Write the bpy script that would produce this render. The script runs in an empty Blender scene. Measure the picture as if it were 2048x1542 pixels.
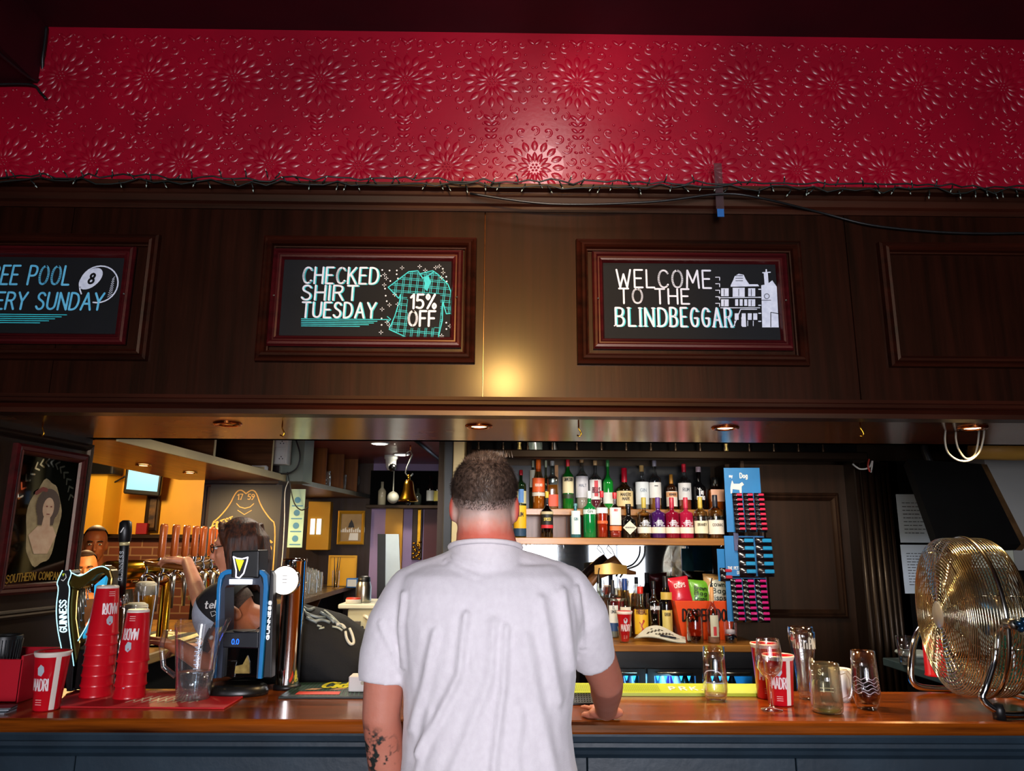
import bpy, math, random
from mathutils import Vector, Matrix
random.seed(7)
PI = math.pi
R = math.radians
S = bpy.context.scene
COL = S.collection
# ---------------------------------------------------------------- camera
H = 1.62
FPX = 1480.0
cd = bpy.data.cameras.new('camera')
cam = bpy.data.objects.new('camera', cd)
COL.objects.link(cam)
cd.sensor_fit = 'HORIZONTAL'
cd.sensor_width = 36.0
cd.lens = 36.0 * FPX / 2048.0
cd.clip_start = .05
CR = Matrix.Rotation(R(-.6), 3, 'Z') @ Matrix.Rotation(PI / 2 + R(12.2), 3, 'X') @ Matrix.Rotation(R(.35), 3, 'Z')
cam.matrix_world = Matrix.Translation((0, 0, H)) @ CR.to_4x4()
S.camera = cam


def ray(px, py):
    return CR @ Vector(((px - 1024) / FPX, -(py - 771) / FPX, -1))


def at(px, py, Y):
    """the point of the place seen at a pixel, on the vertical plane y = Y"""
    d = ray(px, py)
    return d * (Y / d.y) + Vector((0, 0, H))


def on(px, py, Z):
    """the point of the place seen at a pixel, on the level plane z = Z"""
    d = ray(px, py)
    return d * ((Z - H) / d.z) + Vector((0, 0, H))


# ---------------------------------------------------------------- exposure, world, daylight
vs = S.view_settings
S.display_settings.display_device = 'sRGB'
vs.view_transform = 'Standard'
vs.look = 'None'
vs.gamma = 1
vs.exposure = 0.35
vs.use_curve_mapping = False
cy = S.cycles
cy.use_denoising = True
cy.max_bounces = 10
cy.use_adaptive_sampling = True
cy.adaptive_threshold = .03
cy.diffuse_bounces = 3
cy.glossy_bounces = 4
cy.transmission_bounces = 8
cy.transparent_max_bounces = 16
cy.caustics_reflective = False
cy.caustics_refractive = False
cy.sample_clamp_indirect = 4
cy.blur_glossy = .6
W = bpy.data.worlds.new('daylight')
S.world = W
W.use_nodes = True
W.node_tree.nodes['Background'].inputs[0].default_value = (.62, .78, 1, 1)
W.node_tree.nodes['Background'].inputs[1].default_value = 1.0


def light(name, kind, loc, energy, color=(1, 1, 1), to=None, parent=None, **kw):
    l = bpy.data.lights.new(name, kind)
    l.energy = energy
    l.color = color
    for k, v in kw.items():
        setattr(l, k, v)
    o = bpy.data.objects.new(name, l)
    COL.objects.link(o)
    o.location = loc
    if to is not None:
        o.rotation_euler = (Vector(to) - Vector(loc)).to_track_quat('-Z', 'Y').to_euler()
    if parent:
        o.parent = parent
    return o


DAY = (.95, .93, 1.0)
WINS = [(-1.35, 1.05, 1.95, 5), (.3, 1.3, 2.1, 62), (1.95, 1.05, 1.95, 4)]      # x, width, height, watts
for wx, ww, wh, we in WINS:
    light('window_daylight', 'AREA', (wx, -3.64, .75 + wh / 2), we, DAY, to=(.12 if ww > 1.2 else wx, 2.5, 1.6),
          shape='RECTANGLE', size=ww, size_y=wh, spread=R(80))
# unseen lamps added to light the fascia and the red wall: (name, place, watts, colour, aim, cone)
ADDED_LAMPS = [('warm', (.0, -1.7, 3.1), 640, (1, .58, .16), (.0, 2.5, 2.24), 24), ('upper', (.18, 1.72, 3.42), 12, (1, .80, .76), (.14, 2.5, 3.1), 116)]


# ---------------------------------------------------------------- mesh helpers
class MB:
    def __init__(s, M=None):
        s.v = []; s.f = []; s.sm = []; s.M = M or Matrix()

    def add(s, vs_, fs, smooth=False):
        n = len(s.v)
        M = s.M
        s.v += [tuple(M @ Vector(p)) for p in vs_]
        s.f += [tuple(i + n for i in f) for f in fs]
        s.sm += [smooth] * len(fs)
        return s

    def box(s, x0, x1, y0, y1, z0, z1, c=0.0):
        if c <= 0:
            P = [(x, y, z) for x in (x0, x1) for y in (y0, y1) for z in (z0, z1)]
            return s.add(P, [(0, 1, 3, 2), (4, 6, 7, 5), (0, 4, 5, 1), (2, 3, 7, 6), (0, 2, 6, 4), (1, 5, 7, 3)])
        lo, hi = (x0, y0, z0), (x1, y1, z1)
        P = []; idx = {}
        for sx in (0, 1):
            for sy in (0, 1):
                for sz in (0, 1):
                    sg = (sx, sy, sz)
                    for a in range(3):
                        p = [(hi[k] if sg[k] else lo[k]) + (0 if k == a else (-c if sg[k] else c)) for k in range(3)]
                        idx[sg + (a,)] = len(P)
                        P.append(p)
        F = []
        for a in range(3):
            b, d = (a + 1) % 3, (a + 2) % 3
            for e in (0, 1):
                q = []
                for (u, w) in ((0, 0), (1, 0), (1, 1), (0, 1)):
                    sg = [0, 0, 0]; sg[a] = e; sg[b] = u; sg[d] = w
                    q.append(idx[tuple(sg) + (a,)])
                F.append(q if e else q[::-1])
            for u in (0, 1):
                for w in (0, 1):
                    def g(t, ax):
                        sg = [0, 0, 0]; sg[a] = t; sg[b] = u; sg[d] = w
                        return idx[tuple(sg) + (ax,)]
                    q = [g(0, b), g(1, b), g(1, d), g(0, d)]
                    F.append(q if u == w else q[::-1])
        for sx in (0, 1):
            for sy in (0, 1):
                for sz in (0, 1):
                    q = [idx[(sx, sy, sz, k)] for k in range(3)]
                    F.append(q if (sx + sy + sz) % 2 else q[::-1])
        return s.add(P, F)

    def lathe(s, prof, seg=20, c=(0, 0, 0), ax='z', sq=0.0, smooth=True, a0=0.0, a1=2 * PI):
        """profile of (radius, height); sq > 0 squares the section off"""
        full = abs(a1 - a0 - 2 * PI) < 1e-6
        n = seg if full else seg + 1
        P = []; F = []
        for r, h in prof:
            for i in range(n):
                a = a0 + (a1 - a0) * i / seg
                ca, sa = math.cos(a), math.sin(a)
                k = r
                if sq:
                    m = (abs(ca) ** sq + abs(sa) ** sq) ** (-1 / sq)
                    k = r * m
                x, y = k * ca, k * sa
                p = {'z': (x, y, h), 'y': (x, h, y), 'x': (h, x, y)}[ax]
                P.append((p[0] + c[0], p[1] + c[1], p[2] + c[2]))
        for j in range(len(prof) - 1):
            for i in range(seg):
                i2 = (i + 1) % n
                q = (j * n + i, j * n + i2, (j + 1) * n + i2, (j + 1) * n + i)
                F.append(q[::-1] if ax == 'y' else q)
        return s.add(P, F, smooth)

    def tube(s, pts, r, seg=8, closed=False, caps=True):
        P = [Vector(p) for p in pts]
        n = len(P)
        rs = r if isinstance(r, (list, tuple)) else [r] * n
        up = None
        V = []; F = []
        for i in range(n):
            if closed:
                t = P[(i + 1) % n] - P[i - 1]
            else:
                t = P[min(i + 1, n - 1)] - P[max(i - 1, 0)]
            if t.length < 1e-9:
                t = Vector((0, 0, 1))
            t.normalize()
            if up is None:
                up = t.orthogonal().normalized()
            up = up - t * up.dot(t)
            if up.length < 1e-6:
                up = t.orthogonal()
            up.normalize()
            b = t.cross(up)
            for k in range(seg):
                a = 2 * PI * k / seg
                V.append(P[i] + (up * math.cos(a) + b * math.sin(a)) * rs[i])
        m = n if closed else n - 1
        for i in range(m):
            i2 = (i + 1) % n
            for k in range(seg):
                k2 = (k + 1) % seg
                F.append((i * seg + k, i * seg + k2, i2 * seg + k2, i2 * seg + k))
        if caps and not closed:
            F.append(tuple(range(seg))[::-1])
            F.append(tuple((n - 1) * seg + k for k in range(seg)))
        return s.add(V, F, True)

    def prism(s, poly, y0, y1, fn=None):
        """outline in (x, z) given thickness along y"""
        n = len(poly)
        V = [(x, y0, z) for x, z in poly] + [(x, y1, z) for x, z in poly]
        ar = sum(poly[i][0] * poly[(i + 1) % n][1] - poly[(i + 1) % n][0] * poly[i][1] for i in range(n))
        F = [tuple(range(n)), tuple(range(n, 2 * n))[::-1]] + [(i, i + n, (i + 1) % n + n, (i + 1) % n) for i in range(n)]
        if ar < 0:
            F = [f[::-1] for f in F]
        return s.add(V, F)

    def ell(s, c, r, seg=14, rings=9):
        if not isinstance(r, (tuple, list)):
            r = (r, r, r)
        P = [(c[0], c[1], c[2] - r[2])]
        F = []
        for j in range(1, rings):
            t = -PI / 2 + PI * j / rings
            for i in range(seg):
                a = 2 * PI * i / seg
                P.append((c[0] + r[0] * math.cos(t) * math.cos(a), c[1] + r[1] * math.cos(t) * math.sin(a), c[2] + r[2] * math.sin(t)))
        P.append((c[0], c[1], c[2] + r[2]))
        for i in range(seg):
            F.append((0, 1 + (i + 1) % seg, 1 + i))
            for j in range(rings - 2):
                a = 1 + j * seg + i; b = 1 + j * seg + (i + 1) % seg
                F.append((a, b, b + seg, a + seg))
            a = 1 + (rings - 2) * seg
            F.append((a + i, a + (i + 1) % seg, len(P) - 1))
        return s.add(P, F, True)

    def grid(s, fn, nu, nv, smooth=True, flip=False):
        P = [fn(i / nu, j / nv) for j in range(nv + 1) for i in range(nu + 1)]
        F = []
        for j in range(nv):
            for i in range(nu):
                a = j * (nu + 1) + i
                q = (a, a + 1, a + nu + 2, a + nu + 1)
                F.append(q[::-1] if flip else q)
        return s.add(P, F, smooth)

    def mould(s, x0, x1, z0, z1, prof, y=0.0):
        """mitred moulding round a rectangle that faces -y; profile of (inset, height above the surface)"""
        P = []; F = []
        for d, h in prof:
            P += [(x0 + d, y - h, z0 + d), (x1 - d, y - h, z0 + d), (x1 - d, y - h, z1 - d), (x0 + d, y - h, z1 - d)]
        for j in range(len(prof) - 1):
            for i in range(4):
                i2 = (i + 1) % 4
                F.append((j * 4 + i, j * 4 + i2, j * 4 + 4 + i2, j * 4 + 4 + i))
        return s.add(P, F)

    def loft(s, rings, caps=True, smooth=True, closed=False):
        n = len(rings[0])
        V = [p for r_ in rings for p in r_]
        F = []
        for j in range(len(rings) - 1):
            for i in range(n if not closed else n):
                i2 = (i + 1) % n
                F.append((j * n + i, j * n + i2, j * n + n + i2, j * n + n + i))
        if caps:
            F.append(tuple(range(n))[::-1])
            F.append(tuple((len(rings) - 1) * n + i for i in range(n)))
        return s.add(V, F, smooth)

    def lay(s, P):
        """one flat face of a drawing, each a hair above the last so that overlapping strokes stay clean"""
        P = [Vector(p) for p in P]
        n = (P[1] - P[0]).cross(P[2] - P[1])
        if n.length > 0:
            s.k = (getattr(s, 'k', 0) + 1) % 29
            n = n.normalized() * (s.k * 2.2e-5)
            P = [p + n for p in P]
        return s.add(P, [tuple(range(len(P)))])

    def stroke(s, pts, w, fn, cap=True):
        """a flat ribbon along a polyline in (u, v); fn places (u, v) in space"""
        for (a, b) in zip(pts[:-1], pts[1:]):
            dx, dy = b[0] - a[0], b[1] - a[1]
            L = math.hypot(dx, dy)
            if L < 1e-9:
                continue
            nx, ny = -dy / L * w / 2, dx / L * w / 2
            k = max(1, int(L / .03))
            for j in range(k):
                p = (a[0] + dx * j / k, a[1] + dy * j / k); q = (a[0] + dx * (j + 1) / k, a[1] + dy * (j + 1) / k)
                s.lay([fn(p[0] - nx, p[1] - ny), fn(q[0] - nx, q[1] - ny), fn(q[0] + nx, q[1] + ny), fn(p[0] + nx, p[1] + ny)])
        if cap:
            for p in pts:
                s.dot(p, w / 2, fn, 8)
        return s

    def dot(s, p, r, fn, n=10, ry=None):
        ry = ry or r
        s.lay([fn(p[0] + r * math.cos(2 * PI * k / n), p[1] + ry * math.sin(2 * PI * k / n)) for k in range(n)])
        return s

    def fill(s, poly, fn):
        ar = sum(poly[i][0] * poly[(i + 1) % len(poly)][1] - poly[(i + 1) % len(poly)][0] * poly[i][1] for i in range(len(poly)))
        if ar < 0:
            poly = poly[::-1]
        s.lay([fn(u, v) for u, v in poly])
        return s

    def mesh(s, name):
        me = bpy.data.meshes.new(name)
        me.from_pydata(s.v, [], s.f)
        me.polygons.foreach_set('use_smooth', s.sm)
        me.update()
        return me

    def build(s, name, m, parent=None, label=None, bevel=0, kind=None):
        o = bpy.data.objects.new(name, s.mesh(name))
        COL.objects.link(o)
        if m is not None:
            o.data.materials.append(m)
        if parent is not None:
            o.parent = parent
        if label:
            o['label'] = label
        if kind:
            o['kind'] = kind
        if bevel:
            b = o.modifiers.new('bevel', 'BEVEL')
            b.width = bevel; b.segments = 2; b.limit_method = 'ANGLE'
        return o


def thing(name, label, cat, loc=(0, 0, 0), rz=0.0, group=None):
    o = bpy.data.objects.new(name, None)
    o.empty_display_size = .05
    COL.objects.link(o)
    o.location = loc
    o.rotation_euler = (0, 0, rz)
    return tag(o, label, cat, group)


def tag(o, label, cat, group=None):
    o['label'] = label
    o['category'] = cat
    if group:
        o['group'] = group
    return o


def struct(o):
    o['kind'] = 'structure'
    return o


def copy_tree(o, parent=None, label=None):
    c = o.copy()
    COL.objects.link(c)
    if parent is not None:
        c.parent = parent
    if label:
        c['label'] = label
    for ch in list(o.children):
        copy_tree(ch, c)
    return c


def lerp(a, b, t):
    return a + (b - a) * t


def smooth_line(pts, it=2, lim=75):
    for _ in range(it):
        out = [pts[0]]
        for i in range(1, len(pts) - 1):
            a, b, c = pts[i - 1], pts[i], pts[i + 1]
            u = math.atan2(b[1] - a[1], b[0] - a[0]); w = math.atan2(c[1] - b[1], c[0] - b[0])
            d = abs((w - u + PI) % (2 * PI) - PI)
            if R(4) < d < R(lim):
                out += [(lerp(b[0], a[0], .25), lerp(b[1], a[1], .25)), (lerp(b[0], c[0], .25), lerp(b[1], c[1], .25))]
            else:
                out.append(b)
        out.append(pts[-1])
        pts = out
    return pts


GL = {
    'A': (.62, '0,0 .31,1 .62,0|.12,.36 .5,.36'), 'B': (.55, '0,0 0,1 .32,1 .48,.92 .5,.75 .42,.58 .3,.53 0,.53|.3,.53 .48,.46 .56,.28 .5,.08 .34,0 0,0'),
    'C': (.56, '.56,.82 .46,.96 .28,1 .1,.88 0,.5 .1,.12 .28,0 .46,.04 .56,.18'), 'D': (.58, '0,0 0,1 .25,1 .48,.87 .58,.5 .48,.13 .25,0 0,0'),
    'E': (.46, '.46,1 0,1 0,0 .46,0|0,.52 .38,.52'), 'F': (.44, '.44,1 0,1 0,0|0,.52 .36,.52'),
    'G': (.6, '.56,.82 .46,.96 .28,1 .1,.88 0,.5 .1,.12 .28,0 .46,.03 .57,.16 .57,.45 .34,.45'), 'H': (.55, '0,0 0,1|.55,0 .55,1|0,.52 .55,.52'),
    'I': (.0, '0,0 0,1'), 'J': (.4, '.4,1 .4,.2 .3,.02 .15,0 0,.14'), 'K': (.54, '0,0 0,1|.5,1 0,.42|.16,.6 .54,0'), 'L': (.44, '0,1 0,0 .44,0'),
    'M': (.7, '0,0 .06,1 .35,.3 .64,1 .7,0'), 'N': (.56, '0,0 0,1 .56,0 .56,1'), 'O': (.62, '.31,1 .1,.9 0,.5 .1,.1 .31,0 .52,.1 .62,.5 .52,.9 .31,1'),
    'P': (.5, '0,0 0,1 .32,1 .48,.9 .5,.72 .44,.54 .3,.47 0,.47'), 'Q': (.62, '.31,1 .1,.9 0,.5 .1,.1 .31,0 .52,.1 .62,.5 .52,.9 .31,1|.4,.2 .62,-.06'),
    'R': (.54, '0,0 0,1 .32,1 .48,.9 .5,.74 .44,.58 .3,.51 0,.51|.28,.51 .54,0'), 'S': (.5, '.48,.84 .4,.96 .25,1 .1,.95 .03,.8 .08,.64 .25,.54 .42,.44 .5,.26 .42,.06 .25,0 .1,.03 0,.17'),
    'T': (.56, '0,1 .56,1|.28,1 .28,0'), 'U': (.56, '0,1 0,.28 .08,.08 .28,0 .48,.08 .56,.28 .56,1'), 'V': (.58, '0,1 .29,0 .58,1'),
    'W': (.8, '0,1 .2,0 .4,.75 .6,0 .8,1'), 'X': (.56, '0,0 .56,1|0,1 .56,0'), 'Y': (.58, '0,1 .29,.48 .58,1|.29,.48 .29,0'), 'Z': (.5, '0,1 .5,1 0,0 .5,0'),
    '0': (.5, '.25,1 .06,.88 0,.5 .06,.12 .25,0 .44,.12 .5,.5 .44,.88 .25,1'), '1': (.22, '0,.78 .2,1 .2,0'), '2': (.5, '0,.8 .1,.96 .28,1 .44,.92 .48,.74 .4,.52 0,0 .5,0'),
    '3': (.5, '0,.9 .25,1 .45,.9 .45,.68 .2,.54 .45,.44 .5,.22 .38,.04 .2,0 0,.1'), '4': (.5, '.4,0 .4,1 0,.3 .5,.3'), '5': (.48, '.46,1 .06,1 .03,.56 .24,.62 .42,.52 .48,.3 .4,.08 .22,0 0,.08'),
    '6': (.5, '.42,.98 .15,.7 0,.32 .08,.06 .25,0 .44,.08 .5,.3 .4,.5 .22,.52 .02,.34'), '7': (.48, '0,1 .48,1 .18,0'),
    '8': (.5, '.25,1 .08,.92 .05,.74 .14,.58 .25,.53 .42,.44 .5,.26 .42,.06 .25,0 .08,.06 0,.26 .08,.44 .25,.53 .36,.58 .45,.74 .42,.92 .25,1'),
    '9': (.5, '.48,.66 .28,.48 .08,.56 0,.74 .08,.94 .25,1 .44,.92 .5,.68 .35,.3 .1,0'), '%': (.7, '.6,1 .1,0|.12,1 .02,.9 .02,.76 .12,.66 .22,.76 .22,.9 .12,1|.58,.34 .48,.24 .48,.1 .58,0 .68,.1 .68,.24 .58,.34'),
    '&': (.6, '.6,0 .12,.74 .16,.95 .3,1 .42,.9 .4,.7 .06,.4 0,.18 .14,0 .36,.04 .58,.36'), '.': (.02, '0,0 .02,.03'), "'": (.05, '.04,1 0,.8'), '-': (.34, '0,.48 .34,.48'), '/': (.4, '0,0 .4,1'),
    'a': (.44, '.42,.6 .42,0|.42,.4 .3,.62 .12,.6 0,.32 .1,.04 .26,0 .42,.2'), 'c': (.4, '.4,.5 .25,.62 .06,.5 0,.3 .08,.06 .24,0 .4,.1'), 'd': (.44, '.42,1 .42,0|.42,.4 .3,.62 .12,.6 0,.32 .1,.04 .26,0 .42,.2'),
    'e': (.42, '.02,.32 .42,.34 .36,.56 .2,.64 .05,.52 0,.3 .08,.06 .22,0 .4,.1'), 'f': (.3, '.3,.95 .16,1 .1,.8 .1,0|0,.6 .28,.6'), 'g': (.44, '.42,.6 .42,-.1 .28,-.28 .05,-.22|.42,.4 .3,.62 .12,.6 0,.32 .1,.04 .26,0 .42,.2'),
    'h': (.4, '0,1 0,0|0,.35 .16,.6 .32,.58 .4,.4 .4,0'), 'i': (.03, '0,.6 0,0|0,.84 .02,.86'), 'k': (.38, '0,1 0,0|.36,.6 0,.25|.12,.36 .38,0'), 'l': (.0, '0,1 0,0'), 'm': (.66, '0,.6 0,0|0,.35 .14,.6 .28,.55 .33,.4 .33,0|.33,.35 .47,.6 .6,.55 .66,.4 .66,0'),
    'n': (.4, '0,.6 0,0|0,.35 .16,.6 .32,.58 .4,.4 .4,0'), 'o': (.44, '.22,.62 .05,.52 0,.3 .05,.08 .22,0 .39,.08 .44,.3 .39,.52 .22,.62'), 'p': (.42, '0,.6 0,-.3|0,.4 .14,.62 .3,.6 .42,.32 .32,.04 .16,0 0,.2'),
    'r': (.28, '0,.6 0,0|0,.35 .12,.58 .28,.6'), 's': (.36, '.34,.52 .2,.62 .05,.56 .04,.4 .2,.32 .34,.22 .34,.06 .18,0 0,.08'), 't': (.3, '.12,.9 .12,.1 .2,0 .3,.04|0,.62 .28,.62'), 'u': (.4, '0,.6 0,.16 .12,0 .26,.02 .4,.25|.4,.6 .4,0'),
    'w': (.6, '0,.6 .15,0 .3,.5 .45,0 .6,.6'), 'x': (.38, '0,.6 .38,0|.38,.6 0,0'), 'y': (.4, '0,.6 .2,0|.4,.6 .1,-.3'), ' ': (.3, ''),
}


def text(mb, txt, fn, h, w, width=None, serif=False, gap=.2, u0=0.0, v0=0.0, slant=0.0, align=0.0, sx=1.0):
    """stroke lettering, height h, pen width w, laid out from (u0, v0) by fn(u, v)"""
    x = 0.0; items = []
    for ch in txt:
        gw, st = GL[ch]
        items.append((x, st))
        x += gw + gap
    total = (x - gap)
    k = (width / (total * h)) if width else sx
    off = -align * total * k * h
    for x0, st in items:
        for pl in st.split('|'):
            if not pl:
                continue
            q = [tuple(float(t) for t in p.split(',')) for p in pl.split()]
            if len(q) > 2:
                q = smooth_line(q)
            pts = [(u0 + off + ((x0 + a) * k + slant * b) * h, v0 + b * h) for a, b in q]
            mb.stroke(pts, w, fn)
            if serif and len(pts) > 1:
                for e, nb in ((0, 1), (-1, -2)):
                    p, o = pts[e], pts[nb]
                    if abs(p[1] - o[1]) > .5 * abs(p[0] - o[0]):
                        mb.stroke([(p[0] - .13 * h * k, p[1]), (p[0] + .13 * h * k, p[1])], w * .6, fn, cap=False)


def xz(x0, z0, y):
    """(u, v) onto an upright plane that faces -y"""
    return lambda u, v: (x0 + u, y, z0 + v)


def cone_map(r0, z0, r1, z1, a0=-PI / 2, up=1, c=(0, 0)):
    """(u, v) wrapped round an upright cone, a0 the angle of u = 0"""
    def fn(u, v):
        z = z0 + v if up > 0 else z0 - v
        t = (z - z0) / (z1 - z0) if z1 != z0 else 0
        rr = r0 + (r1 - r0) * t
        a = a0 + up * u / max(rr, 1e-4)
        return (c[0] + rr * math.cos(a), c[1] + rr * math.sin(a), z)
    return fn


# ---------------------------------------------------------------- materials
def hx(s):
    s = s.lstrip('#')
    f = lambda c: c / 12.92 if c <= .04045 else ((c + .055) / 1.055) ** 2.4
    return tuple(f(int(s[i:i + 2], 16) / 255) for i in (0, 2, 4)) + (1,)


MATS = {}


def newmat(name):
    m = bpy.data.materials.new(name)
    m.use_nodes = True
    nt = m.node_tree
    return m, nt, nt.nodes['Principled BSDF']


def mat(name, c, rough=.5, metal=0.0, c2=None, scale=8.0, bump=0.0, bscale=None, coat=0.0, emit=None, es=1.0, stretch=(1, 1, 1), sheen=0.0, spec=.5, sss=0.0, alpha=1.0, contrast=1.0):
    """plain procedural surface: noise between two tones, noise bump"""
    if name in MATS:
        return MATS[name]
    m, nt, b = newmat(name)
    MATS[name] = m
    c = hx(c) if isinstance(c, str) else c
    N, L = nt.nodes, nt.links
    tc = N.new('ShaderNodeTexCoord'); mp = N.new('ShaderNodeMapping')
    mp.inputs['Scale'].default_value = stretch
    L.new(tc.outputs['Object'], mp.inputs[0])
    nz = N.new('ShaderNodeTexNoise')
    nz.inputs['Scale'].default_value = scale; nz.inputs['Detail'].default_value = 4
    L.new(mp.outputs[0], nz.inputs['Vector'])
    if c2 is None:
        c2 = tuple(x * .86 for x in c[:3]) + (1,)
    else:
        c2 = hx(c2) if isinstance(c2, str) else c2
    rp = N.new('ShaderNodeValToRGB')
    rp.color_ramp.elements[0].position = .5 - .22 / contrast; rp.color_ramp.elements[1].position = .5 + .22 / contrast
    rp.color_ramp.elements[0].color = c2; rp.color_ramp.elements[1].color = c
    L.new(nz.outputs['Fac'], rp.inputs[0])
    L.new(rp.outputs[0], b.inputs['Base Color'])
    b.inputs['Roughness'].default_value = rough
    b.inputs['Metallic'].default_value = metal
    b.inputs['Coat Weight'].default_value = coat
    b.inputs['Specular IOR Level'].default_value = spec
    if sheen:
        b.inputs['Sheen Weight'].default_value = sheen
    if sss:
        b.inputs['Subsurface Weight'].default_value = sss
        b.inputs['Subsurface Radius'].default_value = (.01, .004, .002)
    if alpha < 1:
        b.inputs['Alpha'].default_value = alpha
    if emit:
        b.inputs['Emission Color'].default_value = hx(emit) if isinstance(emit, str) else emit
        b.inputs['Emission Strength'].default_value = es
    if bump:
        n2 = nz
        if bscale:
            n2 = N.new('ShaderNodeTexNoise'); n2.inputs['Scale'].default_value = bscale; n2.inputs['Detail'].default_value = 5
            L.new(mp.outputs[0], n2.inputs['Vector'])
        bp = N.new('ShaderNodeBump')
        bp.inputs['Strength'].default_value = bump; bp.inputs['Distance'].default_value = .01
        L.new(n2.outputs['Fac'], bp.inputs['Height'])
        L.new(bp.outputs[0], b.inputs['Normal'])
    return m


def wood(name, dark, lite, along='x', rough=.35, coat=.3, scale=1.0, bump=.08, grain=26, spec=.5):
    if name in MATS:
        return MATS[name]
    st = {'x': (1.2, grain, grain), 'y': (grain, 1.2, grain), 'z': (grain, grain, 1.2)}[along]
    m, nt, b = newmat(name)
    MATS[name] = m
    N, L = nt.nodes, nt.links
    tc = N.new('ShaderNodeTexCoord'); mp = N.new('ShaderNodeMapping')
    mp.inputs['Scale'].default_value = tuple(k * scale for k in st)
    L.new(tc.outputs['Object'], mp.inputs[0])
    nz = N.new('ShaderNodeTexNoise'); nz.inputs['Scale'].default_value = 1; nz.inputs['Detail'].default_value = 6; nz.inputs['Roughness'].default_value = .62
    L.new(mp.outputs[0], nz.inputs['Vector'])
    rp = N.new('ShaderNodeValToRGB')
    rp.color_ramp.elements[0].position = .3; rp.color_ramp.elements[1].position = .72
    rp.color_ramp.elements[0].color = hx(dark); rp.color_ramp.elements[1].color = hx(lite)
    L.new(nz.outputs['Fac'], rp.inputs[0])
    n2 = N.new('ShaderNodeTexNoise'); n2.inputs['Scale'].default_value = 2.2; n2.inputs['Detail'].default_value = 3
    L.new(tc.outputs['Object'], n2.inputs['Vector'])
    mx = N.new('ShaderNodeMix'); mx.data_type = 'RGBA'; mx.blend_type = 'MULTIPLY'
    mx.inputs[0].default_value = .55
    L.new(rp.outputs[0], mx.inputs[6]); L.new(n2.outputs['Fac'], mx.inputs[7])
    L.new(mx.outputs[2], b.inputs['Base Color'])
    b.inputs['Roughness'].default_value = rough
    b.inputs['Coat Weight'].default_value = coat; b.inputs['Coat Roughness'].default_value = .17
    b.inputs['Specular IOR Level'].default_value = spec
    b.inputs['Specular Tint'].default_value = (1, .72, .48, 1); b.inputs['Coat Tint'].default_value = (1, .85, .7, 1)
    mr = N.new('ShaderNodeMapRange'); mr.inputs['To Min'].default_value = rough - .08; mr.inputs['To Max'].default_value = rough + .14
    L.new(n2.outputs['Fac'], mr.inputs[0]); L.new(mr.outputs[0], b.inputs['Roughness'])
    bp = N.new('ShaderNodeBump'); bp.inputs['Strength'].default_value = bump; bp.inputs['Distance'].default_value = .006
    L.new(nz.outputs['Fac'], bp.inputs['Height']); L.new(bp.outputs[0], b.inputs['Normal'])
    return m


def glass(name, tint='#ffffff', refl=.9, rough=.02, body=0.0, bc='#ffffff', blend=.42):
    """thin clear wall: what shows through it, tinted, plus its Fresnel sheen"""
    if name in MATS:
        return MATS[name]
    m, nt, b = newmat(name)
    MATS[name] = m
    N, L = nt.nodes, nt.links
    N.remove(b)
    out = N['Material Output']
    tr = N.new('ShaderNodeBsdfTransparent'); gl = N.new('ShaderNodeBsdfGlossy'); lw = N.new('ShaderNodeLayerWeight'); mx = N.new('ShaderNodeMixShader')
    nz = N.new('ShaderNodeTexNoise'); nz.inputs['Scale'].default_value = 14
    rp = N.new('ShaderNodeMapRange'); rp.inputs['To Min'].default_value = rough; rp.inputs['To Max'].default_value = rough + .04
    L.new(nz.outputs['Fac'], rp.inputs[0]); L.new(rp.outputs[0], gl.inputs['Roughness'])
    tr.inputs[0].default_value = hx(tint)
    gl.inputs[0].default_value = (refl, refl, refl, 1)
    lw.inputs['Blend'].default_value = blend
    mr = N.new('ShaderNodeMapRange'); mr.inputs['To Min'].default_value = .10; mr.inputs['To Max'].default_value = .95
    L.new(lw.outputs['Facing'], mr.inputs[0])
    pw = N.new('ShaderNodeMath'); pw.operation = 'POWER'; pw.inputs[1].default_value = 1.25
    L.new(mr.outputs[0], pw.inputs[0])
    L.new(pw.outputs[0], mx.inputs[0]); L.new(tr.outputs[0], mx.inputs[1]); L.new(gl.outputs[0], mx.inputs[2])
    last = mx
    if body:
        df = N.new('ShaderNodeBsdfDiffuse'); df.inputs[0].default_value = hx(bc)
        m2 = N.new('ShaderNodeMixShader'); m2.inputs[0].default_value = body
        L.new(mx.outputs[0], m2.inputs[1]); L.new(df.outputs[0], m2.inputs[2])
        last = m2
    L.new(last.outputs[0], out.inputs[0])
    return m


def glow(name, c, s):
    if name in MATS:
        return MATS[name]
    m, nt, b = newmat(name)
    MATS[name] = m
    N, L = nt.nodes, nt.links
    c = hx(c)
    b.inputs['Base Color'].default_value = c
    nz = N.new('ShaderNodeTexNoise'); nz.inputs['Scale'].default_value = 5
    mr = N.new('ShaderNodeMapRange'); mr.inputs['To Min'].default_value = s * .92; mr.inputs['To Max'].default_value = s * 1.08
    L.new(nz.outputs['Fac'], mr.inputs[0]); L.new(mr.outputs[0], b.inputs['Emission Strength'])
    b.inputs['Emission Color'].default_value = c
    return m


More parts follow.
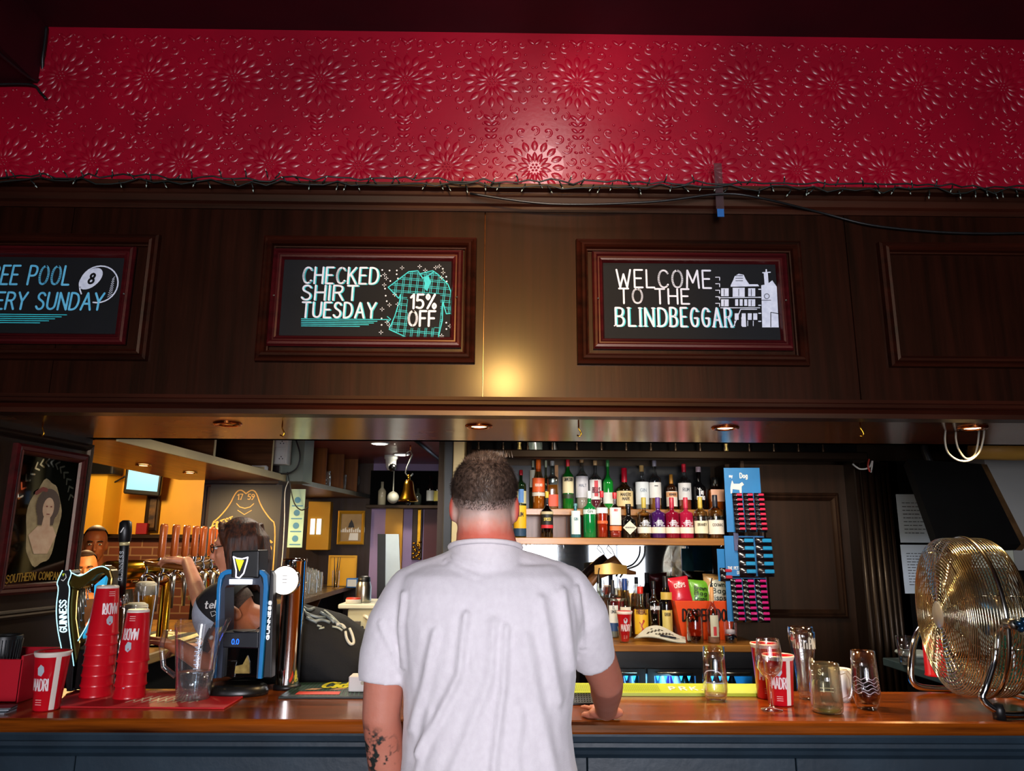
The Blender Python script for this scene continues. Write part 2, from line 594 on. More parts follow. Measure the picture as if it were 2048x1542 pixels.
def brick(name, c1, c2, mortar, bw=.22, bh=.075, axis='XZ'):
    m, nt, b = newmat(name)
    N, L = nt.nodes, nt.links
    tc = N.new('ShaderNodeTexCoord'); sp = N.new('ShaderNodeSeparateXYZ'); cb = N.new('ShaderNodeCombineXYZ')
    L.new(tc.outputs['Object'], sp.inputs[0])
    L.new(sp.outputs['X' if axis[0] == 'X' else 'Y'], cb.inputs[0]); L.new(sp.outputs['Z'], cb.inputs[1])
    br = N.new('ShaderNodeTexBrick')
    br.inputs['Color1'].default_value = hx(c1); br.inputs['Color2'].default_value = hx(c2); br.inputs['Mortar'].default_value = hx(mortar)
    br.inputs['Scale'].default_value = 1; br.inputs['Brick Width'].default_value = bw; br.inputs['Row Height'].default_value = bh; br.inputs['Mortar Size'].default_value = .006
    L.new(cb.outputs[0], br.inputs['Vector']); L.new(br.outputs['Color'], b.inputs['Base Color'])
    b.inputs['Roughness'].default_value = .6
    return m


M_RED = mat('red_gloss_paint', '#98001f', .36, c2='#80001a', scale=3, bump=.05, bscale=60, coat=.16)
M_CEIL = mat('maroon_ceiling_paint', '#3a000d', .6, c2='#2c000a', scale=4, spec=.3)
M_FASC = wood('dark_mahogany', '#100401', '#2e1008', 'x', .40, .14, bump=.12, spec=.12)
M_FASCZ = wood('dark_mahogany_upright', '#100401', '#2e1008', 'z', .40, .14, bump=.12, spec=.12)
M_MOULD = wood('mahogany_moulding', '#170704', '#3c140a', 'x', .38, .15, bump=.03, spec=.35)
M_SIGNFR = wood('red_mahogany_frame', '#28060b', '#541218', 'x', .3, .3, bump=.03, spec=.3)
M_SOFF = wood('soffit_mahogany', '#5a2a0c', '#a4601e', 'x', .2, .6, bump=.05)
M_TOP = wood('varnished_counter_wood', '#381604', '#b05a12', 'x', .2, .5, bump=.06)
M_BLUE = mat('blue_grey_paint', '#22323e', .4, c2='#18242e', scale=5, bump=.08, bscale=40)
M_OAK = wood('honey_oak', '#8a521c', '#c98a3c', 'x', .35, .3)
M_BROWN = wood('brown_wood', '#4a2412', '#84502c', 'x', .4, .2)
M_BLACKW = wood('black_stained_wood', '#0c0706', '#20120c', 'z', .42, .1)
M_NAVYW = wood('blue_black_wood', '#14151f', '#2a2a38', 'z', .4, .3)
M_YEL = mat('ochre_wall_paint', '#d8a024', .6, c2='#c8921c', scale=3)
M_CREAM = mat('cream_paint', '#d8c490', .55, scale=5)
M_BLK = mat('black_plastic', '#0a0a0b', .4, c2='#141415', scale=20)
M_BLKM = mat('matt_black', '#030303', .85, c2='#050505', scale=10, spec=.12)
M_WHITE = mat('white_plastic', '#e6e6e0', .4, scale=6)
M_CHROME = mat('chrome', '#e8e8ea', .08, 1.0, scale=9)
M_STEEL = mat('brushed_steel', '#b8b4a8', .28, 1.0, scale=30)
M_BRASS = mat('polished_brass', '#d09a2c', .2, 1.0, c2='#b47f1c', scale=12)
M_COPPER = mat('polished_copper', '#e08a48', .16, 1.0, c2='#c86c30', scale=10)
M_MIRROR = mat('silvered_mirror', '#d8dcdc', .03, 1.0, scale=3)
M_CHALK = mat('chalkboard_black', '#0d0e11', .7, c2='#08090b', scale=9, bump=.03, spec=.2)
M_WCH = mat('white_chalk', '#dfe3ee', .7, c2='#c4cada', scale=60, emit='#dfe3ee', es=0.0)
M_TEAL = mat('teal_chalk', '#2cc4cc', .7, c2='#24a8b4', scale=60)
M_SKYCH = mat('pale_blue_chalk', '#6cc4e4', .7, c2='#4aa8d0', scale=60)


G_CLEAR = glass('clear_glass')
G_WINE = glass('wine_glass_wall', blend=.56, refl=1.0)
G_SHELF = glass('shelf_glass', body=.13, bc='#d0d8d0', blend=.5)
G_PLAST = glass('clear_plastic', '#f8f8f8', .8, .05, .02, '#e8e8f0')


# ================================================================ the room
Y0 = 2.5          # the panelled fascia and the red wall above the bar
ZS = 2.06         # soffit over the counter
ZC = 1.10         # counter top
mb = MB(); mb.box(-6.5, 4, -3.6, 8.2, -.1, 0)
struct(mb.build('floor', wood('floor_boards', '#241409', '#4a2c16', 'y', .5, .1)))
mb = MB(); mb.box(-3.1, 3.4, -3.6, 2.62, 3.55, 3.65)
struct(mb.build('ceiling', M_CEIL))
mb = MB(); mb.box(-6.5, 3.4, 3.22, 8.2, 2.40, 2.5)
struct(mb.build('ceiling_bar', mat('oxblood_ceiling', '#8e2c2a', .4, c2='#722020', scale=3, coat=.2)))
mb = MB(); mb.box(-3.2, -3.1, -3.6, 2.62, 0, 3.65); struct(mb.build('wall_left', M_CEIL))
mb = MB(); mb.box(3.4, 3.5, -3.6, 8.2, 0, 3.65); struct(mb.build('wall_right', mat('brown_panel_wall', '#2a1812', .5, scale=4)))
# rear wall with three windows, behind the camera
mb = MB()
xs = -3.2
for wx, ww, wh, we in WINS:
    mb.box(xs, wx - ww / 2, -3.6, -3.5, 0, 3.65)
    mb.box(wx - ww / 2, wx + ww / 2, -3.6, -3.5, 0, .75)
    mb.box(wx - ww / 2, wx + ww / 2, -3.6, -3.5, .75 + wh, 3.65)
    xs = wx + ww / 2
mb.box(xs, 3.5, -3.6, -3.5, 0, 3.65)
struct(mb.build('wall_rear', brick('brown_brick', '#4a2a1a', '#3a2014', '#1a120e')))
for i, (wx, ww, wh, we) in enumerate(WINS):
    o = MB().mould(wx - ww / 2, wx + ww / 2, .75, .75 + wh, [(0, 0), (0, .06), (.05, .06), (.05, 0)], -3.47)
    o.box(wx - .015, wx + .015, -3.53, -3.48, .75, .75 + wh).box(wx - ww / 2, wx + ww / 2, -3.53, -3.48, 1.72, 1.76)
    struct(o.build('window_%d' % (i + 1), M_BLACKW))

# red embossed wall: raised flowers, scrolls and beads in the painted paper
mb = MB(); mb.box(-3.1, 3.4, Y0, Y0 + .12, 2.86, 3.6)


def petal(x, z, a, L, w, h=.0042):
    n = 6
    ca, sa = math.cos(a), math.sin(a)
    V = []; F = []
    st = [(0, .15), (.2, .75), (.5, 1), (.78, .72), (1, .06)]
    for t, k in st:
        for s_, hh in ((-1, 0), (-.72, .9), (0, 1), (.72, .9), (1, 0)):
            u = t * L; q = s_ * k * w
            e = min(1, min(t, 1 - t) * 6 + .1)
            V.append((x + u * ca - q * sa, Y0 - h * hh * e - .0002, z + u * sa + q * ca))
    for i in range(4):
        for j in range(4):
            p = i * 5 + j
            F.append((p, p + 1, p + 6, p + 5)[::-1])
    mb.add(V, F, True)


def bead(x, z, r, h=.004):
    V = [(x, Y0 - h, z)]; F = []
    for j, (k, hh) in enumerate(((.6, .75), (1, 0))):
        for i in range(8):
            V.append((x + r * k * math.cos(i * PI / 4), Y0 - h * hh - .0002, z + r * k * math.sin(i * PI / 4)))
    for i in range(8):
        i2 = (i + 1) % 8
        F.append((0, 1 + i, 1 + i2)[::-1]); F.append((1 + i, 9 + i, 9 + i2, 1 + i2)[::-1])
    mb.add(V, [f[::-1] for f in F], True)


def scroll(x, z, a, r, flip=1, h=.004):
    pts = []
    for i in range(10):
        t = i / 9
        th = a + flip * t * 4.6
        rr = r * (1 - .72 * t)
        pts.append((x + rr * math.cos(th), z + rr * math.sin(th), r * (.2 + .16 * t)))
    V = []; F = []
    for i, (px, pz, w) in enumerate(pts):
        q = pts[min(i + 1, 9)]; p = pts[max(i - 1, 0)]
        dx, dz = q[0] - p[0], q[1] - p[1]
        L = math.hypot(dx, dz) or 1
        nx, nz = -dz / L * w, dx / L * w
        V += [(px - nx, Y0 - .0002, pz - nz), (px, Y0 - h, pz), (px + nx, Y0 - .0002, pz + nz)]
    for i in range(9):
        for j in range(2):
            F.append((i * 3 + j, i * 3 + j + 1, i * 3 + j + 4, i * 3 + j + 3)[::-1])
    mb.add(V, F, True)
    bead(pts[-1][0], pts[-1][1], r * .26)


def motif(cx, cz):
    ok = lambda z: 2.885 < z < 3.55
    for i in range(7):
        bead(cx + .013 * math.cos(i * PI / 3) * (i > 0), cz + .013 * math.sin(i * PI / 3) * (i > 0), .0048)
    for i in range(14):
        a = 2 * PI * (i + .5) / 14
        if ok(cz + .06 * math.sin(a)):
            petal(cx + .022 * math.cos(a), cz + .022 * math.sin(a), a, .042, .0095, .0024)
    for i in range(16):
        a = 2 * PI * i / 16
        x, z = cx + .066 * math.cos(a), cz + .066 * math.sin(a)
        if ok(z + .06 * math.sin(a)):
            petal(x, z, a, .045, .0135, .0024); bead(cx + .118 * math.cos(a), cz + .118 * math.sin(a), .004)
    for i in range(18):
        a = 2 * PI * (i + .5) / 18
        x, z = cx + .142 * math.cos(a), cz + .142 * math.sin(a) * 1.08
        if ok(z - .02) and ok(z + .02):
            scroll(x, z, a + PI, .0205, 1 if math.cos(a) > 0 else -1)
        x, z = cx + .166 * math.cos(a + .17), cz + .18 * math.sin(a + .17)
        if ok(z):
            bead(x, z, .0055)
    for k in range(4):       # the leafy stem below
        z = cz - .16 - k * .026
        for sg in (-1, 1):
            if ok(z) and ok(z + .03):
                petal(cx, z, PI / 2 - sg * 1.0, .036 - .003 * k, .0085)
    for sg in (-1, 1):
        z = cz - .262
        if ok(z - .02):
            scroll(cx + sg * .02, z, PI / 2, .017, -sg); bead(cx + sg * .012, z - .03, .005)


for row, cz in enumerate((2.985, 3.34)):
    for i in range(-7, 8):
        cx = .105 + .325 * i + (0 if row == 0 else .1625)
        if -2.3 < cx < 2.5:
            motif(cx, cz)
for i in range(-14, 15):     # top border of short leaves
    x = .105 + .1625 * i
    if -2.2 < x < 2.4:
        for sg in (-1, 1):
            petal(x, 3.5, PI / 2 - sg * .9, .035, .008); scroll(x + sg * .05, 3.5, 0, .018, sg)
struct(mb.build('wall_bar', M_RED))
mb = MB(); mb.box(-3.1, -1.762, -3.5, Y0 - .002, 3.305, 3.56)
struct(mb.build('trim_5', M_CEIL))

# ---------------------------------------------------------------- fascia over the bar
mb = MB()
sx = [-3.1, -1.56, -.075, 1.235, 3.4]
for a, b in zip(sx[:-1], sx[1:]):
    mb.box(a + .0012, b - .0012, Y0, Y0 + .04, 2.05, 2.88, .001)
struct(mb.build('trim_1', M_FASCZ))


def run(name, prof, m, x0=-3.1, x1=3.4):
    """a moulding that runs along x; profile of (y, z)"""
    n = len(prof)
    V = [(x0, y, z) for y, z in prof] + [(x1, y, z) for y, z in prof]
    F = [(i, (i + 1) % n, (i + 1) % n + n, i + n)[::-1] for i in range(n)] + [tuple(range(n)), tuple(range(n, 2 * n))[::-1]]
    o = MB().add(V, F).build(name, m)
    return struct(o)


run('trim_2', [(Y0, 2.805), (Y0 - .008, 2.805), (Y0 - .012, 2.812), (Y0 - .012, 2.822), (Y0 - .02, 2.83), (Y0 - .03, 2.85), (Y0 - .034, 2.855), (Y0 - .034, 2.868), (Y0 - .06, 2.872), (Y0 - .062, 2.888), (Y0, 2.888)], M_MOULD)
run('trim_3', [(Y0, 2.118), (Y0 - .012, 2.118), (Y0 - .014, 2.106), (Y0 - .026, 2.1), (Y0 - .028, 2.088), (Y0 - .022, 2.084), (Y0 - .04, 2.078), (Y0 - .05, 2.062), (Y0 - .05, 2.046), (Y0 + .02, 2.046), (Y0 + .04, 2.118)], M_MOULD)
PROF = [(0, 0), (.002, .02), (.01, .026), (.016, .02), (.02, .03), (.028, .034), (.034, .026), (.038, .012), (.042, .01), (.044, 0)]
for n, (x0, x1) in enumerate(((-1.99, -1.234), (-.864, -.103), (.252, 1.062), (1.343, 2.2))):
    o = MB().mould(x0, x1, 2.235, 2.699, PROF, Y0).build('trim_%d' % (n + 6), M_MOULD)
    struct(o)
# soffit
mb = MB()
for k, x in enumerate([-3.1, 3.4][:1]):
    mb.box(-3.1, 3.4, Y0 + .04, 3.2, ZS, ZS + .05)
mb.box(-3.1, 3.4, 3.16, 3.2, ZS, 2.5).box(-3.1, 3.4, Y0 + .02, Y0 + .12, ZS + .05, 2.87)
struct(mb.build('ceiling_soffit', M_SOFF))

# ---------------------------------------------------------------- chalkboards
FRP = [(0, 0), (.0, .012), (.006, .022), (.014, .024), (.02, .016), (.025, .016), (.028, .02), (.034, .018), (.04, .006), (.042, 0)]


def chalkboard(x0, x1, label):
    z0, z1 = 2.291, 2.652
    t = thing('chalkboard', label, 'sign', ((x0 + x1) / 2, Y0, z0))
    w = x1 - x0; h = z1 - z0
    MB().box(-w / 2, w / 2, -.006, 0, 0, h).build('board', M_CHALK, t)
    MB().mould(-w / 2, w / 2, 0, h, FRP, -.002).build('frame', M_SIGNFR, t)
    for sg in (-1, 1):
        MB().lathe([(.004, 0), (.0035, .002), (0, .003)], 10, (0, 0, 0), 'y').build('screw', M_STEEL, t).location = (sg * (w / 2 - .018), -.024, h / 2)
        t.children[-1].rotation_euler = (0, 0, PI)
    return t, w, h


t, w, h = chalkboard(-1.95, -1.314, 'chalkboard sign reading FREE POOL EVERY SUNDAY beside a pool ball drawing')
fy = lambda y=-.0075: (lambda u, v: (u, y, v))
px = lambda p: (p[0] - t.location.x, p[1] - t.location.z)
L = lambda x, y: px((at(x, y, Y0).x, at(x, y, Y0).z))
mb = MB()
for tx, xr, ys in (('FREE POOL', 139, (534, 571)), ('EVERY SUNDAY', 205, (588, 621))):
    e = L(xr, ys[1]); e2 = L(xr, ys[0])
    text(mb, tx, fy(), e2[1] - e[1], .0075, width=.445 if tx[0] == 'E' else .31, u0=e[0], v0=e[1], align=1, slant=.06, gap=.22)
mb.build('lettering', M_SKYCH, t, 'pale blue hand lettering')
mb = MB()
for k, xr in enumerate((136, 125, 112, 100, 82)):
    e = L(xr, 631 + k * 4)
    mb.stroke([(-.31, e[1]), (e[0], e[1])], .0032, fy())
mb.build('underline', M_TEAL, t, 'teal chalk lines')
mb = MB()
c = L(200, 570); rr = L(238, 570)[0] - c[0]
mb.stroke([(c[0] + rr * math.cos(a), c[1] + rr * 1.02 * math.sin(a)) for a in [R(-100 + 12 * i) for i in range(27)]], .005, fy())
d = L(184, 559)
mb.fill([(d[0] + .038 * math.cos(a) + .012 * math.sin(a), d[1] + .04 * math.sin(a) + .006 * math.cos(a)) for a in [2 * PI * i / 24 for i in range(24)]], fy())
for k in range(9):
    e = L(217 + k * 1.2, 596 - k * 4.4)
    mb.stroke([e, (e[0] + .016 - .001 * k, e[1] + .012)], .0016, fy(), cap=False)
mb.build('drawing', M_WCH, t, 'white chalk pool ball')
mb = MB(); text(mb, '8', fy(-.009), .036, .008, u0=d[0] + .001, v0=d[1] - .018, align=.5, slant=.2)
mb.build('ball_number', M_CHALK, t, 'black figure 8 on the ball')

t, w, h = chalkboard(-.828, -.152, 'chalkboard sign reading CHECKED SHIRT TUESDAY with a teal checked shirt')
mb = MB(); m2 = MB()
for tx, (xa, xb), (ya, yb) in (('CHECKED', (606, 758), (535, 569)), ('SHIRT', (604, 716), (571, 602)), ('TUESDAY', (604, 752), (605, 637))):
    e, g = L(xa, yb), L(xb, ya)
    text(mb, tx, fy(-.0082), (g[1] - e[1]) * .9, .0066, width=g[0] - e[0], u0=e[0], v0=e[1] + .002, gap=.24, slant=.02)
    text(m2, tx, fy(-.0072), (g[1] - e[1]) * .9, .0062, width=g[0] - e[0], u0=e[0] + .004, v0=e[1] + .001, gap=.24, slant=.02)
mb.build('lettering', M_WCH, t, 'white hand lettering')
for k in range(5):
    e, g = L(604, 639 + 3.5 * k), L((778, 755, 748, 738, 720)[k], 639 + 3.5 * k)
    m2.stroke([e, (g[0], e[1])], .0028, fy())
e = L(782, 640); m2.stroke([(e[0] - .012, e[1] + .01), e, (e[0] - .012, e[1] - .01)], .003, fy())
SH = [(777, 576), (818, 545), (836, 543), (840, 549), (866, 543), (876, 550), (896, 570), (904, 590), (905, 628), (893, 629), (886, 605), (885, 642), (877, 676), (812, 675), (779, 660), (790, 634), (800, 603), (802, 590), (798, 598), (777, 576)]
m2.stroke([L(x, y) for x, y in SH], .0035, fy())


def inside(x, y, poly):
    k = False
    for (x1, y1), (x2, y2) in zip(poly, poly[1:] + poly[:1]):
        if (y1 > y) != (y2 > y) and x < (x2 - x1) * (y - y1) / (y2 - y1) + x1:
            k = not k
    return k


def hatch(m_, dx, off, vert):
    for k in range(-4, 40):
        for d_ in (0, 3.2):
            run_ = []
            for s_ in range(0, 150, 3):
                x, y = (772 + k * dx + d_ + (s_ - 75) * -.12, 540 + s_) if vert else (770 + s_, 528 + k * dx + d_ + s_ * .08)
                ok_ = inside(x, y, SH) and not (816 < x < 879 and 590 < y < 656)
                if ok_:
                    run_.append(L(x, y))
                if (not ok_ or s_ > 146) and run_:
                    if len(run_) > 1:
                        m_.stroke([run_[0], run_[-1]], .0016, fy(-.0073), cap=False)
                    run_ = []


hatch(m2, 14, 0, True); hatch(m2, 13, 0, False)
m2.fill([L(x, y) for x, y in ((848, 556), (858, 554), (862, 566), (855, 584), (848, 578), (850, 568))], fy(-.0079))
m2.stroke([L(x, y) for x, y in ((840, 549), (846, 558), (858, 552), (868, 545))], .004, fy(-.0079))
m2.build('drawing', M_TEAL, t, 'teal chalk shirt, shading and arrow')
mb = MB()
for tx, (xa, xb), (ya, yb) in (('15%', (822, 873), (591, 618)), ('OFF', (817, 871), (624, 653))):
    e, g = L(xa, yb), L(xb, ya)
    text(mb, tx, fy(-.0086), g[1] - e[1], .008, width=g[0] - e[0], u0=e[0], v0=e[1], gap=.2)
mb.build('offer_lettering', M_WCH, t, 'white 15% OFF lettering')
mb = MB()
rs = random.Random(3)
seen = []
for k in range(170):
    x, y = rs.uniform(762, 904), rs.uniform(533, 674)
    if inside(x, y, SH) or min(math.hypot(x - a, y - b) for a, b in SH) < 6 or (x < 775 and 560 < y < 570) or any(math.hypot(x - a, y - b) < 7 for a, b in seen):
        continue
    seen.append((x, y))
    if k % 2:
        mb.dot(L(x, y), .003, fy(), 8)
    else:
        e = L(x, y)
        for a in (0, 1, 2, 3):
            mb.stroke([(e[0] + .0022 * math.cos(a * PI / 2), e[1] + .0022 * math.sin(a * PI / 2)), (e[0] + .0075 * math.cos(a * PI / 2), e[1] + .0075 * math.sin(a * PI / 2))], .002, fy(), cap=False)
mb.build('sparkles', M_WCH, t, 'white chalk dots and stars')

t, w, h = chalkboard(.309, 1.009, 'chalkboard sign reading WELCOME TO THE, with a white drawn building')
mb = MB(); m2 = MB()
for tx, (xa, xb), (ya, yb), sf in (('WELCOME', (1233, 1419), (543, 576), False), ('TO THE', (1238, 1376), (580, 608), False), ('BLIND', (1231, 1332), (618, 653), True), ('BEGGAR', (1340, 1460), (618, 654), True)):
    e, g = L(xa, yb), L(xb, ya)
    text(mb, tx, fy(-.0082), g[1] - e[1], .0066 if not sf else .0072, width=g[0] - e[0], u0=e[0], v0=e[1], gap=.24 if not sf else .34, serif=sf)
    if sf:
        text(m2, tx, fy(-.0072), g[1] - e[1], .0062, width=g[0] - e[0], u0=e[0] + .0045, v0=e[1] - .001, gap=.34, serif=True)
mb.build('lettering', M_WCH, t, 'white hand lettering')
m2.build('letter_shading', M_TEAL, t, 'teal shading behind the bottom line')
mb = MB()
fil = lambda P: mb.fill([L(x, y) for x, y in P], fy())
lin = lambda P, w_=.003: mb.stroke([L(x, y) for x, y in P], w_, fy())
# plain gabled pub front and a chimney block at its side
fil([(1521, 572), (1533, 570), (1543, 562), (1552, 575), (1556, 656), (1523, 656)])
fil([(1526, 548), (1534, 546), (1536, 572), (1528, 575)]); lin([(1531, 541), (1531, 549)], .005); lin([(1524, 547), (1539, 546)], .004)
fil([(1460, 572), (1465, 562), (1468, 554), (1476, 549), (1486, 551), (1490, 560), (1497, 570), (1514, 570), (1517, 574), (1460, 575)])
for a, b in ((1441, 1456), (1495, 1509)):
    fil([(a, 578), (b, 578), (b, 594), (a, 594)]); fil([(a, 600), (b, 600), (b, 614), (a, 614)])
fil([(1464, 577), (1488, 577), (1488, 595), (1464, 595)]); lin([(1436, 597), (1518, 596)]); lin([(1440, 617), (1518, 617)])
for k in range(5):
    lin([(1430, 556 + k * 13), (1438, 556 + k * 13), (1438, 562 + k * 13)], .0028)
    lin([(1516, 580 + k * 16), (1520, 580 + k * 16)], .004)
for x in (1469, 1478, 1487):
    fil([(x, 600), (x + 6, 600), (x + 6, 613), (x, 613)])
for x in (1468, 1482, 1494, 1505):
    fil([(x, 628), (x + 8, 628), (x + 8, 641), (x, 641)]); lin([(x, 643), (x, 653)], .0024)
lin([(1466, 654), (1480, 620), (1512, 620)], .003); fil([(1481, 636), (1490, 636), (1491, 655), (1483, 655)])
mb.build('drawing', M_WCH, t, 'white chalk building')
mb = MB()
lin([(1532 + 5 * math.cos(a), 594 + 5 * math.sin(a)) for a in [PI * k / 6 for k in range(13)]], .002); lin([(1521, 602), (1540, 602)], .002)
lin([(1540, 655), (1540, 626), (1556, 629)], .0025)
for x in (1447, 1501, 1476):
    lin([(x, 580), (x, 593)], .002); lin([(x, 602), (x, 613)], .002)
for k in range(3):
    lin([(1470, 553 + 5 * k), (1484, 553 + 5 * k)], .002)
for v in mb.v and range(len(mb.v)):
    mb.v[v] = (mb.v[v][0], -.0086, mb.v[v][2])
mb.build('window_lines', M_CHALK, t, 'black gaps in the drawn building')

# ---------------------------------------------------------------- counter the man leans on
t = thing('bar_counter', 'varnished wooden bar counter with dark blue-grey panelled front', 'bar counter', (0, 2.41, 0))
mb = MB()
n = [(0, 1.068), (.004, 1.062), (.02, 1.06), (.485, 1.06), (.485, ZC), (.012, ZC), (.004, 1.096), (0, 1.088)]
V = [(-1.77, y, z) for y, z in n] + [(3.35, y, z) for y, z in n]
F = [(i, (i + 1) % 8, (i + 1) % 8 + 8, i + 8) for i in range(8)] + [tuple(range(8))[::-1], tuple(range(8, 16))]
mb.add(V, F).build('counter_top', M_TOP, t, 'glossy brown wooden top')
m2 = MB()
for a, b in ((-1.77, -1.3), (-1.297, .262), (.265, .905), (.908, 3.35)):
    m2.box(a, b, .05, .09, 0, .985, .002)
    m2.box(a + .1, b - .1, .044, .052, .15, .88, .003)
m2.build('front_panel', M_BLUE, t, 'dark blue-grey painted boards')
prof = [(.09, 1.06), (.03, 1.06), (.026, 1.05), (.03, 1.034), (.04, 1.028), (.04, 1.016), (.03, 1.01), (.034, .998), (.05, .985), (.09, .985)]
nn = len(prof)
V = [(-1.77, y, z) for y, z in prof] + [(3.35, y, z) for y, z in prof]
MB().add(V, [(i, (i + 1) % nn, (i + 1) % nn + nn, i + nn) for i in range(nn)] + [tuple(range(nn))[::-1], tuple(range(nn, 2 * nn))]).build('front_moulding', M_BLUE, t, 'blue-grey moulding below the top')
MB().box(-1.75, 3.35, .44, .47, 0, 1.058).build('back_board', M_BLKM, t)

# ---------------------------------------------------------------- lamps
M_BULB = glow('warm_lamp_glow', '#ffd79a', 9)
M_LED = glow('cool_led_glow', '#fffbe8', 9)
WARM = (1, .66, .30)


def downlight(x, y, z, label, watts, cone=115, aim=None, bulb=True):
    t = thing('downlight', label, 'ceiling light', (x, y, z), group='brass downlights in the bar soffit')
    MB().lathe([(.032, .0), (.034, -.006), (.047, -.008), (.052, -.003), (.052, 0), (.03, 0)], 24).build('trim_ring', M_COPPER, t)
    MB().lathe([(.0, -.004), (.018, -.0045), (.03, -.002), (.03, 0)], 20).build('bulb', M_BULB if bulb else M_BRASS, t)
    if watts:
        light('downlight_beam', 'SPOT', (0, 0, -.03), watts, WARM, to=aim or (0, 0, -1), parent=t, spot_size=R(cone), spot_blend=.7, shadow_soft_size=.03)
    return t


for x, y, lb, w_ in ((-1.035, 2.75, 'unlit brass downlight over the tall black tap machine', 0), (-.095, 2.763, 'lit brass downlight straight over the man\'s head', 26),
                     (.834, 2.753, 'lit brass downlight over the tumbler and wine glass', 44), (1.745, 2.708, 'dim brass downlight above the fan with loose cables under it', 40)):
    downlight(x, y, ZS, lb, w_, bulb=w_ > 0)
for x, y, lb, w_ in ((-.93, 4.47, 'round white ceiling light behind the soffit, second from the front', 26), (-.96, 3.64, 'round white ceiling light over the barmaid, behind the soffit', 26), (-.975, 5.78, 'round white ceiling light nearer the camera of two', 22), (-.90, 6.5, 'round white ceiling light above the brass bell', 18)):  # first two are added, hidden by the soffit, to brighten the left bar
    t = thing('ceiling_light', lb, 'ceiling light', (x, y, 2.40))
    MB().lathe([(.06, -.004), (.066, -.01), (.074, -.006), (.074, 0)], 28).build('rim', M_WHITE, t)
    MB().lathe([(0, -.012), (.05, -.011), (.062, -.006)], 28).build('diffuser', M_LED, t)
    light('ceiling_light_beam', 'SPOT', (0, 0, -.05), w_, (1, .9, .72), to=(0, 0, -1), parent=t, spot_size=R(150), spot_blend=.6, shadow_soft_size=.06)

# fixtures modelled round the added lamps, out of view
for nm, loc, w_, c_, to_, cn in ADDED_LAMPS:
    t = thing('added_lamp', {'warm': 'warm narrow spotlight with black shade hanging further back in the room', 'upper': 'small ceiling spotlight near the red wall'}[nm], 'lamp', loc)
    d = (Vector(to_) - Vector(loc)).normalized()
    sh = MB(d.to_track_quat('-Z', 'Y').to_matrix().to_4x4()); sh.lathe([(.05, .10), (.09, .06), (.13, -.02), (.125, -.02), (.085, .055), (.0, .075)], 28).build('shade', M_BLK, t)
    MB().tube([(0, 0, .05), (0, 0, 3.55 - loc[2])], .006, 6).build('flex', M_BLK, t)
    light('added_lamp_beam', 'SPOT', (0, 0, 0), w_, c_, to=d, parent=t, spot_size=R(cn), spot_blend=.9, shadow_soft_size=.1)
for x in (.35, 1.15):  # a further pair added behind the soffit to light the bottles
    t = thing('ceiling_light', 'round white ceiling light over the serving aisle, %s of two' % ('left' if x < 1 else 'right'), 'ceiling light', (x, 3.62, 2.40))
    MB().lathe([(.06, -.004), (.066, -.01), (.074, -.006), (.074, 0)], 28).build('rim', M_WHITE, t)
    MB().lathe([(0, -.012), (.05, -.011), (.062, -.006)], 28).build('diffuser', M_LED, t)
    light('ceiling_light_beam', 'SPOT', (0, 0, -.05), 30, (1, .9, .74), to=(0, .3, -1), parent=t, spot_size=R(150), spot_blend=.6, shadow_soft_size=.06)


# ================================================================ behind the counter
def zat(y_px, Y, x_px=1240):
    return at(x_px, y_px, Y).z


def xat(x_px, Y, y_px=1090):
    return at(x_px, y_px, Y).x


# ---- far walls and the ochre room on the left
mb = MB(); mb.box(-6.4, -2.62, 7.0, 7.1, 1.70, 2.4); mb.box(-3.78, -3.56, 6.72, 7.0, 1.70, 2.4)
struct(mb.build('wall_ochre', M_YEL))
mb = MB(); mb.box(-6.4, -2.62, 6.96, 7.06, 0, 1.66)
struct(mb.build('wall_dado', brick('dado_brick', '#6a3418', '#54260f', '#8a6a48', .2, .072)))
mb = MB(); mb.box(-6.4, -2.62, 6.9, 7.06, 1.66, 1.70, .006); struct(mb.build('trim_10', M_BLACKW))
mb = MB(); mb.box(-6.5, -6.4, 2.6, 8.2, 0, 2.4); struct(mb.build('wall_ochre_side', M_YEL))
mb = MB(); mb.box(-2.62, -2.05, 7.4, 7.5, 0, 2.4); struct(mb.build('wall_tan', mat('tan_wall', '#6a5230', .6, scale=3)))
mb = MB(); mb.box(-6.5, -1.865, 2.505, 2.61, 0, 2.045)
struct(mb.build('wall_partition', M_BLACKW))
light('ochre_room_lamp', 'POINT', (-3.1, 5.9, 2.25), 55, (1, .72, .34), shadow_soft_size=.12)

# ---- panelled reveal on the left with the pub mirror
xa, xb = Vector((-1.862, 2.62)), Vector((-1.778, 3.2))
dirv = (xb - xa).normalized(); ang = math.atan2(dirv.y, dirv.x)
LEN = (xb - xa).length
Mw = Matrix.Translation((xa.x, xa.y, 0)) @ Matrix.Rotation(ang, 4, 'Z')     # local x runs along the reveal, -y faces the bar
mb = MB(Mw)
mb.box(0, LEN, 0, .06, 0, ZS)
mb.mould(.0, LEN, 1.34, 2.035, [(0, 0), (.003, .014), (.012, .018), (.018, .012), (.024, .016), (.03, .004), (.034, 0)], 0)
struct(mb.build('wall_reveal', M_BLACKW))
t = thing('pub_mirror', 'framed decorated mirror with a woman\'s portrait on the left panelling', 'mirror', (xa.x, xa.y, 1.38), ang)
mw, mh = .385, .555
MB().mould(.16, .16 + mw, .05, .05 + mh, [(0, 0), (0, .022), (.01, .028), (.022, .024), (.026, .028), (.034, .02), (.04, .008)], 0).build('frame', M_SIGNFR, t)
MB().box(.195, .125 + mw, -.01, -.001, .085, .015 + mh).build('mirror_glass', mat('dark_mirror', '#3a3c3a', .05, 1.0, scale=3), t)
f_ = lambda u, v: (u, -.0105, v)
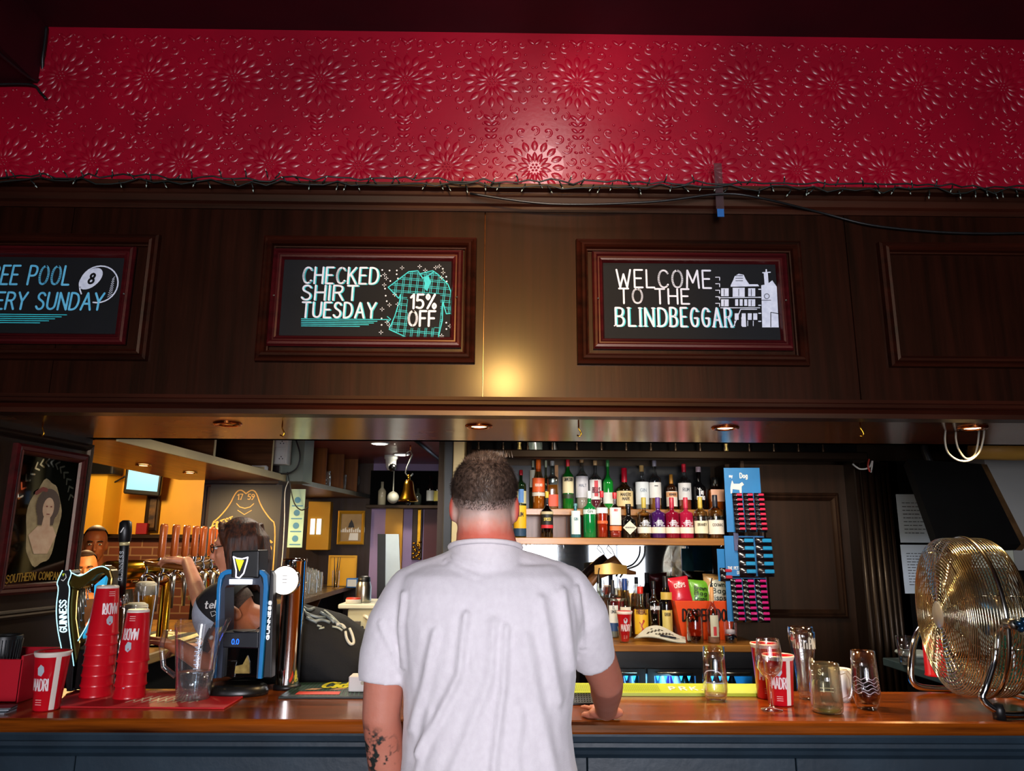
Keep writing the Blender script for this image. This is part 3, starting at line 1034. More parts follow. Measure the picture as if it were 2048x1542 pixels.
cx, cz = .16 + mw / 2, .05 + mh / 2
mb = MB()
ov = [(cx + .088 * math.cos(a) * (1 + .08 * math.sin(5 * a)), cz - .01 + .165 * math.sin(a) * (1 + .05 * math.cos(7 * a))) for a in [2 * PI * i / 40 for i in range(40)]]
mb.fill(ov, f_).build('painted_oval', mat('faded_cream_paint', '#a89468', .6, c2='#7a6440', scale=26), t, 'faded cream painted oval')
f2 = lambda u, v: (u, -.0118, v)
mb = MB()
for k in range(26):
    a = R(-60 + 300 * k / 25)
    mb.dot((cx + .012 + .047 * math.cos(a), cz + .055 + .05 * math.sin(a)), .017, f2, 9)
mb.fill([(cx - .05, cz + .07), (cx - .01, cz + .12), (cx + .04, cz + .11), (cx + .06, cz + .05), (cx + .05, cz - .02), (cx - .03, cz - .02)], f2)
mb.build('painted_hair', mat('painted_brown', '#4a3424', .6, scale=40), t, 'brown painted curls')
f3 = lambda u, v: (u, -.0126, v)
mb = MB()
mb.dot((cx + .014, cz + .045), .03, f3, 18, .042); mb.fill([(cx - .005, cz + .01), (cx + .03, cz + .01), (cx + .036, cz - .04), (cx - .012, cz - .04)], f3)
mb.fill([(cx - .07, cz - .06), (cx - .03, cz - .025), (cx + .05, cz - .025), (cx + .075, cz - .06), (cx + .04, cz - .13), (cx - .03, cz - .13)], f3)
mb.build('painted_face', mat('painted_skin', '#c8a888', .6, c2='#b89070', scale=30), t, 'pale painted face and shoulders')
f4 = lambda u, v: (u, -.0134, v)
mb = MB()
mb.dot((cx + .004, cz + .052), .005, f4, 8, .003); mb.dot((cx + .027, cz + .052), .005, f4, 8, .003); mb.stroke([(cx + .008, cz + .022), (cx + .022, cz + .022)], .004, f4)
mb.stroke([(cx - .06, cz + .1), (cx - .03, cz + .118), (cx - .01, cz + .115)], .016, f4)
mb.build('painted_features', mat('painted_red', '#7a2c1c', .6, scale=30), t, 'red painted lips and flower')
mb = MB()
text(mb, 'SOUTHERN COMPANY', lambda u, v: (u, -.011, v - .35 * (u - cx) ** 2), .028, .0045, width=.29, u0=cx - .145, v0=.10, serif=True)
mb.build('gold_lettering', mat('old_gold_leaf', '#b08a30', .4, .6, scale=20), t, 'gold lettering')
mb = MB()
for k in range(14):      # cut flower sprays round the oval
    a = R(20 + 140 * k / 13)
    p = (cx + .13 * math.cos(a), cz + .02 + .19 * math.sin(a))
    mb.stroke([p, (p[0] + .022 * math.cos(a + .9), p[1] + .022 * math.sin(a + .9)), (p[0] + .03 * math.cos(a), p[1] + .03 * math.sin(a))], .007, f_)
mb.build('etched_spray', M_MIRROR, t, 'bright etched leaves')

# ---- gantry over the left counter
t = thing('gantry_shelf', 'wooden overhead gantry shelf running back over the left counter taps', 'overhead shelf', (-1.7, 3.24, 2.06))
gx = lambda yy: lerp(0, .14, (yy - 3.24) / 2.06)
V = []
for z in (0, .035):
    V += [(-.6, 0, z), (0, 0, z), (.14, 2.06, z), (-.6, 2.06, z)]
F = [(0, 3, 2, 1), (4, 5, 6, 7), (0, 1, 5, 4), (1, 2, 6, 5), (2, 3, 7, 6), (3, 0, 4, 7)]
MB().add(V, F).build('shelf_board', wood('gantry_wood', '#5a2e0c', '#a0601c', 'y', .3, .4), t)
V = []
for z in (-.004, .04):
    V += [(.001, 0, z), (.012, 0, z), (.152, 2.06, z), (.141, 2.06, z)]
MB().add(V, F).build('edge_strip', M_CREAM, t, 'pale worn edge strip')
MB().box(-.58, -.55, 0, 2.06, .035, .33).build('back_board', M_BLKM, t)
for yy in (.95, 1.82):
    MB().box(-.55, gx(3.24 + yy) - .005, yy, yy + .012, .035, .33).build('divider', M_BROWN, t)
    MB().box(gx(3.24 + yy) - .006, gx(3.24 + yy), yy - .002, yy + .014, .035, .33).build('divider_edge', M_CREAM, t)
for x, y, lb in ((287, 930, 'small downlight under the gantry beside the television'), (380, 945, 'small downlight under the gantry by the pillar')):
    p = on(x, y, 2.058)
    q = thing('gantry_downlight', lb, 'ceiling light', p)
    MB().lathe([(.028, 0), (.03, -.006), (.042, -.006), (.044, 0)], 20).build('trim_ring', M_BRASS, q)
    MB().lathe([(0, -.004), (.028, -.003)], 16).build('bulb', M_BULB, q)
    light('gantry_beam', 'SPOT', (0, 0, -.03), 34, WARM, to=(.1, .1, -1), parent=q, spot_size=R(174), spot_blend=.6, shadow_soft_size=.03)
# pillar with the stout sign
mb = MB(); mb.box(-2.12, -1.60, 5.3, 5.62, 0, 2.4)
mb.mould(-2.12, -1.60, 1.1, 2.04, [(0, 0), (.004, .012), (.014, .016), (.022, .01), (.028, 0)], 5.3)
struct(mb.build('pillar', M_NAVYW))
mb = MB(); mb.box(-1.60, -1.44, 5.34, 5.6, 2.06, 2.4); struct(mb.build('pillar_casing', mat('grey_green_steel', '#8a9488', .35, .7, scale=5)))
t = thing('stout_sign', 'black pub sign with gold border, FINEST lettering and 1759 at its top', 'sign', (at(485, 1060, 5.27).x, 5.298, 1.30))
t.scale = (1.2, 1, 1.16); t.location.z = 1.27
MB().box(-.21, .21, -.016, 0, 0, .655).build('board', mat('sign_black', '#1c1c22', .5, scale=6), t)
f_ = lambda u, v: (u, -.0168, v)
mb = MB()
arch = [(-.19, .02), (-.19, .42), (-.15, .45), (-.09, .53), (-.06, .61), (-.03, .625), (0, .60), (.03, .625), (.06, .61), (.09, .53), (.15, .45), (.19, .42), (.19, .02)]
mb.stroke(smooth_line(arch), .007, f_)
mb.stroke([(-.05, .54), (-.03, .52), (0, .512), (.03, .52), (.05, .54)], .005, f_); mb.stroke([(-.04, .5), (0, .475), (.04, .5)], .004, f_)
text(mb, '17', f_, .032, .005, u0=-.047, v0=.565, serif=True); text(mb, '59', f_, .032, .005, u0=.013, v0=.565, serif=True)
text(mb, 'FINEST', lambda u, v: (u, -.0168, v + .35 * (u + .18)), .038, .007, width=.11, u0=-.178, v0=.385, serif=True)
text(mb, 'STOUT', f_, .05, .008, width=.24, u0=-.12, v0=.10, serif=True); text(mb, 'BOTTLED', f_, .045, .008, width=.30, u0=-.15, v0=.185, serif=True)
text(mb, 'GUINNESS', f_, .062, .012, width=.34, u0=-.17, v0=.26, serif=True)
mb.build('gold_lettering', mat('gold_paint', '#d8a850', .5, c2='#b88838', scale=30), t, 'gold lettering and border')
mb = MB(); text(mb, 'DUBLIN', f_, .034, .007, width=.2, u0=-.1, v0=.355)
mb.build('red_lettering', mat('sign_red', '#b0402c', .5, scale=20), t, 'dull red lettering')
t = thing('paper_banner', 'narrow pale green paper banner hanging on the dark pillar', 'banner', (at(590, 1095, 5.26).x, 5.27, at(590, 1095, 5.26).z))
mb = MB(); hh = at(590, 978, 5.26).z - t.location.z
mb.box(-.058, .045, 0, .004, 0, hh).build('sheet', mat('pale_green_paper', '#b8d4b8', .7, c2='#a0c4a8', scale=9), t)
mb = MB(); f_ = lambda u, v: (u, -.0012, v)
for k in range(4):
    mb.dot((-.006, hh * (.15 + .22 * k)), .022, f_, 12); mb.stroke([(-.04, hh * (.05 + .22 * k)), (.03, hh * (.05 + .22 * k))], .008, f_)
mb.build('print', mat('blue_green_ink', '#4a86a8', .7, scale=12), t, 'faded blue print')
# sockets and cables
t = thing('socket_bank', 'bank of white double plug sockets high on the pillar', 'plug sockets', (at(530, 928, 5.2).x, 5.2, at(530, 928, 5.2).z))
MB().box(-.14, .15, 0, .1, 0, .22, .006).build('back_box', M_WHITE, t)
for i in range(2):
    for j in range(2):
        c = (-.072 + .147 * i, .055 + .108 * j)
        q = MB().box(c[0] - .066, c[0] + .066, -.008, 0, c[1] - .047, c[1] + .047, .004).build('socket_plate', M_WHITE, t)
        MB().box(c[0] - .035, c[0] - .02, -.011, -.008, c[1] + .012, c[1] + .03, .001).box(c[0] + .02, c[0] + .035, -.011, -.008, c[1] + .012, c[1] + .03, .001).build('rocker_switch', M_WHITE, q)
        m_ = MB()
        for s_ in (-1, 1):
            for a, b in ((0, 0), (-.011, -.014), (.011, -.014)):
                m_.box(c[0] + s_ * .036 + a - .003, c[0] + s_ * .036 + a + .003, -.0088, -.0078, c[1] - .004 + b - .004, c[1] - .004 + b + .004)
        m_.build('pin_holes', M_BLK, q)
MB().box(-.125, -.06, -.04, -.008, .02, .06, .008).tube([(-.09, -.03, .02), (-.11, -.05, -.03), (-.06, -.04, -.05)], .005).build('plug', M_BLK, t)
p = at(519, 936, 5.0)
t = thing('white_adapter', 'small white plastic box lying on the gantry edge below the sockets', 'adapter', (p.x, 5.0, 2.1))
MB().box(-.055, .055, -.02, .02, 0, .035, .008).build('case', M_WHITE, t); MB().box(-.04, .04, -.0215, -.019, .008, .026, .001).build('vent_slot', M_CREAM, t)


def cable(name, label, pts, r=.005, m=M_BLK, cat='cable'):
    P = [Vector(p) for p in pts]
    out = []
    for i in range(len(P) - 1):
        a, b, c, d = P[max(i - 1, 0)], P[i], P[i + 1], P[min(i + 2, len(P) - 1)]
        for k in range(6):
            u = k / 6
            out.append(.5 * ((2 * b) + (c - a) * u + (2 * a - 5 * b + 4 * c - d) * u * u + (3 * b - a - 3 * c + d) * u ** 3))
    out.append(P[-1])
    o = MB().tube(out, r, 6).build(name, m)
    if label:
        tag(o, label, cat)
    return o


A = lambda L_, Y: [at(x, y, Y) for x, y in L_]
cable('looped_cable', 'black looped cable hanging off the pillar top', A([(592, 880), (600, 910), (594, 935), (575, 947), (548, 945), (535, 938)], 5.2), .006)
cable('drooping_cable', 'thin black cable drooping across the pale banner', A([(575, 944), (580, 970), (588, 1005), (602, 1020), (617, 1014)], 5.22), .0045)
cable('white_wire', 'thin white wire running down the dark pillar edge', A([(577, 962), (570, 985), (569, 1040), (566, 1100), (562, 1140)], 5.25), .0035, M_WHITE)
cable('wall_cable', 'thin cable looping across the ochre wall to the television', A([(186, 956), (205, 968), (225, 966), (252, 952)], 6.85), .007)

# ---- cubbyholes with glasses further back
t = thing('cubbyhole_shelf', 'brown overhead cubbyhole shelf holding glasses past the pillar', 'overhead shelf', (-1.55, 5.62, 2.06))
V = []
for z in (0, .03):
    V += [(-.42, 0, z), (.03, 0, z), (.25, 1.68, z), (-.42, 1.68, z)]
MB().add(V, F).build('shelf_board', M_BROWN, t)
V = []
for z in (-.003, .033):
    V += [(.03, 0, z), (.038, 0, z), (.258, 1.68, z), (.25, 1.68, z)]
MB().add(V, F).build('edge_strip', mat('steel_edge', '#a0a098', .3, .8, scale=9), t)
MB().box(-.44, -.42, 0, 1.68, 0, .34).build('back_board', M_BROWN, t)
for yy in (.02, .5, .92, 1.3):
    MB().box(-.42, .03 + yy * .131 - .01, yy, yy + .02, .03, .34).build('divider', wood('orange_brown_wood', '#6a3410', '#a05c20', 'z', .4, .2), t)
# far end wall
YF = 7.3
mb = MB(); mb.box(-2.05, -1.28, YF, YF + .1, 0, 2.4); struct(mb.build('wall_far', M_NAVYW))
mb = MB(); mb.box(-1.28, -.2, YF, YF + .1, 0, 2.4); struct(mb.build('wall_end', mat('mauve_wall', '#a890b8', .55, c2='#9880a8', scale=3)))
xa_, xb_ = xat(612, 7.2), xat(657, 7.2)
z0, z1 = at(630, 1100, 7.2).z, at(630, 1003, 7.2).z
mb = MB(); mb.box(xa_, xb_, 7.2, YF, z0, z1, .004); struct(mb.build('door_1', M_YEL))
for k in (0, 1):
    o = MB().box(lerp(xa_, xb_, .16 + .28 * k), lerp(xa_, xb_, .34 + .28 * k), 7.185, 7.2, lerp(z0, z1, .32), lerp(z0, z1, .64)).build('window_%d' % (4 + k), glow('frosted_pane', '#dfe8ff', 1.1)); struct(o)


def picture(name, label, px0, py0, px1, py1, Y, fm, im, cat='picture', bw=.03, extra=None):
    a, b = at(px0, py1, Y), at(px1, py0, Y)
    t = thing(name, label, cat, ((a.x + b.x) / 2, Y, (at((px0 + px1) / 2, py1, Y)).z))
    w = b.x - a.x; h = b.z - a.z
    MB().mould(-w / 2, w / 2, 0, h, [(0, 0), (0, .02), (bw * .4, .026), (bw, .012), (bw, 0)], 0).build('frame', fm, t)
    MB().box(-w / 2 + bw * .9, w / 2 - bw * .9, -.006, .0, bw * .9, h - bw * .9).build('picture_sheet', im, t)
    if extra:
        extra(t, w, h)
    return t


def bell_jar(t, w, h):
    f_ = lambda u, v: (u, -.0068, v)
    mb = MB(); mb.fill([(-.03, h * .5), (.03, h * .5), (.02, h * .62), (0, h * .74), (-.02, h * .62)], f_).build('dark_figure', M_BLK, t)
    mb = MB()
    for k in range(12):
        mb.fill([(-w * .4 + .02 * k, h * .36), (-w * .4 + .02 * k + .014, h * .36), (-w * .4 + .02 * k + .014, h * (.42 + .05 * (k % 3))), (-w * .4 + .02 * k, h * .45)], f_)
    mb.fill([(-.02, .04), (.07, .04), (.07, h * .34), (-.01, h * .34)], f_)
    mb.build('pale_shapes', M_WHITE, t)


t = picture('gold_framed_picture', 'gold framed picture on the dark wall beyond the glasses', 674, 1022, 731, 1089, 7.26, mat('gold_frame', '#d09a28', .35, .4, scale=9), mat('tan_print', '#a48858', .5, c2='#8a7044', scale=8), extra=bell_jar)
t = picture('ochre_wall_picture', 'dark framed narrow picture on the ochre wall below the television', 288, 991, 322, 1062, 6.97, M_BLACKW, mat('brown_print', '#6a4a1c', .4, c2='#2a1c0c', scale=12, contrast=2))
# yellow noticeboard
p0, p1 = at(655, 1165, 6.9), at(714, 1111, 6.9)
t = thing('yellow_board', 'plain yellow board propped on the shelf behind the glasses', 'board', ((p0.x + p1.x) / 2, 6.9, 1.255))
w, h = p1.x - p0.x, p1.z - 1.255
MB().box(-w / 2, w / 2, 0, .03, 0, h, .004).build('panel', mat('bright_ochre', '#e8aa1c', .5, scale=5), t)
MB().mould(-w / 2, w / 2, 0, h, [(0, 0), (0, .008), (.012, .008), (.012, 0)], 0).build('border', M_YEL, t)

# ---- left counters
t = thing('left_counter', 'dark left-hand bar counter under the row of beer taps', 'bar counter', (-2.05, 4.3, 0))
MB().box(-.42, .42, -1.0, .92, 1.07, 1.12, .006).build('counter_top', wood('lit_counter_wood', '#6a4a14', '#a8842c', 'y', .25, .5), t)
MB().box(-.38, .36, -1.0, .9, 0, 1.07).build('counter_base', M_BLKM, t)
t = thing('glass_shelf_counter', 'raised dark counter shelf crowded with clean glasses', 'counter', (-1.8, 6.3, 0))
V = []
for z in (1.215, 1.25):
    V += [(.21, -1.04, z), (.43, -1.04, z), (.40, .95, z), (.21, .95, z)]
MB().add(V, F).box(-.5, .21, -.66, .95, 1.215, 1.25).build('shelf_top', wood('shelf_steel_wood', '#5a4a34', '#8a7a5a', 'y', .25, .4), t)
MB().box(-.48, .3, -.66, .95, 0, 1.215).build('shelf_base', M_BLKM, t)
V = [(.30, -.35, 1.21), (.395, -.35, 1.21), (.31, -.35, 1.0), (.30, -.33, 1.21), (.395, -.33, 1.21), (.31, -.33, 1.0)]
MB().add(V, [(0, 2, 1), (3, 4, 5), (0, 1, 4, 3), (1, 2, 5, 4), (2, 0, 3, 5)]).build('bracket', M_BROWN, t)

# ---- back bar
YB = 4.3
ZB = 1.105
XL, XR = xat(905, YB, 1000), xat(1462, YB, 1000)
mb = MB(); mb.box(-.42, 3.4, 4.78, 4.88, 0, 2.5); struct(mb.build('wall_back', M_BLACKW))
mb = MB(); mb.box(xat(884, YB), XL, YB, 4.8, 0, 2.4, .006); struct(mb.build('pillar_post', mat('dark_post_paint', '#1e211e', .45, scale=6)))
mb = MB(); mb.box(XL, xat(925, YB), YB - .02, 4.6, 1.1, 2.4, .004); struct(mb.build('trim_11', M_CREAM))
zl1, zl0 = zat(1076, YB), zat(1090, YB)
YU = 4.46
zu1, zu0 = zat(1018, YU), zat(1031, YU)
t = thing('back_bar_shelf', 'honey-brown back bar shelving unit with two rows of spirit bottles', 'shelving', ((XL + XR) / 2, YB, 0))
ox = (XL + XR) / 2
hw = (XR - XL) / 2
MB().box(-hw, hw, 0, .42, zl0, zl1, .003).build('lower_shelf', M_OAK, t)
MB().box(-hw, hw - .0, .16, .42, zu0, zu1, .003).build('upper_shelf', M_OAK, t)
MB().box(-hw, hw, .36, .38, zl1, zu0).build('lower_back_panel', wood('pink_brown_wood', '#7a4a34', '#a8725a', 'z', .4, .2), t)
for x in (1100, 1140, 1250, 1345):
    MB().box(xat(x, YU) - ox - .003, xat(x, YU) - ox, .352, .36, zl1, zu0).build('panel_joint', M_BLK, t)
MB().box(-hw, hw, .40, .42, zu1, 2.117).build('upper_back_panel', mat('black_glass', '#060606', .3, scale=3, spec=.3), t)
MB().box(xat(1112, 4.6) - ox, xat(1119, 4.6) - ox, .36, .40, zu1, 2.117).build('upright', M_OAK, t)
MB().box(hw + .075, hw + .10, .03, .245, zl0, 2.117, .003).build('side_panel', M_BLACKW, t)
MB().box(-hw + .08, -hw + .11, .02, .40, ZB + .001, 2.117, .003).build('side_panel', M_OAK, t)
for x in (1057, 1123, 1447):
    m_ = MB()
    p = at(x, 1092, YB)
    m_.tube([(p.x - ox + .014 * math.cos(a), .01, zl0 - .012 + .016 * math.sin(a)) for a in [R(-60 + 30 * k) for k in range(9)]], .003, 6).build('cup_hook', M_CHROME, t)
t = thing('back_counter', 'low honey-coloured wooden back bar counter with dark cabinet below', 'counter', (ox, 4.15, 0))
xr = xat(1528, 4.15, 1290)
MB().box(-hw, xr - ox, 0, .62, ZB - .035, ZB, .003).build('counter_top', M_OAK, t)
MB().box(-hw, xr - ox, .06, .62, .985, ZB - .035).build('apron', M_BLK, t)
mb = MB(); mb.box(XL + .12, XR, 4.745, 4.775, ZB + .001, zl0 - .001)
o = mb.build('wall_mirror', M_MIRROR); struct(o)
# gallery rail with turned spindles
M_RAILD = wood('rail_dark_wood', '#080302', '#160a06', 'x', .55, 0, spec=.2)
t = thing('gallery_rail', 'dark wooden gallery rail with turned spindles above the bottles', 'rail', (0, YB, 0))
x1 = xat(1730, YB, 900)
MB().box(XL + .1, x1, -.03, .06, 2.118, 2.165, .006).build('lower_rail', M_RAILD, t)
MB().box(XL + .1, x1, -.02, .04, 2.335, 2.36, .005).build('upper_rail', M_RAILD, t)
MB().box(XL + .1, x1, .1, .14, 2.16, 2.4).build('back_board', M_BLKM, t)
sp = [(.009, 0), (.009, .02), (.004, .03), (.008, .06), (.0095, .085), (.008, .11), (.004, .14), (.009, .15), (.009, .17)]
proto = None
for k in range(15):
    x = xat(957 + 49.2 * k, YB, 890)
    if x > x1:
        break
    if proto is None:
        proto = MB().lathe(sp, 10).build('spindle', M_BLACKW, t); o = proto
    else:
        o = proto.copy(); COL.objects.link(o); o.parent = t
    o.location = (x, 0, 2.165)
# fridge under the back counter
t = thing('bottle_fridge', 'black under-counter bottle fridge with blue-lit glass doors', 'fridge', (ox, 4.2, 0))
fx0, fx1 = xat(1180, 4.2, 1350) - ox, xat(1520, 4.2, 1350) - ox
MB().box(fx0, fx1, .04, .5, 0, .06).box(fx0, fx1, .04, .5, .945, .985).box(fx0, fx1, .46, .5, .06, .945).box(fx0, fx0 + .03, .04, .46, .06, .945).box(fx1 - .03, fx1, .04, .46, .06, .945).build('cabinet', M_BLK, t)
MB().box(fx0 + .03, fx1 - .03, .44, .46, .06, .94).build('lit_back', glow('fridge_light', '#38b4f0', 3.6), t, 'blue-lit interior')
dw = (fx1 - fx0) / 3
for k in range(3):
    a = fx0 + dw * k + .006; b = a + dw - .012
    d = MB().box(a, b, 0, .03, .86, .945, .003).build('door', M_BLK, t) if False else None
    d = MB().mould(a, b, .07, .975, [(0, 0), (0, .03), (.035, .03), (.035, 0)], .035).build('door', M_BLK, t)
    MB().box(a + .03, b - .03, .018, .022, .1, .95).build('door_glass', glass('fridge_glass', '#d8ecff'), d)
    MB().tube([(a + .05, -.012, .958), (b - .05, -.012, .958)], .005).build('handle', M_STEEL, d)
for k in range(18):
    x = fx0 + .08 + (fx1 - fx0 - .16) * k / 17 + ox
    c = ('#d8e8f0', '#1a3a5a', '#b8d8e8', '#3a2060', '#e8e8f0', '#204838')[k % 6]
    o = MB().lathe([(.0, 0), (.03, 0), (.031, .13), (.026, .16), (.013, .20), (.013, .235), (0, .235)], 12).build('fridge_bottle', mat('fridge_bottle_%s' % c[1:], c, .2, coat=.5))
    o.location = (x, 4.45, .7012)
    tag(o, 'small drink bottle on the blue-lit fridge shelf', 'bottle', 'bottles inside the fridge')
MB().box(fx0 + .03, fx1 - .03, .15, .44, .69, .70).build('shelf', M_STEEL, t)
light('fridge_lamp', 'AREA', (ox + (fx0 + fx1) / 2, 4.42, .935), 8, (.35, .75, 1), to=(ox, 4.42, 0), shape='RECTANGLE', size=1.0, size_y=.1)

# ---- dark panelling on the right
YP = 4.55
mb = MB(); mb.box(XR + .05, 3.4, YP, 4.8, 0, 2.118)
a, b = at(1526, 1236, YP), at(1688, 986, YP)
mb.mould(a.x, b.x - .04, a.z, b.z, [(0, 0), (.004, .02), (.014, .026), (.02, .018), (.03, .022), (.042, .01), (.05, 0)], YP)
struct(mb.build('wall_panel', wood('dark_oak_panel', '#180b06', '#3a2216', 'z', .42, .12)))
mb = MB()
for k in range(6):
    x = xat(1733, 4.4, 1100) + .035 * k
    mb.tube([(x, 4.4 + .012 * abs(k - 2.5), 0), (x, 4.4 + .012 * abs(k - 2.5), 2.12)], .018, 10)
mb.box(xat(1725, 4.4, 1100), xat(1725, 4.4, 1100) + .26, 4.42, YP, 0, 2.13)
struct(mb.build('pillar_fluted', M_BLACKW))
mb = MB(); mb.box(xat(1775, 4.42, 1090), 3.4, 4.42, 4.5, 0, 2.13); struct(mb.build('wall_black', M_BLKM))
mb = MB(); mb.box(xat(1970, 4.3, 1000), 3.4, 4.26, 4.42, 1.5, 2.2); struct(mb.build('wall_grey', mat('grey_wall', '#8c8c88', .6, scale=3)))
for (x0, y0, x1_, y1, lb, pl) in ((1795, 987, 1872, 1085, 'printed white notice pinned on the black wall, upper of two', 9), (1806, 1088, 1880, 1187, 'printed white notice pinned on the black wall, lower of two', 12)):
    zc0 = at(x0, y1, 4.41).z; zc1 = at(x0, y0, 4.41).z
    t = thing('paper_notice', lb, 'paper notice', (at((x0 + x1_) / 2, (y0 + y1) / 2, 4.41).x, 4.417, zc0), group='notices on the black wall')
    hh = zc1 - zc0 - .004; w = .215
    MB().box(-w / 2, w / 2, -.0015, 0, 0, hh).build('sheet', mat('white_paper', '#b8c4d0', .7, scale=4), t)
    m_ = MB(); f_ = lambda u, v: (u, -.002, v)
    rs = random.Random(pl)
    for k in range(pl):
        zz = hh * (.82 - .7 * k / pl)
        x = -w * .36
        while x < w * .25 + rs.uniform(-.04, .03):
            q = rs.uniform(.01, .03)
            m_.stroke([(x, zz), (x + q, zz)], .0038, f_, cap=False); x += q + .005
    m_.build('printed_lines', M_BLK, t)
p = [at(1815, 918, 3.75), at(1962, 928, 3.75), at(2042, 1088, 3.45), at(1878, 1092, 3.45)]
t = thing('black_screen', 'large black flat screen back tilted down above the fan', 'screen', p[3])
q = [v - p[3] for v in p]
nrm = (q[1] - q[0]).cross(q[3] - q[0]).normalized() * -.05
if nrm.y < 0:
    nrm = -nrm
V = [tuple(v) for v in q] + [tuple(v + nrm) for v in q]
MB().add(V, [(3, 2, 1, 0), (4, 5, 6, 7), (0, 1, 5, 4), (1, 2, 6, 5), (2, 3, 7, 6), (3, 0, 4, 7)]).build('panel', M_BLKM, t)
e = (q[1] - q[0]).normalized() * .03
V = [q[1], q[1] + e, q[2] + e, q[2]]
V = [tuple(v) for v in V] + [tuple(v + nrm) for v in V]
MB().add(V, [(3, 2, 1, 0), (4, 5, 6, 7), (0, 1, 5, 4), (1, 2, 6, 5), (2, 3, 7, 6), (3, 0, 4, 7)]).build('edge_batten', wood('batten_wood', '#3a2a1a', '#6a5236', 'z'), t)
mid = (q[0] + q[1]) / 2 + nrm
MB().tube([mid + Vector((0, 0, -.1)), mid + Vector((0, .12, .1)), mid + Vector((0, .12, 2.398 - p[3].z - mid.z))], .018).build('bracket', M_BLK, t)


# ================================================================ bottles and things on the back bar
def flat(c, rough=.4, **k):
    return mat('tone_' + c[1:] + ('_%d' % int(rough * 100)), c, rough, scale=14, **k)


def gloss(c):
    return mat('bottle_' + c[1:], c, .08, scale=6, coat=.6)


KIND = {'std': (.60, .74, .30), 'tall': (.52, .70, .28), 'dumpy': (.50, .64, .34), 'wide': (.46, .62, .30), 'slope': (.48, .82, .36), 'gin': (.60, .68, .30), 'sq': (.62, .72, .34)}


def bottle(label, px_, yt, yb, w, Y, z, col, cap, lab=None, kind='std', clear=False, liq=None, lvl=.5, txt=(), capf=.14, group=None, pour=False, extra=None, dx=0):
    zt = at(px_, yt, Y).z
    h = zt - z
    d = -(CR.transposed() @ (Vector((at(px_, yb, Y).x, Y, z)) - Vector((0, 0, H)))).z
    r = w * d / FPX / 2
    x = at(px_, (yt + yb) / 2, Y).x + dx
    t = thing('bottle', label, 'bottle', (x, Y, z), group=group)
    if pour:
        h *= .86
    sh, nk, rn = KIND[kind]
    sq = 5 if kind == 'sq' else 0
    rn *= r
    n = 20 if not sq else 24
    prof = [(0, 0), (r * .92, 0), (r, .02 * h), (r, sh * h), (r * .95, (sh + .3 * (nk - sh)) * h), (lerp(r, rn, .6), (sh + .6 * (nk - sh)) * h), (rn * 1.08, nk * h), (rn, (nk + .03) * h), (rn, (1 - capf * .6) * h)]
    MB().lathe(prof, n, sq=sq).build('glass_body', glass('bottle_glass_' + col[1:], col) if clear else gloss(col), t)
    if liq:
        k = .93
        P = [(0, .012 * h), (r * k * .9, .012 * h), (r * k, .03 * h)] + [(min(q[0], r) * k, q[1]) for q in prof[3:8] if q[1] < lvl * h]
        if lvl <= sh:
            P.append((r * k, lvl * h))
        P.append((0, lvl * h if lvl <= sh else P[-1][1]))
        MB().lathe(P, n, sq=sq).build('liquid', mat('liquid_' + liq[1:], liq, .1, scale=3, coat=.3), t)
    MB().lathe([(rn * 1.12, (1 - capf) * h), (rn * 1.15, (1 - capf + .01) * h), (rn * 1.15, h * .99), (rn, h), (0, h)], 14).build('cap', flat(cap, .35), t)
    if pour:
        MB().lathe([(rn * .9, h), (rn * .8, h * 1.03), (rn * .4, h * 1.06)], 10).tube([(0, 0, h * 1.05), (0, -.004, h * 1.1), (.004, -.012, h / .86)], .0035, 6).build('pourer', M_BLK, t)
    if lab:
        for i, (c, v0, v1, half) in enumerate(lab):
            a0, a1 = -PI / 2 - R(half), -PI / 2 + R(half)
            e = .0006 + .0004 * i
            full = half >= 175
            MB().lathe([(r + e, v0 * h), (r + e, v1 * h)], 14 if not full else 20, a0=a0, a1=a1 if not full else a0 + 2 * PI, sq=sq).build('paper_label', flat(c, .5), t)
    for (tx, v, hh, c, wd) in txt:
        m_ = MB()
        text(m_, tx, cone_map(r + .0022, 0, r + .0022, 1), hh * h, hh * h * .17, width=wd * r, u0=-wd * r / 2, v0=v * h)
        m_.build('label_print', flat(c, .5), t)
    if extra:
        extra(t, r, h)
    return t


UY = YU + .13
LY = YB + .10
GU, GLo, GB = 'spirit bottles on the upper shelf', 'spirit bottles on the lower shelf', 'bottles standing on the back counter'


def slant_label(t, r, h):
    fn = cone_map(r + .0014, 0, r + .0014, 1)
    MB().fill([(-r * 1.1, .36 * h), (r * 1.1, .47 * h), (r * 1.1, .60 * h), (-r * 1.1, .49 * h)], fn).build('slanted_label', flat('#1e1e22'), t)


def diamond(t, r, h):
    fn = lambda u, v: (u, -r - .004, v)
    MB().prism([(0, .10 * h), (r * .95, .30 * h), (0, .50 * h), (-r * .95, .30 * h)], -r - .0035, -r + .004).build('diamond_label', flat('#d8d0b0'), t)
    m_ = MB(); text(m_, 'HENDRICKS', fn, .035 * h, .002, width=r * 1.3, u0=-r * .65, v0=.285 * h)
    m_.build('label_print', flat('#3a3a34'), t)


def tree_print(t, r, h):
    fn = cone_map(r + .0012, 0, r + .0012, 1)
    m_ = MB()
    for k, (y, wd) in enumerate(((.30, .9), (.335, .5), (.37, .65), (.40, .4), (.43, .3))):
        m_.stroke([(-r * wd, y * h), (-r * wd * .3, y * h), (r * wd * .4, y * h), (r * wd, y * h)], .004, fn)
    m_.build('white_print', flat('#e8e4e8'), t)


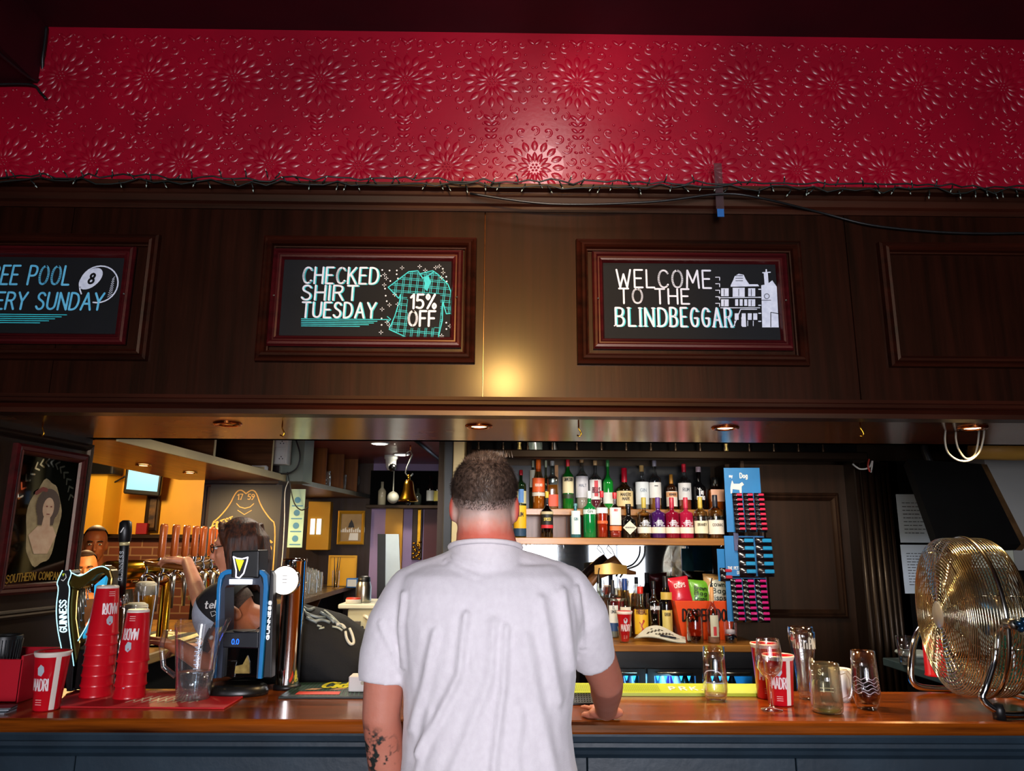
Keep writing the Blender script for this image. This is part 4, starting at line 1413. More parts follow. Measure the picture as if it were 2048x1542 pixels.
def flame(t, r, h):
    fn = cone_map(r + .0026, 0, r + .0026, 1)
    m_ = MB()
    m_.stroke([(-.004, .12 * h), (.002, .19 * h), (-.006, .24 * h), (.003, .3 * h), (.01, .33 * h)], .008, fn)
    m_.stroke([(.002, .19 * h), (.014, .16 * h), (.012, .11 * h)], .006, fn); m_.stroke([(-.004, .26 * h), (-.016, .31 * h)], .005, fn); m_.dot((.008, .34 * h), .006, fn)
    m_.build('label_print', flat('#b0301a'), t)


for a in [
    ('dark green bottle with red cap and blue and cream label, upper shelf left end', 1042, 940, 1018, 21, '#0c2410', '#c01828', [('#e0d8a0', .14, .46, 80), ('#5a90d0', .16, .5, 30)], 'std'),
    ('slim pale glass bottle behind the orange-capped one', 1066, 921, 1016, 15, '#c8d0b0', '#a0a890', [('#d0d0b8', .45, .8, 60)], 'tall', True),
    ('bottle with orange cap and orange label over amber spirit', 1077, 919, 1018, 25, '#e8d8b8', '#f06a18', [('#e8622a', .34, .62, 85), ('#e8e0d0', .26, .33, 85)], 'slope', True, '#c87818', .5, [('HIGHLAND', .45, .05, '#f0e0d0', 1.2)], .24),
    ('thin clear bottle with pale neck behind the slanted black label', 1092, 921, 1016, 14, '#d8e0c8', '#c8d0b0', None, 'tall', True),
    ('clear square bottle with slanted black label and red lower label', 1105, 922, 1018, 22, '#d4dcd8', '#b8bcbc', [('#e0502c', .06, .30, 80)], 'sq', True, '#a85c1c', .5, [], .1, GU, False, slant_label),
    ('green whiskey bottle with red cap and cream label on the upper shelf', 1136, 912, 1017, 22, '#0f6a1c', '#c8202c', [('#e8dcb0', .30, .60, 85), ('#2a3a20', .2, .28, 85)], 'std', False, None, 0, [('JAMESON', .52, .06, '#2a2418', 1.6)], .2),
    ('clear bottle with cork stopper and pale grey label', 1164, 913, 1018, 25, '#e0e4e0', '#b08a58', [('#ccccd4', .22, .62, 88)], 'std', True, '#d8c8c0', .3, [('MALT', .42, .05, '#707888', 1.2)], .12),
    ('clear bottle with white label and narrow red band left of the bright green one', 1191, 921, 1018, 24, '#e0e0e0', '#b89868', [('#e4e4e4', .20, .60, 86), ('#c82838', .26, .58, 18)], 'std', True, '#7a3040', .3, [('BELLS', .34, .10, '#5a2030', 1.3)], .1),
    ('bright green bottle with pale lower label beside the red wax cap', 1216, 920, 1018, 21, '#14862c', '#3a9048', [('#dfe4dc', .12, .34, 88)], 'tall'),
    ('squat whisky bottle with tall red wax cap and cream label', 1249, 936, 1018, 33, '#e0c8a0', '#d01430', [('#e0c890', .08, .44, 80)], 'wide', True, '#8a4c14', .4, [('MAKERS', .32, .07, '#3a2a18', 1.3), ('MARK', .22, .07, '#3a2a18', .9)], .34),
    ('clear bottle with gold cap and tall white label', 1284, 931, 1018, 27, '#e4e8e8', '#c0a060', [('#d4dce0', .12, .62, 80)], 'gin', True, '#c8d0d0', .3, [('GIN', .4, .07, '#8090a0', .9)], .14),
    ('clear bottle with plain white label showing a dark bird', 1310, 921, 1018, 24, '#e0e4e4', '#9090a0', [('#dcdcd8', .24, .55, 80)], 'std', True, '#b87830', .3, [('-', .42, .12, '#303030', .5)], .12),
    ('dark bottle with gold cap and white label', 1343, 949, 1018, 22, '#2a1408', '#c88a2c', [('#e4dcd0', .10, .52, 85), ('#d8a070', .36, .50, 85)], 'std', False, None, 0, [('VERMOUTH', .4, .06, '#402010', 1.3)], .26),
    ('clear rum bottle with red cap and grey-white label', 1369, 928, 1018, 26, '#e0e4e4', '#c81c34', [('#d4d4d4', .22, .58, 82)], 'std', True, '#b04a30', .3, [('RUM', .4, .07, '#505860', 1.0)], .18),
    ('black bottle with white script on its front', 1398, 934, 1018, 26, '#08080a', '#c8b0b8', None, 'dumpy', False, None, 0, [('Tia', .36, .12, '#e8e8e8', .7), ('maria', .24, .12, '#e8e8e8', 1.2)], .12),
    ('square amber liqueur bottle with black cap and peach label', 1431, 955, 1018, 32, '#e8c890', '#181818', [('#e0a888', .26, .62, 42)], 'sq', True, '#b8741c', .6, [], .2)]:
    lb, p_, t_, b_, w_ = a[:5]
    k = list(a[5:]) + [None] * 12
    bottle(lb, p_, t_, b_, w_, UY + (.06 if w_ < 16 else 0), zu1 + .0008, k[0], k[1], k[2], k[3] or 'std', bool(k[4]), k[5], k[6] or .5, k[7] or (), k[8] or .14, GU, False, k[11])

for a in [
    ('yellow labelled bottle at the left end of the lower shelf by the man\'s ear', 1040, 1006, 1073, 25, '#20301c', '#20301c', [('#f0b818', .16, .92, 88), ('#20405a', .04, .26, 80)], 'dumpy', False, None, 0, [('RUM', .6, .12, '#302010', 1.0)]),
    ('dark rum bottle with gold cap, black label and red band', 1094, 983, 1073, 24, '#5a4a34', '#d8b030', [('#1c1c18', .22, .52, 88), ('#d02830', .20, .27, 89), ('#c8b890', .5, .56, 86)], 'tall', True, '#2a1408', .5, [('SPICED', .36, .06, '#d8c060', 1.2)], .14),
    ('blue-green gin bottle with white arched label', 1151, 1007, 1073, 22, '#2c6a70', '#50888c', [('#dce8e0', .10, .78, 52)], 'gin', False, None, 0, [('GIN', .5, .08, '#40707a', .7)], .08),
    ('tall bright green gin bottle with white cap', 1179, 982, 1073, 26, '#0a7434', '#d8e0e0', [('#d8e4dc', .50, .60, 88)], 'std', False, None, 0, [('GIN', .53, .05, '#304a38', .8)], .16),
    ('red-capped bottle of orange-red liqueur with white label', 1204, 982, 1073, 23, '#e8d0c8', '#c81828', [('#d8dcdc', .52, .64, 80), ('#e0602c', .3, .36, 60)], 'std', True, '#c03c18', .58, [], .14),
    ('clear gin bottle with red cap, white label and red figure', 1230, 985, 1073, 23, '#e8dcd8', '#c8202c', [('#e8dccc', .28, .66, 60), ('#e8702c', .16, .26, 85)], 'sq', True, '#a83020', .2, [('LONDON', .58, .05, '#c02020', 1.1)], .14),
    ('black dumpy gin bottle with cream diamond label', 1257, 1008, 1073, 29, '#0c0c0c', '#151515', None, 'dumpy', False, None, 0, (), .1, GLo, False, diamond),
    ('straw-tinted gin bottle with white tree print, first of the four alike', 1288, 995, 1073, 28, '#e0d4b0', '#b8a040', [('#e8dcc8', .12, .27, 89)], 'gin', True, '#6a4a34', .14, (), .26, GLo, False, tree_print),
    ('purple gin bottle with white tree print', 1316, 995, 1073, 28, '#3c1450', '#5c3080', [('#e8dcc8', .12, .27, 89)], 'gin', False, None, 0, (), .26, GLo, False, tree_print),
    ('deep red gin bottle with white tree print beside the purple one', 1344, 995, 1073, 28, '#7a0c24', '#b01c34', [('#e8dcc8', .12, .27, 89)], 'gin', False, None, 0, (), .26, GLo, False, tree_print),
    ('crimson gin bottle with white tree print, last of the four alike', 1372, 995, 1073, 28, '#a01838', '#c02c44', [('#e8dcc8', .12, .27, 89)], 'gin', False, None, 0, (), .26, GLo, False, tree_print),
    ('clear bottle with gold foil neck and cream label', 1401, 994, 1073, 27, '#d8d4c0', '#c8a840', [('#e4dcb8', .12, .42, 85)], 'std', True, '#2a1810', .4, [('BRANDY', .3, .06, '#504020', 1.4)], .3),
    ('clear wide bottle with black neck and cream label at the shelf\'s right end', 1431, 990, 1073, 31, '#e4dcc8', '#1c1c28', [('#e8dcc8', .10, .42, 85)], 'std', True, '#60381c', .4, [('COGNAC', .28, .06, '#504030', 1.4)], .3)]:
    lb, p_, t_, b_, w_ = a[:5]
    k = list(a[5:]) + [None] * 12
    bottle(lb, p_, t_, b_, w_, LY, zl1 + .0008, k[0], k[1], k[2], k[3] or 'std', bool(k[4]), k[5], k[6] or .5, k[7] or (), k[8] or .14, GLo, False, k[11])

BY = 4.46
for a in [
    ('clear bottle with black pourer partly behind the man\'s shoulder', 1198, 1136, 1262, 22, '#dcdcc8', '#101010', [('#d8d4b8', .1, .45, 70)], 'std', True, '#8a7a50', .4, (), .1, GB, True),
    ('clear tequila bottle with white arched label and blue band', 1226, 1160, 1265, 22, '#d4dcdc', '#20242c', [('#d8dcd8', .24, .56, 55), ('#1c4478', .12, .26, 85)], 'std', True, '#a8b4b4', .3, [('EL', .5, .05, '#404850', .4), ('LIMON', .43, .05, '#404850', 1.0)], .24),
    ('clear bottle with blue cap and blue-marked label behind the red cup', 1250, 1157, 1260, 24, '#d8dcd4', '#1c3c7c', [('#dcd8c8', .2, .52, 60), ('#1c4a9a', .22, .44, 20)], 'slope', True, '#c0c8c8', .3, (), .2),
    ('wide clear bottle with red cap and yellow label showing a red figure', 1281, 1173, 1257, 31, '#e8dcb8', '#c02414', [('#e0b020', .08, .56, 60)], 'dumpy', True, '#b8821c', .5, [('FIREBALL', .47, .09, '#5a2a10', 1.5)], .14, GB, False, flame),
    ('clear rum bottle with black cap and dark lower half', 1308, 1162, 1260, 26, '#d4d4cc', '#0c0c10', None, 'std', True, '#14100c', .42, [('BACARDI', .50, .06, '#d8d8d8', 1.5)], .14),
    ('tall black bottle with yellow label beside the orange bucket', 1332, 1152, 1265, 26, '#08080a', '#121214', [('#d8c468', .10, .45, 50), ('#c8a848', .62, .74, 60)], 'slope', False, None, 0, [('KAHLUA', .36, .05, '#605020', .9)], .2)]:
    lb, p_, t_, b_, w_ = a[:5]
    k = list(a[5:]) + [None] * 12
    bottle(lb, p_, t_, b_, w_, BY, ZB + .0008, k[0], k[1], k[2], k[3] or 'std', bool(k[4]), k[5], k[6] or .5, k[7] or (), k[8] or .14, GB, bool(k[10]), k[11])
FYB = 4.24
bottle('clear bottle with peach foil neck and steel pourer in front of the bucket', 1425, 1156, 1287, 25, FYB, ZB, '#e8d8d0', '#e0a060', [('#d8d0b0', .12, .5, 40), ('#d03030', .14, .30, 14)], 'tall', True, '#c8a890', .12, (), .26, GB, True)


def lathe_thing(name, label, cat, px_, yb, Y, z, prof, m, group=None, part='glass_wall', inner=None, seg=28, loc=None, smooth=True):
    p = loc if loc is not None else Vector((at(px_, yb, Y).x, Y, z))
    t = thing(name, label, cat, p, group=group)
    MB().lathe(prof, seg, smooth=smooth).build(part, m, t)
    for (nm, pr, mm) in inner or ():
        MB().lathe(pr, seg).build(nm, mm, t)
    return t


lathe_thing('glass_jar', 'brown-tinted clear jar in front of the orange bucket', 'jar', 1391, 1283, FYB, ZB, [(0, 0), (.042, 0), (.045, .01), (.045, .13), (.038, .15), (.034, .16), (.036, .172)], glass('amber_glass', '#d0a890'), inner=[('dregs', [(0, .004), (.041, .004), (.043, .035), (0, .035)], flat('#3a2014', .1))])
lathe_thing('tumbler', 'small tumbler with dark drink in its base at the bucket\'s right', 'glass', 1462, 1286, FYB, ZB, [(0, 0), (.030, 0), (.032, .01), (.037, .115)], G_CLEAR, inner=[('dark_drink', [(0, .004), (.029, .004), (.032, .04), (0, .04)], flat('#0c1420', .1)), ('ice', [(0, .045), (.028, .05), (.024, .07), (0, .075)], flat('#d8c8c8', .2))])
lathe_thing('shot_glass', 'small fluted glass holding a red cup on the back counter', 'glass', 1248, 1287, FYB, ZB, [(0, 0), (.024, 0), (.026, .008), (.033, .085)], G_CLEAR)
M_CUPRED = mat('cup_red', '#cc1020', .28, c2='#b80c1c', scale=5, coat=.3)
M_CUPW = mat('cup_clear_white', '#e6d8cc', .35, scale=6)
M_CUPGREY = flat('#b0bcc4')


def beer_cup(label, loc, h=.165, rt=.05, rb=.036, inv=False, face=-PI / 2, group=None, stripe=None, txt=True, bare=False, rz=0.0):
    """tapered red plastic cup; inv: mouth down. Print sits round the angle face."""
    t = thing('plastic_cup', label, 'cup', loc, rz, group)
    if inv:
        prof = [(rt + .002, 0), (rt + .003, .004), (rt, .008), (rb, h - .004), (rb - .003, h), (0, h - .004)]
    else:
        prof = [(0, .004), (rb - .003, 0), (rb, .004), (rt, h - .008), (rt + .003, h - .004), (rt + .002, h), (rt - .001, h - .004), (rb - .003, .006)]
    MB().lathe(prof, 28).build('wall', M_CUPRED, t)
    m_ = MB()
    if inv:
        m_.lathe([(rb + .0004, h - .012), (rb + .0004, h - .003), (rb - .003, h + .0008), (0, h - .003)], 28)
    else:
        m_.lathe([(rt - .0005, h - .015), (rt + .0036, h - .004), (rt + .0024, h + .0008), (rt - .0016, h - .014)], 28)
    m_.build('rim', M_CUPW, t, 'pale translucent rim')
    r0, r1 = (rt, rb) if inv else (rb, rt)
    fn = cone_map(r0 + .0012, 0, r1 + .0012, h, face, 1)
    if inv:
        f0 = fn
        fn = lambda u, v: f0(-u, h - v)
    if txt:
        m_ = MB(); text(m_, 'MADRI', fn, .034, .0042, width=.05, u0=-.025, v0=h * .36)
        m_.build('lettering', flat('#e8d4d4'), t, 'white lettering')
        m_ = MB()
        m_.fill([(-.008, h * .62), (.004, h * .6), (.012, h * .68), (.01, h * .76), (.0, h * .8), (-.01, h * .74)], fn)
        m_.build('cup_logo', M_CUPGREY, t, 'grey head-shaped mark')
        m_ = MB()
        for k in range(3):
            m_.stroke([(-.01, h * (.2 - .04 * k)), (.01, h * (.2 - .04 * k))], .0022, fn, cap=False)
        m_.build('small_print', flat('#e8b0a8'), t)
    if stripe is not None:
        m_ = MB(); f3 = cone_map(r0 + .0008, 0, r1 + .0008, h, stripe, 1)
        m_.grid(lambda a, b: f3(lerp(-.008, .008, a), lerp(.004, h - .01, b)), 3, 6)
        m_.build('clear_stripe', M_CUPW, t, 'pale level stripe')
    return t


beer_cup('red plastic cup standing in the fluted glass on the back counter', (at(1250, 1287, FYB).x, FYB, ZB + .006), .16, .042, .022)
beer_cup('red plastic cup with black side among the back counter bottles', (at(1234, 1200, 4.6).x, 4.6, ZB), .21, .042, .03, txt=False)
lathe_thing('pint_glass', 'tall clear glass with amber tint behind the blue-capped bottle', 'glass', 1263, 1250, 4.6, ZB, [(0, 0), (.03, 0), (.032, .02), (.037, .24)], glass('amber_tint', '#e8c898'), group='tall glasses behind the back counter bottles')
lathe_thing('pint_glass', 'tall clear glass holding red drink behind the red cap', 'glass', 1287, 1250, 4.6, ZB, [(0, 0), (.03, 0), (.03, .02), (.036, .24)], G_CLEAR, inner=[('red_drink', [(0, .01), (.028, .01), (.03, .12), (0, .12)], flat('#b83820', .15))])
lathe_thing('wine_glass', 'clear wine glass behind the red and black cup on the back counter', 'glass', 1221, 1250, 4.64, ZB, [(0, 0), (.03, .002), (.005, .01), (.004, .14), (.02, .16), (.036, .2), (.034, .25), (.03, .27)], G_CLEAR)
lathe_thing('white_beaker', 'plain white beaker at the man\'s shoulder on the back counter', 'beaker', 1187, 1250, 4.6, ZB, [(0, 0), (.03, 0), (.034, .23), (.031, .23), (.028, .02)], M_WHITE, part='beaker_wall')

# orange bucket and crisps
p0 = at(1405, 1270, 4.45)
t = thing('party_bucket', 'orange plastic bucket with black lettering full of crisp bags', 'bucket', (p0.x, 4.45, ZB))
P = []
bw0, bw1, bh = .135, .178, .215
for k, (hw_, z) in enumerate(((bw0, 0), (bw1, bh))):
    P.append([(x * hw_, y * .62 * hw_, z) for x, y in ((-1, -1), (1, -1), (1, 1), (-1, 1))])
V = P[0] + P[1]
F = [(3, 2, 1, 0)] + [(i, (i + 1) % 4, (i + 1) % 4 + 4, i + 4) for i in range(4)]
V2 = [(x * .96, y * .94, z) for x, y, z in P[0]] + [(x * .97, y * .95, z) for x, y, z in P[1]]
o = MB().add(V + V2, F + [(i + 8, i + 12, (i + 1) % 4 + 12, (i + 1) % 4 + 8) for i in range(4)] + [(i + 4, (i + 1) % 4 + 4, (i + 1) % 4 + 12, i + 12) for i in range(4)]).build('tub', mat('orange_plastic', '#e85016', .35, c2='#d84410', scale=5, emit='#e85016', es=.0), t, bevel=.004)
m_ = MB()
sl = (bw1 - bw0) * .62 / bh
text(m_, 'DESPERADOS', lambda u, v: (u, -.62 * bw0 - sl * v - .0015, v), .062, .011, width=.27, u0=-.132, v0=.105)
m_.build('lettering', flat('#1c120c'), t, 'black lettering')


def bag(label, px_, py_, w, h, c, Y, rot, blob, words_, wc):
    p = at(px_, py_, Y)
    t = thing('crisp_bag', label, 'crisps', p)
    t.rotation_euler = (R(-12), R(rot), 0)
    for sgn in (-1, 1):
        pass
    m_ = MB()
    f = lambda s_: (lambda a, b: ((a - .5) * w * (1 - .06 * math.sin(PI * b)), s_ * .026 * (math.sin(PI * a) ** .6) * (math.sin(PI * b) ** .5), b * h))
    m_.grid(f(-1), 12, 12); m_.grid(f(1), 12, 12, flip=True)
    m_.build('packet', mat('crisp_foil_' + c[1:], c, .3, c2=c, scale=20, bump=.25, bscale=30, coat=.3), t)
    f2 = lambda u, v: (u, -.0285 * (max(0, math.sin(PI * (u / w + .5))) ** .6) * (max(0, math.sin(PI * v / h)) ** .5) - .0012, v)
    if blob:
        m2 = MB()
        m2.grid(lambda a, b: f2(.36 * w * a * math.cos(2 * PI * b), h * .48 + .34 * h * a * math.sin(2 * PI * b)), 4, 20)
        m2.build('label_disc', flat(blob), t)
    f3 = lambda u, v: (f2(u, v)[0], f2(u, v)[1] - .0012, v)
    for k, wd in enumerate(words_):
        m2 = MB(); text(m2, wd, f3, h * .15, h * .028, width=w * .5 if len(wd) > 1 else w * .1, u0=-w * .25, v0=h * (.6 - .2 * k)); m2.build('lettering', flat(wc), t)
    return t


bag('red crisp bag at the left of the orange bucket', 1366, 1210, .125, .16, '#c01c2c', 4.43, -8, None, ('CRISPS',), '#f0c8c0')
bag('green crisp bag with dark lettering in the middle of the bucket', 1400, 1213, .14, .15, '#6aa82c', 4.45, 4, None, ('Brown', 'Bag', 'Crisps'), '#1c2c10')
bag('tan crisp bag with a cream disc at the right of the bucket', 1437, 1215, .16, .19, '#b88a4c', 4.45, 2, '#e8e4c8', ('rown', 'Bag', 'risps'), '#24301c')
# newspaper and pen
c4 = [on(1262, 1258, ZB), on(1268, 1283, ZB), on(1372, 1288, ZB), on(1338, 1264, ZB)]
c4[0].y = min(c4[0].y, 4.40); c4[3].y = min(c4[3].y, 4.34)
t = thing('newspaper', 'folded newspaper with a word puzzle lying on the back counter', 'newspaper', (c4[1].x, 4.2, ZB))
o_ = Vector(t.location)
bw = lambda a, b: (c4[1] * (1 - a) + c4[2] * a) * (1 - b) + (c4[0] * (1 - a) + c4[3] * a) * b - o_
fn = lambda a, b, e=0: tuple(bw(a, b) + Vector((0, 0, .008 + .03 * b + .018 * math.sin(3.2 * a + 1) * b + .012 * math.sin(5 * a) + .01 + e)))
MB().grid(fn, 14, 8).grid(lambda a, b: fn(a, b, -.004), 14, 8, flip=True).build('sheet', mat('newsprint', '#d8d4c0', .8, scale=9), t)
m_ = MB()
for i in range(9):
    for j in range(5):
        if (i * 3 + j * 5) % 4 < 2:
            a, b = .2 + .06 * i, .22 + .1 * j
            m_.lay([fn(a, b, .002), fn(a + .045, b, .002), fn(a + .045, b + .07, .002), fn(a, b + .07, .002)])
m_.build('puzzle_grid', flat('#38342c'), t)
p = Vector(fn(.5, .12, .008)) + o_
q = Vector(fn(.88, .3, .008)) + o_
tp = thing('pen', 'dark blue pen lying on the newspaper', 'pen', p)
MB().tube([(0, 0, 0), (q - p) * .8], .005, 8).build('barrel', flat('#101828', .3), tp)
MB().tube([(q - p) * .8, q - p], [.004, .001], 8).build('tip', M_STEEL, tp)
# cloth on cords and a black cable
p = at(1217, 1092, 4.5)
t = thing('hanging_bag', 'folded brown and gold bag hanging by white cords under the shelf', 'bag', (p.x, 4.5, zl0))
t.location.z = zl0 - .002
m_ = MB()
rg = []
for x, z0_, z1_, d_ in ((-.155, -.30, -.255, .008), (-.12, -.27, -.175, .02), (-.06, -.195, -.125, .035), (.0, -.175, -.075, .045), (.035, -.17, -.055, .04), (.08, -.165, -.11, .032), (.12, -.17, -.14, .02), (.16, -.168, -.15, .006)):
    rg.append([(x, d_ * math.cos(2 * PI * k / 12), (z0_ + z1_) / 2 + (z1_ - z0_) / 2 * math.sin(2 * PI * k / 12)) for k in range(12)])
m_.loft(rg).build('body', mat('brown_gold_leather', '#6a4420', .35, c2='#3a2412', scale=14, coat=.4), t, bevel=.006)
MB().grid(lambda a, b: (lerp(-.09, .1, a), -.036 - .014 * math.sin(PI * a), lerp(-.165, -.10, b) - .03 * abs(a - .5) * b), 8, 4).build('gold_flap', mat('gold_leather', '#b08a3c', .3, .4, scale=12), t)
MB().tube([(.02, .02, -.05), (-.01, .01, -.02), (0, .01, 0)], .003, 6).tube([(.04, .02, -.06), (.02, .01, -.02), (.0, .012, 0)], .003, 6).build('cord', M_WHITE, t)
cable('mirror_cable', 'black cable curving up in front of the bar mirror', [at(x, y, 4.66) for x, y in ((1240, 1155), (1252, 1140), (1275, 1130), (1288, 1112))] + [at(1290, 1092, 4.66)], .006)

# dog snack cards
DY = 4.28


def snack_card(label, px0, py0, px1, py1, Y, rz, rows, cols, pc, top, words_=None, x_off=0.0):
    py0, py1 = min(py0, py1), max(py0, py1)
    a, b = at(px0, py1, Y), at(px1, py0, Y)
    w, h = b.x - a.x, b.z - a.z
    t = thing('snack_card', label, 'snack card', ((a.x + b.x) / 2, Y, a.z), rz)
    MB().box(-w / 2, w / 2, 0, .004, 0, h).build('backing_card', mat('card_blue', '#1878b4', .5, c2='#1468a0', scale=5), t)
    mm = mat('packet_' + pc[1:], pc, .25, scale=12, coat=.4)
    p0 = pb = None
    pw, ph = w * .9 / cols, h * (1 - top) / rows
    for j in range(rows):
        for i in range(cols):
            if p0 is None:
                p0 = MB().grid(lambda u, v: ((u - .5) * pw * .9, -.005 - .016 * math.sin(PI * v) * (math.sin(PI * u) ** .5), (v - .5) * ph * 1.1), 6, 6).box(-pw * .45, pw * .45, -.005, -.001, -ph * .55, ph * .55).build('snack_packet', mat('packet_black', '#0c0a0c', .25, c2='#1a0c12', scale=20, coat=.4), t)
                pb = MB().box(-pw * .1, pw * .42, -.024, -.016, -ph * .1, ph * .4, .003).build('packet_band', mm, p0)
                o = p0
            else:
                o = p0.copy(); COL.objects.link(o); o.parent = t
                c = pb.copy(); COL.objects.link(c); c.parent = o
            o.location = (-w * .45 + pw * (i + .5) + x_off * w, -.001 - .004 * (rows - j), ph * (j + .5))
    if words_:
        f_ = lambda u, v: (u, -.0015, v)
        m_ = MB()
        for (tx, u, v, hh) in words_:
            text(m_, tx, f_, hh, hh * .17, u0=u * w, v0=v * h, sx=.8)
        m_.build('lettering', flat('#e8e8dc'), t, 'white lettering')
    return t


t = snack_card('blue dog snack card with red-banded packets, upper of the hanging cards', 1455, 1064, 1518, 936, DY - .01, R(-4), 8, 3, '#d02848', .40, (('Dog', -.06, .84, .028), ('my', -.36, .85, .018)), .12)
f_ = lambda u, v: (u, -.002, v)
w, h = .18, .39
m_ = MB(); m_.fill([(x_, z_ - .042) for x_, z_ in ((-.07, .26), (-.062, .26), (-.058, .285), (-.02, .28), (-.018, .258), (-.008, .258), (-.006, .30), (.008, .31), (-.002, .325), (-.018, .315), (-.05, .315), (-.058, .335), (-.066, .31), (-.07, .29))], f_)
m_.build('dog_outline', flat('#e0d8cc'), t, 'pale dog silhouette')
t = snack_card('blue dog snack card with turquoise-banded packets, middle of the hanging cards', 1453, 1152, 1527, 1072, DY, R(-3), 5, 2, '#1c8ab8', .05, (('THE PET', -.45, .16, .016), ('DELI', -.22, .05, .016)), .24)
m_ = MB(); m_.prism([(-.06, .14), (-.028, .14), (-.035, .235), (-.06, .24)], -.012, -.004); m_.build('bone_tag', flat('#48486a'), t, 'grey-violet bone tag')
t = snack_card('blue snack card with magenta-banded packets, lowest of the hanging cards', 1456, 1243, 1532, 1156, DY + .01, R(-2), 8, 3, '#c81c70', .02, None, .04)
t = snack_card('small blue snack card tucked behind the middle hanging card', 1437, 1162, 1462, 1098, DY + .03, R(2), 2, 1, '#b02838', .6, None)
# oddments on the gallery rail
for px_, lb, w_, h_, m_ in ((1068, 'crumpled clear plastic bag on the gallery rail behind the man\'s head', .1, .16, glass('bag_plastic', '#d8e0d8', .9, .15, .3, '#a0b0a8')), (1110, 'small dark trinket on the gallery rail beside the plastic bag', .05, .07, M_BLK)):
    t = thing('plastic_bag' if h_ > .1 else 'trinket', lb, 'bag' if h_ > .1 else 'ornament', (xat(px_, YB + .07), YB + .07, 2.166))
    MB().grid(lambda a, b: (w_ / 2 * math.cos(2 * PI * a) * (1 - .5 * b + .16 * math.sin(9 * a + 4 * b)), .028 * math.sin(2 * PI * a), h_ * b), 18, 8).build('crumpled_body', m_, t)
for px_, lb in ((1038, 'tiny pale figurine on the gallery rail above the man\'s head'), (1463, 'tiny pale figurine at the gallery rail\'s right by the dog cards')):
    t = thing('figurine', lb, 'ornament', (xat(px_, YB), YB - .0, 2.165))
    MB().lathe([(0, 0), (.014, 0), (.012, .01), (.008, .03), (.012, .045), (.007, .058), (.01, .07), (0, .082)], 12).build('figure_body', mat('pale_brass', '#a89458', .4, .5, scale=12), t)


# ================================================================ on the front counter
def base(px_, py_, z=ZC):
    p = on(px_, py_, z)
    return Vector((p.x, p.y, z))


def toward(p):
    """angle of the direction from a point to the middle of the room"""
    return math.atan2(-p[1], -p[0] * .8)


# stacked upturned cups
def stack(px_, py_, n, step, h, rt, rb, lb, grp):
    b = base(px_, py_)
    nm = ['topmost', 'second from the top', 'third from the top', 'fourth from the top', 'fifth from the top', 'sixth from the top', 'bottom one']
    fa = toward(b)
    for k in range(n):
        j = n - 1 - k
        beer_cup('upturned red cup in the %s, %s' % (lb, nm[j] if k else 'lowest'), (b.x, b.y, ZC + .0065 + step * k), h, rt, rb, True, fa + (.5 if lb[0] == 't' else -.35), grp, txt=(k == n - 1 or k == 0))


stack(190, 1395, 7, .0335, .165, .0495, .036, 'taller stack by the harp tap', 'taller stack of red cups')
stack(258, 1398, 4, .039, .170, .0495, .036, 'shorter stack beside the water jug', 'shorter stack of red cups')
b = base(92, 1419)
beer_cup('red plastic cup standing alone upright at the counter\'s left end', b, .178, .051, .038, False, toward(b) - .55, stripe=toward(b) + .45)
b = base(1562, 1409)
beer_cup('upright red cup with pale stripe behind the wine glass', b, .160, .050, .041, False, toward(b) - .1, stripe=toward(b) + .62)
b = base(1538, 1398)
beer_cup('taller red cup behind the striped one, its rim just above', (b.x, b.y + .015, ZC), .185, .046, .034, False, toward(b))
# red mats and holders
MATH = .006


def counter_mat(name, label, quad, m, th=MATH, cat='bar mat', bev=.002):
    P = [on(x, y, ZC) for x, y in quad]
    c = sum(P, Vector()) / 4
    t = thing(name, label, cat, (c.x, c.y, ZC))
    Q = [(p.x - c.x, p.y - c.y) for p in P]
    V = [(x, y, 0) for x, y in Q] + [(x, y, th) for x, y in Q]
    MB().add(V, [(3, 2, 1, 0), (4, 5, 6, 7)] + [(i, (i + 1) % 4, (i + 1) % 4 + 4, i + 4) for i in range(4)]).build('mat_sheet', m, t, bevel=bev)
    f = lambda u, v, e=.0008: tuple(Vector(((Q[0][0] * (1 - u) + Q[1][0] * u) * (1 - v) + (Q[3][0] * (1 - u) + Q[2][0] * u) * v, (Q[0][1] * (1 - u) + Q[1][1] * u) * (1 - v) + (Q[3][1] * (1 - u) + Q[2][1] * u) * v, th + e)))
    return t, f


t, f = counter_mat('bar_mat', 'red rubber bar mat under the cup stacks and water jug', [(98, 1416), (448, 1419), (502, 1386), (150, 1383)], mat('red_rubber', '#c8141c', .5, c2='#a81018', scale=9))
m_ = MB()
for k in range(9):
    u = .40 + .045 * k
    m_.stroke([(u, .22), (u + .05, .62)], .012, f, cap=False); m_.stroke([(u + .012, .5), (u + .036, .3)], .01, f, cap=False)
m_.build('mat_print', flat('#e8d4b8'), t, 'cream printed pattern')
t, f = counter_mat('bar_mat', 'black and green ribbed bar mat with yellow script beside the chrome tap', [(556, 1398), (738, 1398), (738, 1368), (600, 1369)], mat('dark_green_rubber', '#0e1c16', .5, scale=9), .008)
m_ = MB()
for k in range(18):
    m_.stroke([(.03 + .05 * k, .06), (.03 + .05 * k, .94)], .012, f, cap=False)
m_.build('green_ribs', flat('#1a5a3a'), t)
m_ = MB(); text(m_, 'Cider', lambda u, v: f(u, v, .0016), .4, .06, width=.55, u0=.38, v0=.55, slant=.1); m_.build('yellow_script', flat('#e0d828'), t)
m_ = MB(); m_.lay([f(.16, .1, .0016), f(.66, .1, .0016), f(.66, .3, .0016), f(.16, .3, .0016)]); m_.build('red_band', flat('#e03a1c'), t)
